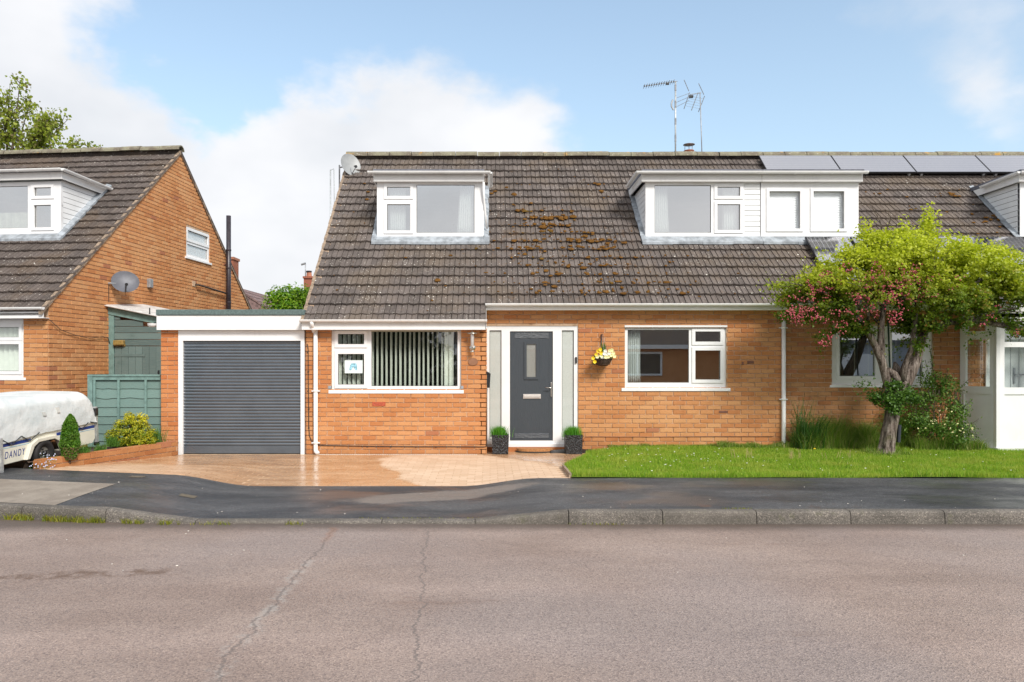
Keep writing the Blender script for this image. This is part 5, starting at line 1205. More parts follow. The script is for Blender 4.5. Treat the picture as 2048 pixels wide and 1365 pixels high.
sp = [(random.uniform(1730, 2000), random.uniform(370, 470), random.uniform(.012, .03)) for _ in range(34)] + [(1910 + random.gauss(0, 6), 390 + random.gauss(0, 3), .04) for _ in range(7)] + [(1975 + random.gauss(0, 14), 438 + random.gauss(0, 6), .035) for _ in range(10)]
moss(nroof, sp)
eaves(nb, XP + .10, 13, YD, 2.52, 2.44, 2.542, 12.14, .045)
d3 = dormer(nb, 4.88, 6.64, False, True, wx(1521, 112.6), wx(1736, 112.6), 4.865, wx(1725.5, 111.8))
pwindow(nb, YM, SM, (1521.5, 1717, 362.5, 475), [(1538, 1600, 383, 458, 's', 'glass_clear'), (1626, 1688, 383, 458, 's', 'glass_clear')])
room(nb, 4.90, 6.58, YM + .08, 16.3, 2.9, 4.9, 'room_up')
for (a, c, l) in ((1534, 1604, 'left'), (1622, 1692, 'right')):
    b = MB(); z0, z1 = wz(462, SM), wz(379, SM); n = 34
    for i in range(n + 1):
        zz = z0 + (z1 - z0) * i / n
        for x in (wx(a, SM), wx(c, SM)): b.v.append((x, YM + .075 + (.006 if i % 2 else 0), zz))
    for i in range(n): b.f.append((2 * i, 2 * i + 1, 2 * i + 3, 2 * i + 2))
    o = b.build('pleated_blind', 'blind_white', loc=(0, 0, 0)); tag(o, f'drawn white pleated blind behind the {l} light of the right hand dormer window', 'blind')
    so = o.modifiers.new('cloth', 'SOLIDIFY'); so.thickness = .002; MB().box(wx(a, SM), wx(c, SM), YM + .065, YM + .09, wz(384.5, SM), wz(381, SM)).build('head_rail', 'white', o)
d4 = dormer(nb, 9.55, 11.9, True, False, 9.42, 12.0, 9.46, 12.0)
gutter(d4, (9.40, 13.32, 4.985), (9.40, 14.35, 4.965), .043, .55)
window(nb, (9.55, YM, wz(475, SM)), 2.35, 1.01, [(.12, 1.1, .08, .92, 'f', 'glass_up'), (1.2, 2.2, .08, .92, 'f', 'glass_up')])
room(nb, 9.6, 11.85, YM + .08, 16.3, 2.9, 4.9, 'room_up')
pwindow(nb, YD + .03, SD, NWIN, [(1680, 1752, 664, 753, 's', 'glass_grey'), (1785, 1846, 664, 753, 's', 'glass_grey')], sill=(.04, .045, .05))
room(nb, 4.95, 7.6, YD + .12, 14.5, .12, 2.5, 'room_up')
b = MB(); b.quad((5.1, YD + .5, .2), (7.5, YD + .5, .2), (7.5, YD + .5, 2.4), (5.1, YD + .5, 2.4))
for k in range(5):
    x = wx(1690 + 28 * k, SD); tag(MB().box(x, x + .008, YD + .16, YD + .165, 1.2, 2.15).build('blind_cord', 'blind'), ['leftmost','second','third','fourth','rightmost'][k] + ' thin pale cord in the window behind the hawthorn', 'cord')

# solar panels: an upper row lying sideways, a lower row standing upright
def panel(px, py, W, H, matn, label, grp):
    Y = 15497 / (py + 670); s = 1500 / Y; x = wx(px, s); e2 = Vector((0, c_, sn)); e3 = Vector((0, -sn, c_)); top = Vector((x, Y, T(Y))) + e3 * .10
    t = thing('solar_panel', label, 'solar panel', top - e2 * H, group=grp, rot=(P, 0, 0))
    MB().plate(0, W, 0, H, [(.012, W - .012, .012, H - .012)], -.035, .002)  # in x/z: turned below
    b = MB(); b.box(0, W, 0, H, -.035, -.002); b.build('frame', 'pv_frame', t); MB().box(.012, W - .012, .012, H - .012, -.001, .002).build('cells', matn, t)
    MB().box(.1, .14, .0, H, -.085, -.036).build('rail', 'alu', t); MB().box(W - .14, W - .10, 0, H, -.085, -.036).build('rail', 'alu', t)
for k in range(5):
    panel(1515 + 143.6 * k, 320, 1.49, .70, 'pv_wide', ['leftmost upper solar panel, half hidden by the wide dormer roof', 'second upper solar panel from the left, beside the wide dormer corner', 'third upper solar panel from the left, between the dormers', 'fourth upper solar panel, running behind the far right dormer', 'last upper solar panel above the far right dormer'][k], 'sideways solar panels below the ridge')
for k, (px, lab) in enumerate([(1607, 'leftmost lower solar panel, just under the wide dormer'), (1697, 'second lower solar panel, behind the tree top'), (1783, 'third lower solar panel, behind the tree top'), (1869, 'fourth lower solar panel, behind the tree top'), (1955, 'fifth lower solar panel, dark, near the right edge'), (2041, 'lower solar panel cut by the right edge of the photo')]):
    panel(px, 483, .76, 1.5, 'pv_tall', lab, 'upright solar panels in the lower row')

# porch on the adjoining house (part of it)
po = MB().box(7.80, 10.6, 11.80, 12.40, 2.30, 2.36).build('porch', 'white_paint', nb)
A_, B_ = Vector((7.77, YD - .02, 0)), Vector((8.03, 11.88, 0)); LW_ = (B_ - A_).length; an = math.atan2(B_.y - A_.y, B_.x - A_.x)
def porch_face(o, W, H, lites, panels, rz, gm='glass'):
    b = MB(); b.plate(0, W, 0, H, [l[:4] for l in lites] + panels, 0, .06)
    w = b.build('glazed_screen', 'white', nb, loc=o, rz=rz, bevel=.003)
    for l in lites: MB().box(l[0], l[1], .026, .032, l[2], l[3]).build('pane', gm, w); 
    for l in lites:
        if l[4] == 's': MB().plate(l[0] - .045, l[1] + .045, l[2] - .045, l[3] + .045, [(l[0] + .002, l[1] - .002, l[2] + .002, l[3] - .002)], -.016, .003).build('sash', 'white', w, bevel=.004)
    for p in panels: MB().box(p[0], p[1], .018, .05, p[2], p[3]).build('lower_panel', 'white', w)
    return w
porch_face((A_.x, A_.y, .22), LW_, 2.08, [(.09, LW_ - .11, .98, 1.74, 'f'), (.11, LW_ - .14, 1.87, 2.0, 's')], [(.07, LW_ - .10, .08, .86)], an)
porch_face((8.03, 11.88, .22), 2.5, 2.08, [(.12, .86, .97, 1.61, 'f'), (.12, .86, 1.69, 2.0, 'f'), (1.0, 1.75, .97, 1.61, 'f'), (1.0, 1.75, 1.69, 2.0, 'f')], [(.12, .86, .09, .86), (1.0, 1.75, .09, .86)], 0)
MB().box(8.0, 8.07, 11.85, 11.92, .2, 2.3).build('corner_post', 'white', nb, bevel=.006)
b = MB(); b.hexa([(7.76, 12.42, .17), (8.02, 11.84, .17), (10.6, 11.84, .17), (10.6, 12.42, .17), (7.74, 12.42, .235), (8.0, 11.82, .235), (10.6, 11.82, .235), (10.6, 12.42, .235)]); b.build('porch_sill', 'white', nb)
MB().hexa([(8.0, 11.85, .1), (10.6, 11.85, .1), (10.6, 12.38, .1), (7.82, 12.38, .1), (8.0, 11.87, .17), (10.6, 11.87, .17), (10.6, 12.38, .17), (7.82, 12.38, .17)]).build('porch_plinth', 'brick_red', nb)
b = MB(); b.box(7.88, 10.6, 11.80, 11.825, 2.20, 2.58); b.build('porch_fascia', 'white_paint', nb)
b = MB(); b.hexa([(7.84, 11.8, 2.56), (10.6, 11.8, 2.56), (10.6, 12.44, 2.62), (7.74, 12.44, 2.62), (7.84, 11.8, 2.59), (10.6, 11.8, 2.59), (10.6, 12.44, 2.66), (7.74, 12.44, 2.66)]); b.build('porch_roof', 'felt_dark', nb)
pd = MB().box(8.18, 9.2, YD - .05, YD - .02, .28, 2.2).build('inner_door', 'clad', nb)
for k in range(6): MB().box(8.30 + .14 * k, 8.306 + .14 * k, YD - .056, YD - .049, .3, 2.18).build('door_groove', 'alu', pd)
MB().tube([(8.64, YD - .06, 1.39), (8.64, YD - .10, 1.39), (8.80, YD - .10, 1.39)], .012, 6).build('handle', 'alu', pd); MB().box(8.625, 8.655, YD - .066, YD - .048, 1.24, 1.5).build('handle_plate', 'alu', pd)

# ================================================================ left neighbour, turned slightly
C0 = Vector((-7.21, 12.24, 0)); AL = -math.atan(.1)
lh = thing('left_house', 'brick house on the left, gable end with small window, dark tiled roof with dormer', 'house', C0, AL)
def LH(u, v, z): c, s = math.cos(AL), math.sin(AL); return Vector((C0.x + u * c - v * s, C0.y + u * s + v * c, z))
LWX = (-3.2, -.43, 1.345, 2.30)
brickwall(lh, (-6.5, 0, 0), 0, 6.5, .1, 2.33, [(6.5 + LWX[0], 6.5 + LWX[1], LWX[2], 2.6)], 'brick_gable', 60, score=lambda t: -t[1])
TLc = lambda v: 2.56 + .865 * v
GW = (4.47, 5.56, 3.965, 4.635)
brickwall(lh, (0, 0, 0), R(90), 8.38, .1, 6.16, [GW], 'brick_gable', 240, lim=lambda z: (max(0, (z - 2.53) / .865), 8.38 - max(0, (z - 2.53) / .865)), score=lambda t: t[0] + max(0, 1.0 - t[2]) * 6)
MB().box(-6.5, -.1, 8.28, 8.38, .05, 2.5).build('back_wall', 'brick_far', lh)
PL = math.atan(.865); cl, sl_ = math.cos(PL), math.sin(PL); YRL = 4.19; ZRL = TLc(YRL) + .06
b = MB(); dk = lambda x0, x1, ya, yb: b.quad((x0, ya, TLc(ya) - .04), (x1, ya, TLc(ya) - .04), (x1, yb, TLc(yb) - .04), (x0, yb, TLc(yb) - .04))
dk(-6.5, -.0, -.18, 1.58); dk(-.889, 0, 1.58, 2.95); dk(-6.5, 0, 2.95, YRL); b.quad((-6.5, 8.6, TLc(-.2) - .04), (0, 8.6, TLc(-.2) - .04), (0, YRL, ZRL - .1), (-6.5, YRL, ZRL - .1)); lroof = b.build('roof', 'deck', lh)
MB().hexa([(-6.5, YRL, ZRL - .08), (.04, YRL, ZRL - .08), (.04, 8.6, 2.40), (-6.5, 8.6, 2.40), (-6.5, YRL, ZRL), (.04, YRL, ZRL), (.04, 8.6, 2.46), (-6.5, 8.6, 2.46)]).build('back_slope', 'tile_left', lroof)
rows = [.2575 * i for i in range(22)]
tiles(lroof, .045 - 30 * TW, 30, -.2, TLc(-.2) + .055, PL, rows, lambda x, s, r: x < -.90 and 1.50 < -.2 + s * cl < 2.84, 'tile_left', 260, score=lambda t: t[1] - t[0] * 1.2 if t[0] > -4.3 else 99)
ridge(lroof, -5.4, .06, YRL, ZRL + .02)
for sgn in (1, -1):
    b = MB()
    for k in range(34):
        v0, v1 = -.2 + k * .13, -.2 + (k + 1) * .13 - .002
        if v0 > YRL: break
        z0, z1 = TLc(v0), TLc(min(v1, YRL)); v1 = min(v1, YRL)
        f = (lambda v: v) if sgn == 1 else (lambda v: 2 * YRL - v); j = random.uniform(-.004, .004)
        b.hexa([(-.02, f(v0), z0 - .03), (.038 + j, f(v0), z0 - .03), (.038 + j, f(v1), z1 - .03), (-.02, f(v1), z1 - .03), (-.02, f(v0), z0 + .045), (.038 + j, f(v0), z0 + .045), (.038 + j, f(v1), z1 + .045), (-.02, f(v1), z1 + .045)])
    b.build('verge', 'timber', lroof)
MB().box(-6.5, .03, -.16, -.14, 2.30, 2.41).build('fascia', 'white_paint', lh, bevel=.003); MB().box(-6.5, .02, -.139, .0, 2.305, 2.315).build('soffit', 'white_paint', lh)
gutter(lh, (-6.5, -.20, 2.475), (.06, -.20, 2.475), .045, .7)
window(lh, (LWX[0], .03, LWX[2]), LWX[1] - LWX[0], LWX[3] - LWX[2], [(1.4, 2.68, .56, .84, 's'), (1.4, 2.68, .09, .42, 's')] if 0 else
       [(1.0, LWX[1] - LWX[0] - .095, .655, .825, 's'), (1.0, LWX[1] - LWX[0] - .095, .10, .545, 's'), (.08, .88, .08, .86, 'f')], sill=(.05, .05, .05))
b = MB(); b.box(-6, -.12, .12, .13, .2, 2.28)
room(lh, -6.3, -.12, .14, 3.5, .2, 2.35, 'room_dark')
lb = thing('vertical_blind', 'pale closed vertical blind in the ground floor window of the left house', 'blind', LH(-1.6, .12, 1.36), AL); OFF[lb] = Vector((0, 0, 0))
sm2 = MB(); 
for i in range(5): a = -.047 + .094 * i / 4; sm2.v += [(a, .008 * (1 - (a / .047) ** 2), 0), (a, .008 * (1 - (a / .047) ** 2), .9)]
sm2.f = [(2 * i, 2 * i + 2, 2 * i + 3, 2 * i + 1) for i in range(4)]; me2 = sm2.mesh('slat'); me2.materials.append(M['blind'])
for k in range(30): shared('slat', me2, lb, (-1.5 + k * .088, 0, 0), (0, 0, R(22)))
# left dormer
TYl = lambda z: (z - 2.56) / .865 - .03
ld = MB().box(-5.2, -.80, 1.42, 2.98, 5.10, 5.16).build('dormer', 'felt_dark', lh)
MB().box(-5.2, -.80, 1.46, 1.485, 4.965, 5.10).build('fascia', 'white_paint', ld, bevel=.003)
MB().prism([(1.487, 4.965), (2.70, 4.965), (2.84, 5.095), (1.487, 5.095)], -.822, -.80).build('side_fascia', 'white_paint', ld)
gutter(ld, (-5.2, 1.37, 5.135), (-.74, 1.37, 5.135), .045, .8); gutter(ld, (-.735, 1.37, 5.135), (-.735, 2.86, 5.115), .045, .6)
cheek(ld, -.889, 1, 4.965, lambda v: TLc(v) + .04, TYl, 1.58)
b = MB()
for k in range(9):
    ya, yb = 1.46 + k * .165, 1.46 + (k + 1) * .165 + .012; w = .10 + random.uniform(-.006, .01); l = .10 + .006 * (k % 2)
    b.hexa([(-.889, ya, TLc(ya) + .05), (-.889 + w, ya, TLc(ya) + .05), (-.889 + w, yb, TLc(yb) + .05), (-.889, yb, TLc(yb) + .05), (-.889, ya, TLc(ya) + l + .04), (-.889 + w, ya, TLc(ya) + l), (-.889 + w, yb, TLc(yb) + l - .012), (-.889, yb, TLc(yb) + l + .02)])
b.build('lead_flashing', 'lead', ld)
b = MB(); b.hexa([(-5, 1.40, TLc(1.40)), (-.80, 1.40, TLc(1.40)), (-.80, 1.58, TLc(1.56)), (-5, 1.58, TLc(1.56)), (-5, 1.40, TLc(1.40) + .10), (-.80, 1.40, TLc(1.40) + .10), (-.80, 1.58, TLc(1.56) + .09), (-5, 1.58, TLc(1.56) + .09)]); b.build('lead_apron', 'lead', ld)
zb = 4.02; window(lh, (-3.6, 1.56, zb - .04), 3.6 - .889, .97, [(.1, 3.6 - 1.545, .115, .90, 'f', 'glass_up'), (3.6 - 1.42, 3.6 - 1.075, .70, .862, 's', 'glass_up'), (3.6 - 1.42, 3.6 - 1.075, .115, .535, 's', 'glass_up')])
room(lh, -5.1, -.93, 1.64, 4.4, 3.2, 5.05, 'room_up')
b = MB(); n = 40
for i in range(n + 1): x = -3.4 + 1.78 * i / n; b.v += [(x, .01 * math.sin(i * 1.7), 4.06), (x, .01 * math.sin(i * 1.7), 4.42)]
b.f = [(2 * i, 2 * i + 2, 2 * i + 3, 2 * i + 1) for i in range(n)]; p = LH(0, 1.72, 0); o = b.build('curtain', plain('cream net', (.62, .62, .52), .9), loc=p, rz=AL); tag(o, 'cream half-height net curtain in the left house dormer window', 'curtain'); so = o.modifiers.new('cloth', 'SOLIDIFY'); so.thickness = .002
# gable window
window(lh, (-.012, GW[0], GW[2]), GW[1] - GW[0], GW[3] - GW[2], [(.07, 1.02, .065, .30, 'f', 'frost_white'), (.07, 1.02, .385, .60, 's', 'frost_white')], rz=R(90), sill=(.06, .05, .05)) if 0 else None
M['frost_white'] = mat_frost('pale obscured glass', (.72, .75, .75), .1)
gwn = window(lh, (-.005, GW[0], GW[2]), GW[1] - GW[0], GW[3] - GW[2], [(.07, 1.02, .065, .29, 'f', 'frost_white'), (.07, 1.02, .40, .60, 's', 'frost_white')], rz=R(90), sill=(.06, .05, .05))
MB().box(GW[0], GW[1], 0, .02, 0, .02).build if 0 else None
MB().box(-.14, -.12, GW[0] - .05, GW[1] + .05, GW[2] - .05, GW[3] + .05).build('interior_wall', 'room_up', lh)

# bits on the gable
def wpx(px, out=0.):   # distance along the gable wall seen at a picture column
    m = (px - CX) / F; t = (m * 12.24 + 7.21) / (.1 - m); return t, LH(out * 1.0, t * math.sqrt(1.01), 0)
c3 = (-6.82, 14.02, wz(566, 107.0)); br = LH(0.0, 1.60, wz(567, 108.5))
dish('satellite_dish', 'grey satellite dish on the brick gable of the left house', c3, (.46, -.80, .38), .235, 'dish', [(c3[0] - .02, c3[1] + .10, c3[2] - .02), tuple(br + Vector((.05, 0, 0))), tuple(br)], 'black', .93)
MB().tube([tuple(br + Vector((.02, 0, -.02))), tuple(br + Vector((.02, 0, -.34)))], .006, 5).build('thin_cable', 'cable'); tag(bpy.context.scene.objects['thin_cable.002'] if 'thin_cable.002' in bpy.context.scene.objects else bpy.context.scene.objects['thin_cable'], 'short cable hanging under the grey dish on the left gable', 'cable')
t, q_ = wpx(296); j = LH(.03, t + .02, wz(567, F / q_.y)); tag(MB().box(-.03, .05, -.06, .06, -.09, .09).build('junction_box', 'alu', loc=j, rz=AL, bevel=.01), 'grey junction box on the gable beside the satellite dish', 'junction box')
tf = 6.36; fx = LH(.11, tf, 0); zt, zbm = wz(432, F / fx.y), 1.9
fl = thing('flue_pipe', 'tall black flue pipe standing against the left gable above the garage', 'flue', (fx.x, fx.y, zbm))
MB().tube([(fx.x, fx.y, zbm), (fx.x, fx.y, zt)], .057, 14).build('pipe', 'black_metal', fl, smooth=True)
for z in (zt - .85, zt - 1.3, zbm + 1.2): MB().lathe([(.058, -.02), (.066, -.018), (.066, .018), (.058, .02)], (fx.x, fx.y, z), 14).build('joint_ring', 'black_metal', fl)
w0 = LH(0, tf, wz(530, F / fx.y)); MB().tube([tuple(w0), (fx.x + .08, fx.y, w0.z)], .012, 6).build('bracket', 'black_metal', fl)
ta, tb = wpx(390)[0], wpx(446)[0]; MB().tube([tuple(LH(.0, ta, 3.37)), tuple(LH(.09, ta, 3.37)), tuple(LH(.09, tb, 3.31))], .022, 8).build('waste_pipe', 'cable', smooth=True); tag(sc.objects['waste_pipe'], 'short brown waste pipe running to the black flue', 'pipe')
MB().box(-.01, .012, -.07, .07, -.06, .06).build('mortar_patch', 'mortar', loc=LH(.012, ta - .06, 3.39), rz=AL); tag(sc.objects['mortar_patch'], 'small mortar patch around the waste pipe on the gable', 'patch')
pts = [LH(.04, t_, z) for t_, z in ((-.02, 2.28), (.25, 2.13), (.6, 2.06), (1.0, 2.02), (1.4, 2.06), (1.55, 2.04), (1.62, 1.92))]
o = MB().tube([tuple(p) for p in pts], .006, 5).build('drooping_wire', 'cable', smooth=True); tag(o, 'thin wire drooping across the brick gable of the left house', 'wire')

# lean-to screen of green boards between the houses
YS = 13.87; SS = 1500 / YS; xl, xr = wx(217.5, SS), -5.32; topz = lambda x: 2.66 - (x - xl) * .205
ls = thing('side_screen', 'faded green boarded screen with a plank door between house and garage', 'screen', ((xl + xr) / 2, YS, .1))
b = MB(); b.hexa([(xl, YS - .03, .1), (xl + .11, YS - .03, .1), (xl + .11, YS + .03, .1), (xl, YS + .03, .1), (xl, YS - .03, topz(xl) - .1), (xl + .11, YS - .03, topz(xl) - .12), (xl + .11, YS + .03, topz(xl) - .12), (xl, YS + .03, topz(xl) - .1)]); b.build('post', 'green_trim', ls)
MB().hexa([(xl - .02, YS - .045, topz(xl) - .17), (xr, YS - .045, topz(xr) - .17), (xr, YS - .0, topz(xr) - .17), (xl - .02, YS, topz(xl) - .17), (xl - .02, YS - .045, topz(xl) - .03), (xr, YS - .045, topz(xr) - .03), (xr, YS, topz(xr) - .03), (xl - .02, YS, topz(xl) - .03)]).build('top_board', 'green_trim', ls)
z = wz(692, SS); k = 0; bm = []
while z < 2.6:
    x = xl + .112; zt_ = z + .118; lim_x = xr
    zz0, zz1 = z, min(zt_, topz(x) - .15)
    if zz1 > zz0 + .02:
        xe = xr if topz(xr) - .15 > zz1 else min(xr, xl + (2.66 - .15 - zz1) / .205)
        MB().box(x, max(x + .1, xe), YS - .014 - .003 * (k % 2), YS + .01, zz0 + .003, zz1 - .004).build('plank', 'green_door', ls)
    z += .12; k += 1
dz1 = wz(692, SS) - .01; x = xl + .13; dr_ = MB().box(xl + .12, xl + 1.02, YS - .002, YS + .02, .12, dz1).build('door', 'green_door', ls)
for k in range(7): MB().box(xl + .125 + k * .127, xl + .125 + k * .127 + .122, YS - .022 + random.uniform(-.002, .002), YS - .003, .13, dz1 - .005).build('plank', 'green_door', dr_)
MB().box(xl + .12, xl + .68, YS - .032, YS - .022, 1.70, 1.75).build('ledge', 'green_door', dr_); MB().box(xl + .93, xl + .95, YS - .06, YS - .02, wz(748, SS), wz(741, SS)).build('handle', 'black', dr_)
for k in range(4): MB().box(xl + 1.035 + k * .125, xl + 1.035 + k * .125 + .12, YS - .018, YS + .01, .12, dz1).build('plank', 'green_door', ls)
al_ = thing('bulkhead_lamp', 'small aged amber bulkhead lamp above the green plank door', 'lamp', (wx(241, SS), YS - .06, wz(686, SS)))
MB().box(wx(231, SS), wx(252, SS), YS - .10, YS - .02, wz(691, SS), wz(681, SS)).build('lens', 'lamp_amber', al_, bevel=.012); MB().box(wx(231, SS) - .005, wx(252, SS) + .005, YS - .05, YS - .014, wz(693, SS), wz(689.5, SS)).build('base', 'lamp_amber', al_)
rf = MB(); n = 10
for i in range(n + 1):
    x = xl - .10 + (xr - xl + .1) * i / n; z = topz(x) + .0 + .012 * noise.noise((i * 1.3, 0, 0)); rf.v += [(x, YS - .10, z), (x, YS + 1.1, z + .13), (x, YS - .10, z - .028), (x, YS + 1.1, z + .10)]
for i in range(n): a = 4 * i; rf.f += [(a, a + 4, a + 5, a + 1), (a + 2, a + 3, a + 7, a + 6), (a, a + 2, a + 6, a + 4), (a + 1, a + 5, a + 7, a + 3)]
o = rf.build('lean_to_roof', 'poly'); tag(o, 'weathered white sheet roof sloping over the green screen', 'lean-to roof')
MB().box(wx(305, SS), wx(306.5, SS), YS - .14, YS - .12, topz(wx(305, SS)) - .05, topz(wx(305, SS)) + .1).build('clip', 'black', o)
gutter(o, (xl - .13, YS - .13, topz(xl) + .01), (xr, YS - .13, topz(xr) - .015), .022, 0, 'gutter', 'edge_trim')

# green waney-lap fence panel
YF = 12.16; SF = 1500 / YF; f0, f1 = wx(184, SF), wx(321, SF); ft = wz(751, SF)
fe = thing('fence_panel', 'green waney-lap fence panel behind the trailer and golden conifer', 'fence', ((f0 + f1) / 2, YF, .12))
MB().box(f0 - .06, f0 + .02, YF - .03, YF + .05, .12, ft + .01).build('post', 'green_trim', fe, bevel=.004)
MB().box(f0 - .06, f1, YF - .035, YF + .03, ft - .02, ft + .012).build('capping', 'green_trim', fe, bevel=.004); MB().box(f0 + .02, f1, YF - .02, YF + .0, ft - .075, ft - .021).build('top_rail', 'green_trim', fe)
for x in (f0 + .03, f0 + .42, f0 + .86): MB().box(x, x + .035, YF - .024, YF + .002, .2, ft - .076).build('batten', 'green_trim', fe)
z = ft - .08; k = 0
while z > .2:
    h = random.uniform(.125, .165); b = MB(); n = 22; am = random.choice([.002, .010, .012, .003]); sd = random.uniform(0, 50)
    for i in range(n + 1): x = f0 + .02 + (f1 - f0 - .02) * i / n; w = am * noise.noise((x * 5 + sd, 0, 0)) * 2; b.v += [(x, YF + .004, z - h + w), (x, YF + .020, z + .01), (x, YF + .014, z - h + w)]
    for i in range(n): a = 3 * i; b.f += [(a, a + 3, a + 4, a + 1), (a + 2, a, a + 3, a + 5)] if 0 else [(a, a + 3, a + 4, a + 1), (a + 2, a + 5, a + 3, a)]
    b.build('slat', 'green', fe); z -= h - .008

# low brick planter wall and soil bed
ang = math.atan2(11.95 - 9.55, .76); wlo = (wallX(9.55), 9.53, 0)
pw = thing('planter_wall', 'low brick retaining wall between the drive and the planted bed', 'wall', (wallX(10.7), 10.7, .1))
wlen = math.hypot(.76, 2.4) - .02
brickwall(pw, (wlo[0], wlo[1], 0), ang, wlen, .035, .335, [], 'brick_low', 60)
brickwall(pw, (wlo[0] - .1 * math.sin(ang) , wlo[1] + .1 * math.cos(ang) , 0), ang - R(90), .1, .035, .335, [], 'brick_low', 8)
u = Vector((math.cos(ang), math.sin(ang), 0)); nn = Vector((math.sin(ang), -math.cos(ang), 0)); cb_ = MB(); hx, hy = .1075, .055; cb_.box(-hx + .003, hx - .003, -hy, hy, -.008, .006); cm = cb_.mesh('brick'); cm.materials.append(M['brick_low'])
for k in range(int(wlen / .225)): p = Vector(wlo) + u * (.11 + k * .225) - nn * .045 + Vector((0, 0, .337)); shared('brick', cm, pw, p, (random.uniform(-.01, .01), 0, ang))
b = MB(); nx, ny = 14, 12
for i in range(nx + 1):
    for j in range(ny + 1):
        y = 9.6 + (12.10 - 9.6) * j / ny; xr_ = wallX(y) - .06; xl_ = xr_ - (.25 + 1.0 * sst(9.8, 11.4, y)) ; b.v.append((xl_ + (xr_ - xl_) * i / nx, y, .30 + .03 * noise.noise((i * .7, j * .7, 0)) - .12 * (1 - min(1, i / 4))))
for i in range(nx):
    for j in range(ny): a = i * (ny + 1) + j; b.f.append((a, a + ny + 1, a + ny + 2, a + 1))
tag(b.build('flower_bed', 'soil'), kind='structure')

# far houses seen through the gap
fa = thing('far_house', 'distant house with sloping red tiled roof and chimney behind the gable', 'house', (-8.5, 26, .1)); 
b = MB(); b.box(-11, -5.7, 24.2, 29, .1, 2.3); b.build('wall', 'brick_far', fa)
b = MB(); b.hexa([(-8.2, 23.9, 4.0), (-8.1, 23.9, 4.0), (-5.3, 29.3, 2.1), (-5.3, 23.9, 2.1), (-8.2, 23.9, 4.06), (-8.1, 23.9, 4.06), (-5.3, 29.3, 2.2), (-5.3, 23.9, 2.2)]) if 0 else None
b = MB(); b.add([(-8.2, 23.9, 4.02), (-7.95, 29.3, 4.02), (-5.2, 29.3, 2.1), (-5.2, 23.9, 2.1), (-11.2, 23.9, 2.1), (-11.2, 29.3, 2.1)], [(0, 3, 2, 1), (0, 1, 5, 4), (0, 4, 3)]); r_ = b.build('roof', 'tile_far', fa)
for k in range(12):
    t = k / 12; b = MB(); x0 = -8.16 + 2.96 * t; x1 = x0 + .26; z0 = 4.02 - 1.92 * t; z1 = z0 - .16
    b.hexa([(x0, 23.88, z0 - .02), (x1, 23.88, z1 - .02), (x1 , 29.3, z1 - .02), (x0 + .2, 29.3, z0 - .02), (x0, 23.88, z0 + .03), (x1, 23.88, z1 + .055), (x1, 29.3, z1 + .055), (x0 + .2, 29.3, z0 + .03)]); b.build('tile_course', 'tile_far', r_)
sC = 1500 / 24.0; b = MB(); b.box(wx(456, sC), wx(473, sC), 23.7, 24.2, 3.2, wz(522, sC)); b.box(wx(454.5, sC), wx(475, sC), 23.66, 24.24, wz(522, sC), wz(517, sC)); b.build('chimney', 'brick_far', fa)
s2 = 1500 / 31.
fb = thing('far_house', 'far house behind the laurel with chimney pot and small aerial', 'house', (wx(612, s2), 31, .1)); b = MB(); b.box(-11, -5.6, 30.4, 33, .1, 2.4); b.build('wall', 'brick_far', fb)
b = MB(); b.add([(-11, 30.2, 2.3), (-5.4, 30.2, 2.3), (-5.4, 33.2, 2.3), (-11, 33.2, 2.3), (-11, 31.7, 4.4), (-5.4, 31.7, 4.4)], [(0, 1, 5, 4), (2, 3, 4, 5), (1, 2, 5), (3, 0, 4)]); b.build('roof', 'tile_far', fb)
ch = MB(); ch.box(wx(605, s2), wx(621, s2), 31.2, 31.7, 3.8, wz(556, s2)); ch.box(wx(603.5, s2), wx(624, s2), 31.15, 31.75, wz(556, s2), wz(552, s2)); ch = ch.build('chimney', 'brick_far', fb)
MB().lathe([(.12, 0), (.10, .22), (.13, .25), (.0, .26)], (wx(613.5, s2), 31.4, wz(552, s2)), 12).build('chimney_pot', 'terracotta', ch); MB().lathe([(0, .0), (.12, .0), (.12, .05), (0, .06)], (wx(613, s2), 31.4, wz(543, s2)), 10).build('cap', 'black', ch)
ae = aerial_mast('tiny far aerial on the chimney beyond the laurel', wx(608.5, s2), 31.2, wz(527, s2), wz(556, s2), .02, 'alu'); MB().tube([(wx(600, s2), 31.2, wz(528.5, s2)), (wx(609, s2), 31.2, wz(525.5, s2))], .045, 6).build('boom', 'alu', ae)
mm = aerial_mast('thin double aerial pole seen beyond the left roof edge', wx(661, 60), 25, wz(340, 60), 2.0, .022, 'galv'); MB().tube([(wx(661, 60), 25, wz(341, 60)), (wx(668, 60), 25, wz(338, 60)), (wx(669, 60), 25, wz(420, 60))], .016, 6).build('arm', 'galv', mm)

# ================================================================ plants
def branch(b, p, d, L, r, depth, tips, spread=.55, up=.15, seg=4):
    pts = [Vector(p)]; rs = [r]; d = Vector(d).normalized()
    for i in range(seg): d = (d + Vector((random.gauss(0, .12), random.gauss(0, .12), random.gauss(0, .08) + up * .3))).normalized(); pts.append(pts[-1] + d * L / seg); rs.append(r * (1 - .55 * (i + 1) / seg))
    b.tube(pts, rs, 6 if r > .02 else 4, wob=.1)
    tips.append((pts[-1], d)); tips.append((pts[-2], d))
    if depth:
        for k in range(random.choice([2, 3, 3])):
            nd = (d + Vector((random.gauss(0, spread), random.gauss(0, spread), random.gauss(0, spread * .6) + up))).normalized(); branch(b, pts[random.choice([-1, -2, -1])], nd, L * random.uniform(.55, .8), r * .45 * random.uniform(.8, 1.1), depth - 1, tips, spread, up)
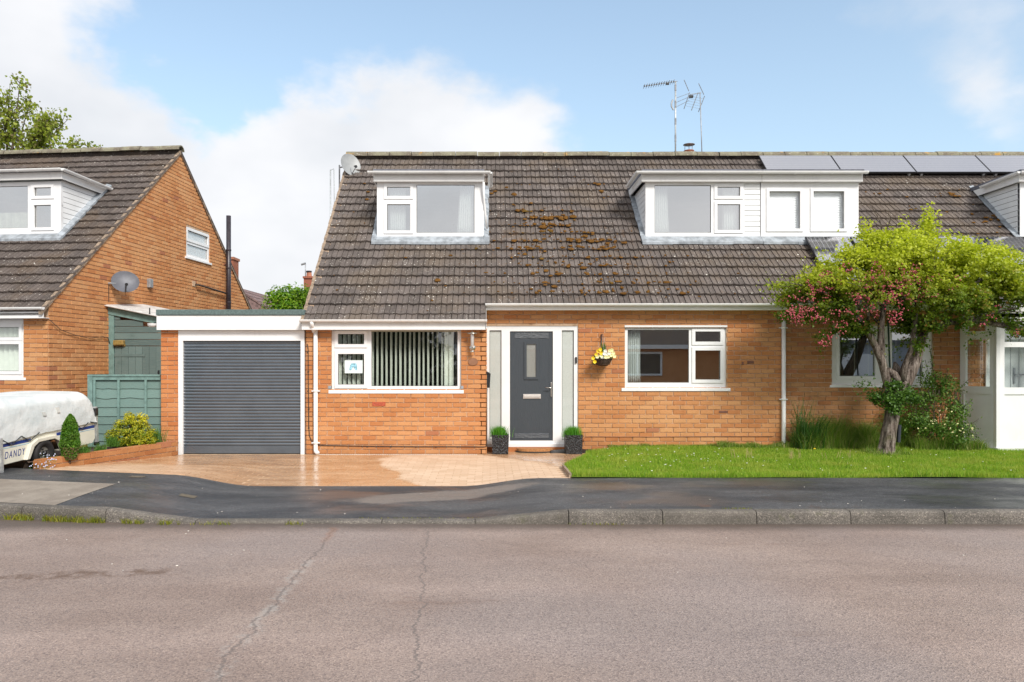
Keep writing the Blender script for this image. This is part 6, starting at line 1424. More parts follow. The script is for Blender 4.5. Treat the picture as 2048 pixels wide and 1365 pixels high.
# hawthorn on the lawn
HX0, HY0 = 6.06, 11.5; s = 1500 / HY0; hz = lawnZ(HX0, HY0)
ht = thing('hawthorn_tree', 'pink flowering hawthorn tree with grooved trunk on the lawn', 'tree', (HX0, HY0, hz))
b = MB(); w = lambda px, py, dy=0.: (wx(px, 1500 / (HY0 + dy)), HY0 + dy, wz(py, 1500 / (HY0 + dy)))
def fluted(b, pts, rs, n=42, fl=6, dep=.15):
    pts = [Vector(p) for p in pts]; o = len(b.v)
    for i, (p, r) in enumerate(zip(pts, rs)):
        for k in range(n): t = 2 * math.pi * k / n; q = r * (1 + dep * (abs(math.cos(fl * t * .5 + i * .10)) ** .6 * 2 - 1.2) + .07 * noise.noise((math.cos(t) * 2, math.sin(t) * 2, i * .5))); b.v.append((p.x + math.cos(t) * q, p.y + math.sin(t) * q, p.z))
    for i in range(len(pts) - 1):
        for k in range(n): b.f.append((o + i * n + k, o + i * n + (k + 1) % n, o + (i + 1) * n + (k + 1) % n, o + (i + 1) * n + k))
fluted(b, [w(1771, 911), w(1772, 903), w(1774, 890), w(1778, 865), w(1783, 840), w(1787, 815), w(1790, 795), w(1797, 775), w(1803, 762)], [.155, .122, .108, .102, .098, .098, .105, .115, .10])
b.tube([w(1796, 790, -.02), w(1808, 770), w(1820, 745), w(1831, 720, .02), w(1838, 695, .04), w(1850, 660, .05), w(1870, 620, .1), w(1900, 585, .1)], [.09, .10, .095, .085, .074, .058, .044, .025], 12, wob=.12)
b.tube([w(1785, 800, -.02), w(1779, 780, -.05), w(1772, 755, -.08), w(1764, 725, -.1), w(1752, 695, -.12), w(1735, 665, -.15), w(1712, 630, -.2), w(1680, 600, -.25)], [.07, .068, .062, .058, .052, .045, .035, .02], 10, wob=.1)
b.tube([w(1763, 725, -.1), w(1762, 690, -.1), w(1762, 650, -.08), w(1768, 605, -.05), w(1775, 550, 0), w(1780, 500, 0)], [.05, .05, .046, .04, .03, .015], 9, wob=.1)
b.tube([w(1800, 765, 0), w(1793, 735, .05), w(1789, 725, .08)], [.07, .05, .02], 8, wob=.1); b.tube([w(1797, 770), w(1788, 750, -.04), w(1776, 740, -.06)], [.09, .06, .045], 9)
b.tube([w(1806, 765, -.05), w(1808, 735, -.1), w(1822, 700, -.15), w(1830, 650, -.25), w(1835, 590, -.3)], [.05, .045, .04, .03, .02], 8, wob=.1)
b.tube([w(1850, 660, .05), w(1900, 645, 0), w(1950, 640, -.1), w(1990, 648, -.2), w(2040, 660, -.3), w(2080, 665, -.3)], [.06, .05, .045, .04, .03, .02], 8, wob=.15)
b.build('trunk', 'bark', ht, smooth=True)
tips = []; tb = MB()
for p0, d0, L in [(w(1680, 600, -.25), (-1, -.3, .3), .9), (w(1712, 630, -.2), (-1, .1, .1), .9), (w(1735, 640, -.2), (-.6, -.9, .3), .8), (w(1780, 520), (-.2, 0, 1), .7), (w(1768, 590), (.2, -.8, .6), .8), (w(1835, 590, -.3), (.2, -.6, .6), .8),
                  (w(1900, 585, .1), (1, -.2, .4), .9), (w(1870, 620, .1), (.5, .5, .5), .7), (w(1990, 648, -.2), (1, -.2, .1), .8), (w(1950, 640, -.1), (.6, -.6, .5), .8), (w(1762, 650, -.08), (-.3, .5, .8), .8), (w(1720, 620, -.2), (-.5, 0, .8), .8), (w(1840, 600, -.1), (0, .3, 1), .8), (w(1900, 590, .1), (.3, -.2, 1), .8)]:
    branch(tb, p0, d0, L * .62, .025, 2, tips, .5, .05)
tb.build('branches', 'bark', ht, kind='stuff')
E = lambda px, py, dy, rx, ry, rz: (*w(px, py, dy), rx, ry, rz)
crown = [E(1640, 572, -.2, .40, .6, .22), E(1600, 585, -.15, .35, .5, .22), E(1690, 548, -.1, .48, .75, .29), E(1750, 525, -.1, .5, .8, .35), E(1815, 518, -.1, .52, .8, .36), E(1880, 530, -.1, .55, .8, .42), E(1945, 540, -.1, .5, .75, .36), E(2010, 560, -.15, .5, .7, .32),
         E(2060, 590, -.2, .4, .6, .26), E(1720, 585, -.3, .55, .7, .30), E(1800, 580, -.35, .6, .7, .30), E(1880, 600, -.2, .55, .7, .28), E(1960, 605, -.15, .5, .6, .22), E(1660, 620, -.25, .42, .5, .18), E(1600, 628, -.2, .36, .4, .13), E(1830, 640, -.1, .4, .5, .2),
         E(1735, 478, 0, .12, .2, .22), E(1760, 490, -.1, .3, .4, .2), E(1858, 470, 0, .13, .2, .26), E(1857, 448, 0, .06, .1, .13), E(1708, 515, -.2, .22, .3, .13), E(1648, 548, -.2, .16, .25, .10), E(1800, 470, .05, .2, .3, .15), E(1930, 500, 0, .28, .3, .16), E(1985, 512, .05, .3, .3, .1), E(2030, 545, 0, .3, .4, .2),
         E(1690, 660, -.2, .20, .25, .12), E(1645, 672, -.25, .07, .1, .14), E(1710, 655, -.1, .28, .3, .13), E(1556, 578, -.2, .12, .1, .06), E(1565, 600, -.2, .10, .12, .08), E(1575, 630, -.2, .12, .15, .07), E(1905, 648, -.25, .35, .3, .10), E(1945, 672, -.3, .07, .1, .10), E(2000, 640, -.2, .35, .3, .10), E(2040, 660, -.3, .25, .3, .10), E(1830, 690, -.1, .14, .2, .14), E(1870, 650, -.1, .25, .3, .12)]
cc, dc = blobpts(crown, 4600, .45); rep = 24; kk = np.repeat(np.arange(len(cc)), rep); off_ = rng.normal(0, 1, (len(kk), 3)) * (np.array([.050, .050, .026]) * rng.uniform(.6, 1.5, len(cc))[kk][:, None]); pts = cc[kk] + off_; d_ = dc[kk] * .6 + unit(len(kk)) * .5
clump = np.array([noise.noise(Vector(p) * 2.6) + .7 * noise.noise(Vector(p) * 6.3) for p in pts]); keep = clump > -.13; pts, d_ = pts[keep], d_[keep]
v1 = leaves(pts, .044, .78, up=.5, out=d_)
# twig sprays: leaves strung along the outer twigs
NM = 0
tp = []
for p, d in tips:
    if random.random() < .75:
        for k in range(16): tp.append(p + d * random.uniform(-.15, .22) + Vector((random.gauss(0, .045), random.gauss(0, .045), random.gauss(0, .04))))
for px, py, n in [(1735, 455, 70), (1858, 428, 80), (1852, 440, 60), (1870, 450, 30), (1980, 505, 70), (2005, 500, 50), (1548, 577, 40), (1535, 575, 18), (1570, 572, 30), (1640, 515, 40), (1612, 540, 50), (1808, 452, 30), (1900, 480, 40), (1690, 490, 40), (1776, 470, 40), (1646, 690, 30), (1943, 690, 25), (1975, 680, 20), (1752, 690, 40), (1770, 700, 25), (1800, 700, 30)]:
    for k in range(n): q = Vector(w(px + random.gauss(0, 7), py + random.gauss(0, 11), random.uniform(-.15, .1))); tp.append(q); NM += 1
B_e = np.array(crown); nt_ = len(tp); tp = np.array([list(p) for p in tp]); dd = (((tp[:, None, :] - B_e[None, :, :3]) / (B_e[None, :, 3:] + .07)) ** 2).sum(2).min(1); dd[-NM:] = 0; tp = tp[dd < 1.0]; v2 = leaves(tp, .042, .78, up=.4)
vv, ff = merge([v1, v2]); npmesh('crown', vv, ff, 'hawthorn', ht)
# reddish tips and blossom
bl = MB(); ico = bmesh.new(); bmesh.ops.create_icosphere(ico, subdivisions=1, radius=1); iv = [v.co.copy() for v in ico.verts]; fi = [tuple(x.index for x in f.verts) for f in ico.faces]; ico.free()
spots = []
for cx_, cy, sx, sy, n in [(1590, 610, 22, 14, 16), (1615, 625, 18, 9, 16), (1578, 640, 10, 7, 8), (1655, 640, 22, 8, 12), (1648, 690, 6, 8, 7), (1700, 620, 30, 20, 12), (1760, 590, 22, 10, 24), (1790, 586, 28, 8, 20), (1760, 618, 22, 9, 14), (1800, 635, 14, 10, 9), (1770, 550, 60, 14, 34), (1740, 556, 30, 8, 16), (1628, 565, 18, 8, 10), (1632, 582, 4, 4, 5), (1670, 562, 6, 5, 4), (1820, 562, 25, 8, 12), (1823, 568, 5, 4, 4), (1900, 568, 12, 8, 5), (1690, 585, 30, 15, 9), (1850, 580, 30, 20, 8), (1980, 640, 40, 16, 6)]:
    for _ in range(int(n * .8)): spots.append((random.gauss(cx_, sx * 1.1), random.gauss(cy, sy * 1.2)))
for px, py in spots:
    yy = -.86 + .35 * abs(px - 1790) / 250 + random.uniform(-.08, .15); c = Vector(w(px, py, yy)) + Vector((0, 0, 0)); 
    for k in range(random.randint(4, 9)):
        q = c + Vector((random.gauss(0, .035), random.gauss(0, .03), random.gauss(0, .024))); r = random.uniform(.007, .012); bl.add([q + x * r * 1.15 for x in iv], fi)
bl.build('blossom', 'blossom', ht, kind='stuff')
# leafy growth around the trunk
ic = thing('trunk_ivy', 'clump of dark ivy leaves growing round the hawthorn trunk', 'ivy', (*w(1790, 830)[:2], hz))
pts, d_ = blobpts([E(1778, 797, -.10, .22, .2, .19), E(1805, 790, -.1, .20, .2, .16), E(1752, 795, -.1, .13, .13, .11), E(1828, 798, -.05, .12, .14, .10), E(1785, 770, -.1, .16, .16, .10), E(1790, 818, -.15, .15, .14, .10)], 3000, .62); v, f = leaves(pts, .040, .8, out=d_)
pt2 = np.array([list(w(random.gauss(1730, 14), random.gauss(775, 10), -.1)) for _ in range(120)]); v2, f2 = leaves(pt2, .035, .7); vv, ff = merge([(v, f), (v2, f2)]); npmesh('foliage', vv, ff, 'ivyleaf', ic)
tb = MB()
for _ in range(14): a = Vector(w(random.uniform(1765, 1800), random.uniform(770, 830), -.1)); tb.tube([w(1785, 830, 0), a, a + Vector((random.uniform(-.25, .2), -.05, random.uniform(-.02, .15)))], .005, 4)
tb.build('stems', 'twig', ic)
# shrub with small white flowers beside the porch
sh = thing('flowering_shrub', 'dense green shrub with small white flowers beside the glazed porch', 'shrub', (*w(1880, 880, .45)[:2], .2))
pts, d_ = blobpts([E(1870, 850, .45, .45, .32, .26), E(1905, 860, .35, .36, .3, .22), E(1850, 800, .5, .4, .25, .28), E(1885, 780, .5, .32, .25, .24), E(1830, 850, .45, .3, .25, .24), E(1870, 760, .55, .3, .2, .16), E(1925, 880, .3, .22, .2, .12), E(1910, 820, .4, .25, .2, .2)], 9000, .5)
clump = np.array([noise.noise(Vector(p) * 4.5) for p in pts]); k_ = clump > -.22; v1 = leaves(pts[k_], .038, .6, out=d_[k_])
tp = []; tb = MB()
for (a, c, d) in [((1900, 800), (1945, 752), 26), ((1905, 880), (1958, 838), 24), ((1870, 760), (1858, 690), 26), ((1860, 760), (1850, 720), 18), ((1890, 770), (1896, 740), 16), ((1925, 820), (1945, 800), 14), ((1880, 760), (1880, 730), 14), ((1840, 770), (1845, 730), 16), ((1865, 740), (1862, 702), 20)]:
    p0, p1 = Vector(w(*a, .4)), Vector(w(*c, .3)); tb.tube([p0, (p0 + p1) / 2 + Vector((0, 0, .02)), p1], .004, 4)
    for k in range(d): t = random.random(); tp.append(list(p0.lerp(p1, t) + Vector((random.gauss(0, .02), random.gauss(0, .02), random.gauss(0, .02)))))
for _ in range(30): x = random.uniform(1820, 1930); tb.tube([w(1880 + (x - 1880) * .3, 890, .45), w(x, 830 + random.uniform(-20, 20), .42), w(x + random.uniform(-15, 15), 780, .42)], .005, 4)
tb.build('stems', 'twig', sh); v2 = leaves(np.array(tp), .036, .55); vv, ff = merge([v1, v2]); npmesh('foliage', vv, ff, 'bushleaf', sh)
b = MB()
for px, py in [(1893, 818), (1902, 824), (1880, 831), (1862, 842), (1870, 842), (1935, 850), (1925, 858), (1928, 865), (1915, 848), (1900, 856), (1890, 850), (1850, 856), (1837, 857), (1914, 872), (1945, 872), (1944, 858), (1905, 865), (1921, 862), (1866, 848), (1947, 860), (1880, 822), (1890, 835)]:
    c = Vector(w(px, py, .05)); r = random.uniform(.007, .012)
    b = MB()
    for k in range(3): q = c + Vector((random.gauss(0, .010), 0, random.gauss(0, .008))); b.add([q + x * r * .8 for x in iv], fi)
    b.build('flower', 'petal_cream', sh)
# rough growth against the wall
rg = []
def rough(x0, x1, y0, y1, h, n, fn=None, wd=.007, lean=.8):
    x = rng.uniform(x0, x1, n); y = rng.uniform(y0, y1, n); h = h * np.array([.55 + 1.1 * max(0, noise.noise((a * 4.5, c * 2, 7)) + .35) for a, c in zip(x, y)]); z = np.array([lawnZ(a, c) for a, c in zip(x, y)]); v, f = blades(x, y, z, h, wd, lean); return v, f
gc = thing('grass_clump', 'tall clump of arching green grass beside the right downpipe', 'grass clump', (wx(1600, SD), 12.2, .2))
n = 300; x = rng.normal(wx(1606, SD), .10, n); y = rng.normal(12.12, .06, n); gv = blades(x, y, np.full(n, .2), .50, .014, .85); x = rng.normal(wx(1590, SD), .06, 80); g2 = blades(x, rng.normal(12.1, .05, 80), np.full(80, .2), .75, .012, .35); vv, ff = merge([gv, g2]); npmesh('blades', vv, ff, mat_leaf('dark arching grass', [(.03, .09, .015), (.05, .13, .02), (.09, .18, .03)], .3), gc)
parts = [rough(wx(1580, SD), wx(1660, SD), 12.0, 12.36, .30, 2600), rough(wx(1640, SD), wx(1790, SD), 12.0, 12.38, .20, 5200), rough(wx(1640, SD), wx(1700, SD), 12.1, 12.38, .34, 1200), rough(wx(1690, SD), wx(1800, SD), 12.1, 12.38, .32, 2400), rough(wx(1790, SD), wx(1930, SD), 11.8, 12.3, .16, 4200), rough(wx(1430, SD), wx(1580, SD), 12.15, 12.4, .07, 2000), rough(wx(1215, SD), wx(1430, SD), 12.33, 12.42, .035, 1200), rough(HX0 - .3, HX0 + .3, HY0 - .25, HY0 + .2, .09, 700)]
vv, ff = merge(parts); o = npmesh('rough_grass', vv, ff, 'longgrass', kind='stuff'); o['label'] = 'rough long grass along the foot of the brick walls'; o['category'] = 'grass'
pts, d_ = blobpts([(wx(1735, SD), 12.3, .45, .22, .1, .16), (wx(1640, SD), 12.3, .5, .12, .1, .22), (wx(1775, SD), 12.3, .6, .2, .1, .28)], 1500, .6); vv, ff = leaves(pts, .035, .4); o = npmesh('low_weeds', vv, ff, 'bushleaf', kind='stuff'); o['label'] = 'low leafy weeds under the window behind the hawthorn'; o['category'] = 'weeds'
tag(MB().tube([w(1797, 885, .1), w(1798, 865, .1), w(1799, 850, .1)], .028, 8).build('garden_post', plain('dark slate post', (.03, .035, .05), .6)), 'short dark post standing just right of the hawthorn trunk', 'post')
tag(MB().tube([(w(1790, 845, .45)), (w(1780, 740, .45)), (w(1776, 640, .45))], .014, 8).build('tree_stake', plain('dark green stake', (.02, .05, .045), .6)), 'thin dark green stake rising behind the hawthorn trunk', 'stake')

# conifers and little plants in the bed
def bedz(px, py, Y): return wx(px, 1500 / Y), Y, .30
Yc = 9.95; s = 1500 / Yc; cx_ = wx(139, s); zc = wz(919, s)
co = thing('columnar_conifer', 'narrow green columnar conifer beside the trailer wheel', 'conifer', (cx_, Yc, zc))
n = 13000; t = rng.uniform(0, 1, n); H_ = (919 - 829) / s; prof = np.interp(t, [0, .1, .3, .55, .8, .93, 1], [.55, .8, 1, .98, .72, .38, .05]) * .108; a = rng.uniform(0, 2 * np.pi, n); rr = prof * rng.uniform(.3, 1.15, n) ** .5 * np.array([1 + .16 * noise.noise((math.cos(q_) * 2, math.sin(q_) * 2, w_ * 7)) for q_, w_ in zip(a, t)])
pts = np.stack([cx_ + rr * np.cos(a) + .012 * t, Yc + rr * np.sin(a), zc + t * H_], 1); v, f = leaves(pts, .028, .42, up=.0, out=np.stack([np.cos(a) * .5, np.sin(a) * .5, np.full(n, .0)], 1)); npmesh('foliage', v, f, 'conifer', co)
k_ = (t < .28) & (pts[:, 0] > cx_ - .03); v, f = leaves(pts[k_][:700] + np.array([.004, -.008, 0]), .025, .3); npmesh('dead_sprays', v, f, plain('dead brown sprays', (.22, .11, .07), .9), co)
MB().tube([(cx_, Yc, zc - .05), (cx_, Yc, zc + H_ * .7)], .02, 6).build('stem', 'twig', co)
Yg = 11.45; s = 1500 / Yg; wg = lambda px, py, dy=0.: (wx(px, 1500 / (Yg + dy)), Yg + dy, wz(py, 1500 / (Yg + dy)))
go = thing('golden_conifer', 'bushy golden yellow conifer in front of the green fence', 'conifer', wg(262, 898))
Eg = lambda px, py, dy, rx, ry, rz: (*wg(px, py, dy), rx, ry, rz)
blobs = [Eg(255, 868, 0, .24, .22, .20), Eg(285, 870, 0, .18, .2, .18), Eg(258, 835, 0, .08, .1, .10), Eg(284, 842, 0, .09, .1, .12), Eg(240, 850, 0, .09, .1, .08), Eg(225, 870, 0, .10, .12, .09), Eg(266, 845, -.05, .1, .1, .1), Eg(218, 880, 0, .06, .08, .05), Eg(300, 880, 0, .10, .1, .1), Eg(240, 885, -.08, .12, .1, .08), Eg(275, 885, -.1, .14, .1, .08)]
pts, d_ = blobpts(blobs, 15000, .35); cl_ = np.array([noise.noise(Vector(p) * 14) for p in pts]); k_ = cl_ > -.12; v, f = leaves(pts[k_], .030, .5, up=.6, out=d_[k_]); npmesh('foliage', v, f, 'gold', go); MB().tube([wg(262, 900), wg(262, 850)], .03, 6).build('stem', 'twig', go)
def tuft(px, py, Y, r, h, label, m='smallgreen', n=520):
    s = 1500 / Y; x0, z0 = wx(px, s), wz(py, s); t = thing('bed_plant', label, 'plant', (x0, Y, z0), group='small green plants in the bed'); pts, d_ = blobpts([(x0, Y, z0 + h * .45, r, r, h * .5)], n, .6); v, f = leaves(pts, .022, .4, up=.3)
    g_ = blades(rng.normal(x0, r * .5, 160), rng.normal(Y, r * .5, 160), np.full(160, z0), h * 1.1, .006, .6); vv, ff = merge([(v, f), g_]); npmesh('foliage', vv, ff, m, t)
tuft(167, 914, 10.3, .085, .16, 'small green feathery plant just right of the columnar conifer'); tuft(201, 908, 10.7, .075, .12, 'spreading little green plant in the middle of the bed'); tuft(225, 893, 11.2, .09, .14, 'green tuft at the left foot of the golden conifer'); tuft(311, 886, 11.75, .10, .22, 'fresh green tuft between golden conifer and garage pillar')
b = MB(); gl_ = []
for _ in range(46):
    px, py = random.choice([(random.uniform(80, 112), random.uniform(905, 925)), (random.uniform(62, 84), random.uniform(928, 936)), (random.uniform(86, 104), random.uniform(926, 938))]); s = 1500 / 9.52; q = Vector((wx(px, s), 9.52 + random.uniform(-.05, .08), wz(py, s))); r = random.uniform(.006, .010); b.add([q + x * r for x in iv], fi); gl_.append(list(q - Vector((0, 0, .02))))
ff_ = thing('forget_me_nots', 'pale blue forget-me-not flowers at the end of the low brick wall', 'flowers', (wx(92, 1500 / 9.52), 9.52, .24)); b.build('petals', 'petal_blue', ff_, kind='stuff'); v, f = leaves(np.repeat(np.array(gl_), 7, 0) + rng.normal(0, .014, (46 * 7, 3)), .014, .35); npmesh('foliage', v, f, 'smallgreen', ff_)

# laurel behind the garage
YLr = 18.2; sr = 1500 / YLr; wl_ = lambda px, py, dy=0.: (wx(px, 1500 / (YLr + dy)), YLr + dy, wz(py, 1500 / (YLr + dy)))
la = thing('laurel_bush', 'bright green laurel bush rising behind the garage roof', 'bush', (wx(585, sr), YLr, .1)); El = lambda px, py, dy, rx, ry, rz: (*wl_(px, py, dy), rx, ry, rz)
pts, d_ = blobpts([El(560, 612, 0, .42, .5, .45), El(585, 610, 0, .5, .5, .5), El(615, 612, 0, .5, .5, .55), El(555, 590, 0, .26, .3, .22), El(580, 590, 0, .3, .3, .22), El(612, 590, 0, .3, .3, .25), El(640, 600, 0, .4, .4, .4), El(590, 650, 0, .9, .7, .7)], 9000, .4); cl_ = np.array([noise.noise(Vector(p) * 3.5) for p in pts]); k_ = cl_ > -.25; v, f = leaves(pts[k_], .085, .5, up=.5, out=d_[k_]); npmesh('crown', v, f, 'laurel', la)
b = MB()
for k in range(5): b.tube([(wx(590, sr) + .1 * k - .2, YLr, .1), (wx(590, sr) + .25 * (k - 2), YLr, 2.6)], .03, 6)
b.build('stems', 'twig', la)
# spring tree behind the left roof
YT = 25.; tx = lambda px, py, dy=0.: Vector((wx(px, 1500 / (YT + dy)), YT + dy, wz(py, 1500 / (YT + dy))))
tr = thing('garden_tree', 'tall sparse spring tree with yellow green leaves behind the left roof', 'tree', (tx(10, 500).x, YT, .1)); tb = MB(); tips = []
base = tx(5, 500); tb.tube([(base.x, YT, .1), tuple(base), tuple(tx(8, 380)), tuple(tx(12, 330))], [.28, .22, .14, .04], 10, wob=.1); tb.build('trunk', 'bark', tr)
tb = MB()
for a, c in [((8, 380), (20, 170)), ((8, 380), (60, 200)), ((15, 340), (100, 235)), ((15, 340), (135, 240)), ((10, 360), (-20, 180)), ((20, 350), (165, 290)), ((8, 400), (80, 260)), ((5, 380), (-60, 220)), ((20, 330), (40, 160)), ((30, 350), (196, 300))]:
    p0, p1 = tx(*a, random.uniform(-.5, .5)), tx(*c, random.uniform(-1.2, 1.2)); m = (p0 + p1) / 2 + Vector((0, 0, -.2)); tb.tube([p0, m, p1], [.05, .03, .008], 5)
    for k in range(9): t = random.uniform(.25, 1); q = p0.lerp(p1, t); branch(tb, q, Vector((random.gauss(.1, .5), random.gauss(0, .5), random.uniform(.2, 1))), random.uniform(.5, 1.0) * (1.25 - t), .016, 1, tips, .5, .25, 3)
tb.build('limbs', 'twig', tr)
tp = []
for p, d in tips:
    for k in range(6): tp.append(list(p - d * random.uniform(0, .5) + Vector((random.gauss(0, .10), random.gauss(0, .12), random.gauss(0, .10)))))
v, f = leaves(np.array(tp), .12, .75, up=.3); npmesh('crown', v, f, 'treeleaf', tr)

# ================================================================ folding camper trailer
ALT = math.atan2(1, .10); TX, TY_0 = -5.955, 10.0
tl = thing('camper_trailer', 'small cream folding camper trailer under a white cover, navy stripe, DANDY lettering', 'trailer', (TX, TY_0, .19), rot=(0, R(-3.0), ALT)); OFF[tl] = Vector((0, 0, 0))
# local: x along the side away from the camera, y inward (to the left), z up
X0, X1, WD = -1.5, 1.12, 1.45; b = MB(); bot, mid = .155, .47
pl_ = [(X0, bot + .0), (-.30, bot), (-.22, .30), (-.12, .345), (.18, .345), (.28, .30), (.36, bot + .0), (X1 - .06, bot), (X1, bot + .06), (X1, mid), (X0, mid)]
b.prism([(p[0], p[1]) for p in pl_], 0, .02, 'y'); b.box(X0, X1, .02, WD, mid - .05, mid); b.box(X1 - .02, X1, .02, WD, bot + .05, mid - .05); b.box(X0, X1, WD - .02, WD, bot, mid - .05); b.box(X0, -.3, .02, WD - .02, bot, bot + .02); b.box(.36, X1 - .06, .02, WD - .02, bot, bot + .02); b.build('body', 'cream', tl, bevel=.006)
b = MB(); b.prism([(-.36, bot), (-.27, .34), (-.14, .40), (.20, .40), (.33, .34), (.42, bot), (.36, bot), (.27, .305), (.18, .35), (-.12, .35), (-.21, .305), (-.30, bot)], -.05, .01, 'y'); b.build('mudguard', 'cream', tl, bevel=.008)
b = MB(); b.box(X0, -.22, -.003, .001, .375, .415); b.box(.28, X1 - .01, -.003, .001, .375, .415); b.build('stripe', 'navy', tl); b = MB(); b.box(X0, -.25, -.003, .001, .352, .360); b.box(.31, X1 - .01, -.003, .001, .352, .360); b.build('thin_stripe', plain('pale blue stripe', (.30, .50, .62), .4), tl)
tc_ = bpy.data.curves.new('lettering', 'FONT'); tc_.body = 'DANDY'; tc_.size = .125; tc_.extrude = .0015; tc_.shear = .3; tc_.space_character = 1.35; tc_.offset = -.001
to = bpy.data.objects.new('lettering', tc_); COL.objects.link(to); tc_.materials.append(M['navy']); to.parent = tl; to.location = (-.69, -.002, .225); to.scale = (.66, 1, 1); to.rotation_euler = (R(90), 0, 0)
dg = bpy.context.evaluated_depsgraph_get(); tm = bpy.data.meshes.new_from_object(to.evaluated_get(dg)); l_, r_, s_ = to.location.copy(), to.rotation_euler.copy(), to.scale.copy(); bpy.data.objects.remove(to); to = bpy.data.objects.new('lettering', tm); COL.objects.link(to); to.parent = tl; to.location, to.rotation_euler, to.scale = l_, r_, s_
# wheel
wz_ = .185; b = MB(); b.lathe([(.085, .045), (.12, .02), (.165, .015), (.18, .035), (.185, .06), (.185, .10), (.18, .125), (.165, .145), (.12, .14), (.085, .12)], (0, -.06, wz_), 30, 'y'); wh = b.build('tyre', 'rubber', tl, smooth=True)
for k in range(40): t = 2 * math.pi * k / 40; 
b = MB(); b.lathe([(.0, .06), (.03, .055), (.06, .06), (.10, .045), (.118, .028), (.126, .03), (.126, .13), (0, .13)], (0, -.06, wz_), 26, 'y'); b.build('rim', 'rim', tl, smooth=True); b = MB(); b.lathe([(0, .005), (.022, .008), (.03, .02), (.032, .06), (.045, .062)], (0, -.06, wz_), 14, 'y')
for k in range(4): t = k * math.pi / 2 + .4; b.lathe([(0, .028), (.009, .03), (.009, .06)], (.06 * math.cos(t), -.06, wz_ + .06 * math.sin(t)), 6, 'y')
b.build('hub', 'black', tl); MB().box(-.32, .38, .09, .5, .3, .42).build('wheel_well', 'black', tl)
b = MB(); b.lathe([(.09, .045), (.165, .015), (.185, .06), (.185, .10), (.165, .145), (.09, .12)], (0, WD - .12, wz_), 20, 'y'); b.build('tyre', 'rubber', tl, smooth=True); MB().tube([(0, .02, wz_), (0, WD - .05, wz_)], .025, 8).build('axle', 'black', tl); MB().box(X0, X1 - .2, .3, .36, bot - .04, bot).build('chassis_rail', 'black', tl); MB().box(X0, X1 - .2, WD - .36, WD - .3, bot - .04, bot).build('chassis_rail', 'black', tl)
# cover: a draped shell with creases
b = MB(); nu, nv = 60, 34
for i in range(nu + 1):
    u = i / nu; x = X0 - .05 + (X1 + .03 - X0 + .05) * u
    endf = min(1, max(0, (X1 + .03 - x) / .16)); er = math.sqrt(max(0, 1 - (1 - endf) ** 2))
    for j in range(nv + 1):
        t = j / nv
        low = .455 - .045 * max(0, -x) ; top = (.93 + .045 * (-x) ** 1 * .6)
        if t < .42: q = t / .42; y = -.022 + .05 * q ** 2; z = low + (top - .09 - low) * q
        elif t < .55: q = (t - .42) / .13; y = .028 + .12 * q; z = top - .09 + .085 * math.sin(q * math.pi / 2)
        else: q = (t - .55) / .45; y = .148 + (WD - .2) * q; z = top - .005 + .02 * math.sin(q * math.pi) - .5 * max(0, q - .92) * 5 * (top - low) * .2
        z = low + (z - low) * (.35 + .65 * er); sgx = noise.noise((x * 2.2, y * 2, z * 3)) * .009 + noise.noise((x * 5 + z * 7, y, z * 2)) * .003 + .008 * abs(noise.noise((x * 3 - z * 5, 4, z * 1.5)))
        if t < .55: y -= sgx * (1.2 if t > .05 else .3)
        else: z += sgx * 1.4
        b.v.append((x + (0 if u < 1 else .0), y, z + (.006 * noise.noise((x * 9, 0, 0)) if t < .03 else 0)))
for i in range(nu):
    for j in range(nv): a = i * (nv + 1) + j; b.f.append((a, a + nv + 1, a + nv + 2, a + 1))
b.f.append(tuple(nu * (nv + 1) + j for j in range(nv + 1)))
cv = b.build('cover', 'cover', tl, smooth=True)
for (x, z, wd, hh) in ((.02, .68, .06, .05), (.30, .69, .05, .075)):
    MB().hexa([(x, -.020, z), (x + wd, -.020, z), (x + wd, .01, z), (x, .01, z), (x - .01, -.008, z + hh), (x + wd - .01, -.008, z + hh), (x + wd - .01, .02, z + hh), (x - .01, .02, z + hh)]).build('repair_patch', 'patch', cv)
b = MB()
xs = [-.95, -.70, -.46, -.28, -.10] + [.45, .66, .88, 1.06]
for k, x in enumerate([-.95, -.58, -.25]):
    b.tube([(x - .16, -.03, .47), (x, -.014, .385)], .006, 5); b.tube([(x, -.014, .385), (x + .16, -.03, .475)], .006, 5)
for x in (.50, .80):
    b.tube([(x - .12, -.03, .475), (x, -.014, .39)], .006, 5); b.tube([(x, -.014, .39), (x + .13, -.03, .475)], .006, 5)
b.tube([(.98, -.03, .475), (1.13, -.03, .44)], .007, 5); b.build('bungee_cords', 'black', tl)
b = MB()
for x in (-.95, -.58, -.25, .5, .8): b.lathe([(0, -.012), (.012, -.008), (.012, 0)], (x, 0, .388), 8, 'y')
b.build('cord_hooks', 'galv', tl)
MB().hexa([(X1 + .02, -.02, .10), (X1 + .06, -.02, .10), (X1 + .06, .03, .10), (X1 + .02, .03, .10), (X1 + .005, -.02, .68), (X1 + .045, -.02, .68), (X1 + .045, .03, .68), (X1 + .005, .03, .68)]).build('corner_stay', 'galv', tl)
MB().box(X1 - .01, X1 + .05, -.03, .02, .55, .66).build('latch', 'black', tl); MB().lathe([(0, -.03), (.03, -.03), (.03, .03), (0, .03)], (X1 + .03, 0, .13), 10, 'y').build('jockey_stop', 'black', tl)
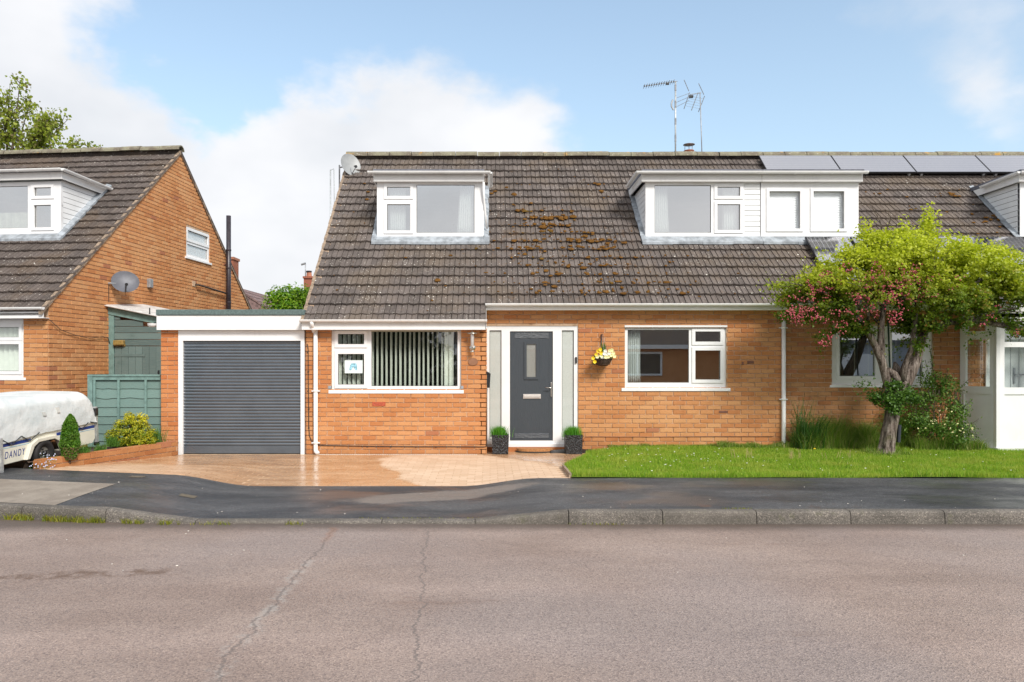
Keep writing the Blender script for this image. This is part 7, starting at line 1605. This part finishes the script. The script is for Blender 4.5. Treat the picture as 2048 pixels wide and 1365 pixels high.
lg = MB(); lg.box(-.80, -.765, -.05, -.012, .0, .50); lg = lg.build('corner_leg', 'galv', tl); MB().box(-.85, -.72, -.10, .03, -.045, -.02).build('foot_plate', 'galv', lg)

# ================================================================ the far side of the street, seen only in the window reflections
oh = thing('opposite_house', 'brick bungalow across the street, mirrored in the ground floor windows', 'house', (3, -13, 0))
b = MB(); b.box(-1.5, 13, -19, -13, 0, 2.5); b.build('wall', 'brick_red', oh)
b = MB(); b.prism([(-19.4, 2.5), (-12.6, 2.5), (-16, 5.2)], -1.8, 13.3); b.build('roof', 'tile_left', oh)
MB().box(-1.8, 13.3, -12.60, -12.57, 2.35, 2.55).build('fascia', 'white_paint', oh)
for x in (1.0, 6.5): w_ = MB().plate(0, 2.2, 0, 1.2, [(.1, 1.2, .1, 1.1), (1.3, 2.1, .1, 1.1)], -.03, .03).build('window', 'white', oh, loc=(x + 2.2, -12.96, 1.0), rz=R(180)); MB().box(.05, 2.15, .01, .02, .05, 1.15).build('pane', 'black', w_)
og = thing('opposite_garage', 'pale grey rendered garage block across the street, mirrored behind the hawthorn', 'garage', (20, -13, 0)); MB().box(13.6, 28, -18, -13.2, 0, 2.6).build('wall', plain('grey render', (.34, .37, .42), .9, .1, 2), og); MB().box(13.4, 28.2, -18.2, -13, 2.6, 2.8).build('roof', 'felt_dark', og)
for k in range(4): MB().box(14.4 + 3.4 * k, 16.9 + 3.4 * k, -13.19, -13.15, .05, 2.1).build('door', 'clad', og)
hd_ = thing('opposite_hedge', 'dark hedge and trees across the street, mirrored in the windows', 'hedge', (-8, -11.5, 0))
pts, d_ = blobpts([(-2.6, -11.6, 1.2, 1.2, .8, 1.5), (-5, -12, 1.6, 1.8, .9, 2.2), (-8.5, -12, 1.6, 2, .9, 2.4), (-12, -12, 1.8, 2.2, .9, 2.4), (-5, -14, 3.5, 2.6, 1.5, 2.4), (-10, -14, 3.8, 3, 1.5, 2.6), (28.5, -12.5, 2.2, 2, .9, 2.8)], 30000, .35); v, f = leaves(pts, .20, .7); npmesh('foliage', v, f, mat_leaf('dark hedge leaves', [(.008, .020, .006), (.015, .035, .008), (.03, .055, .012)], .1, .8), hd_)
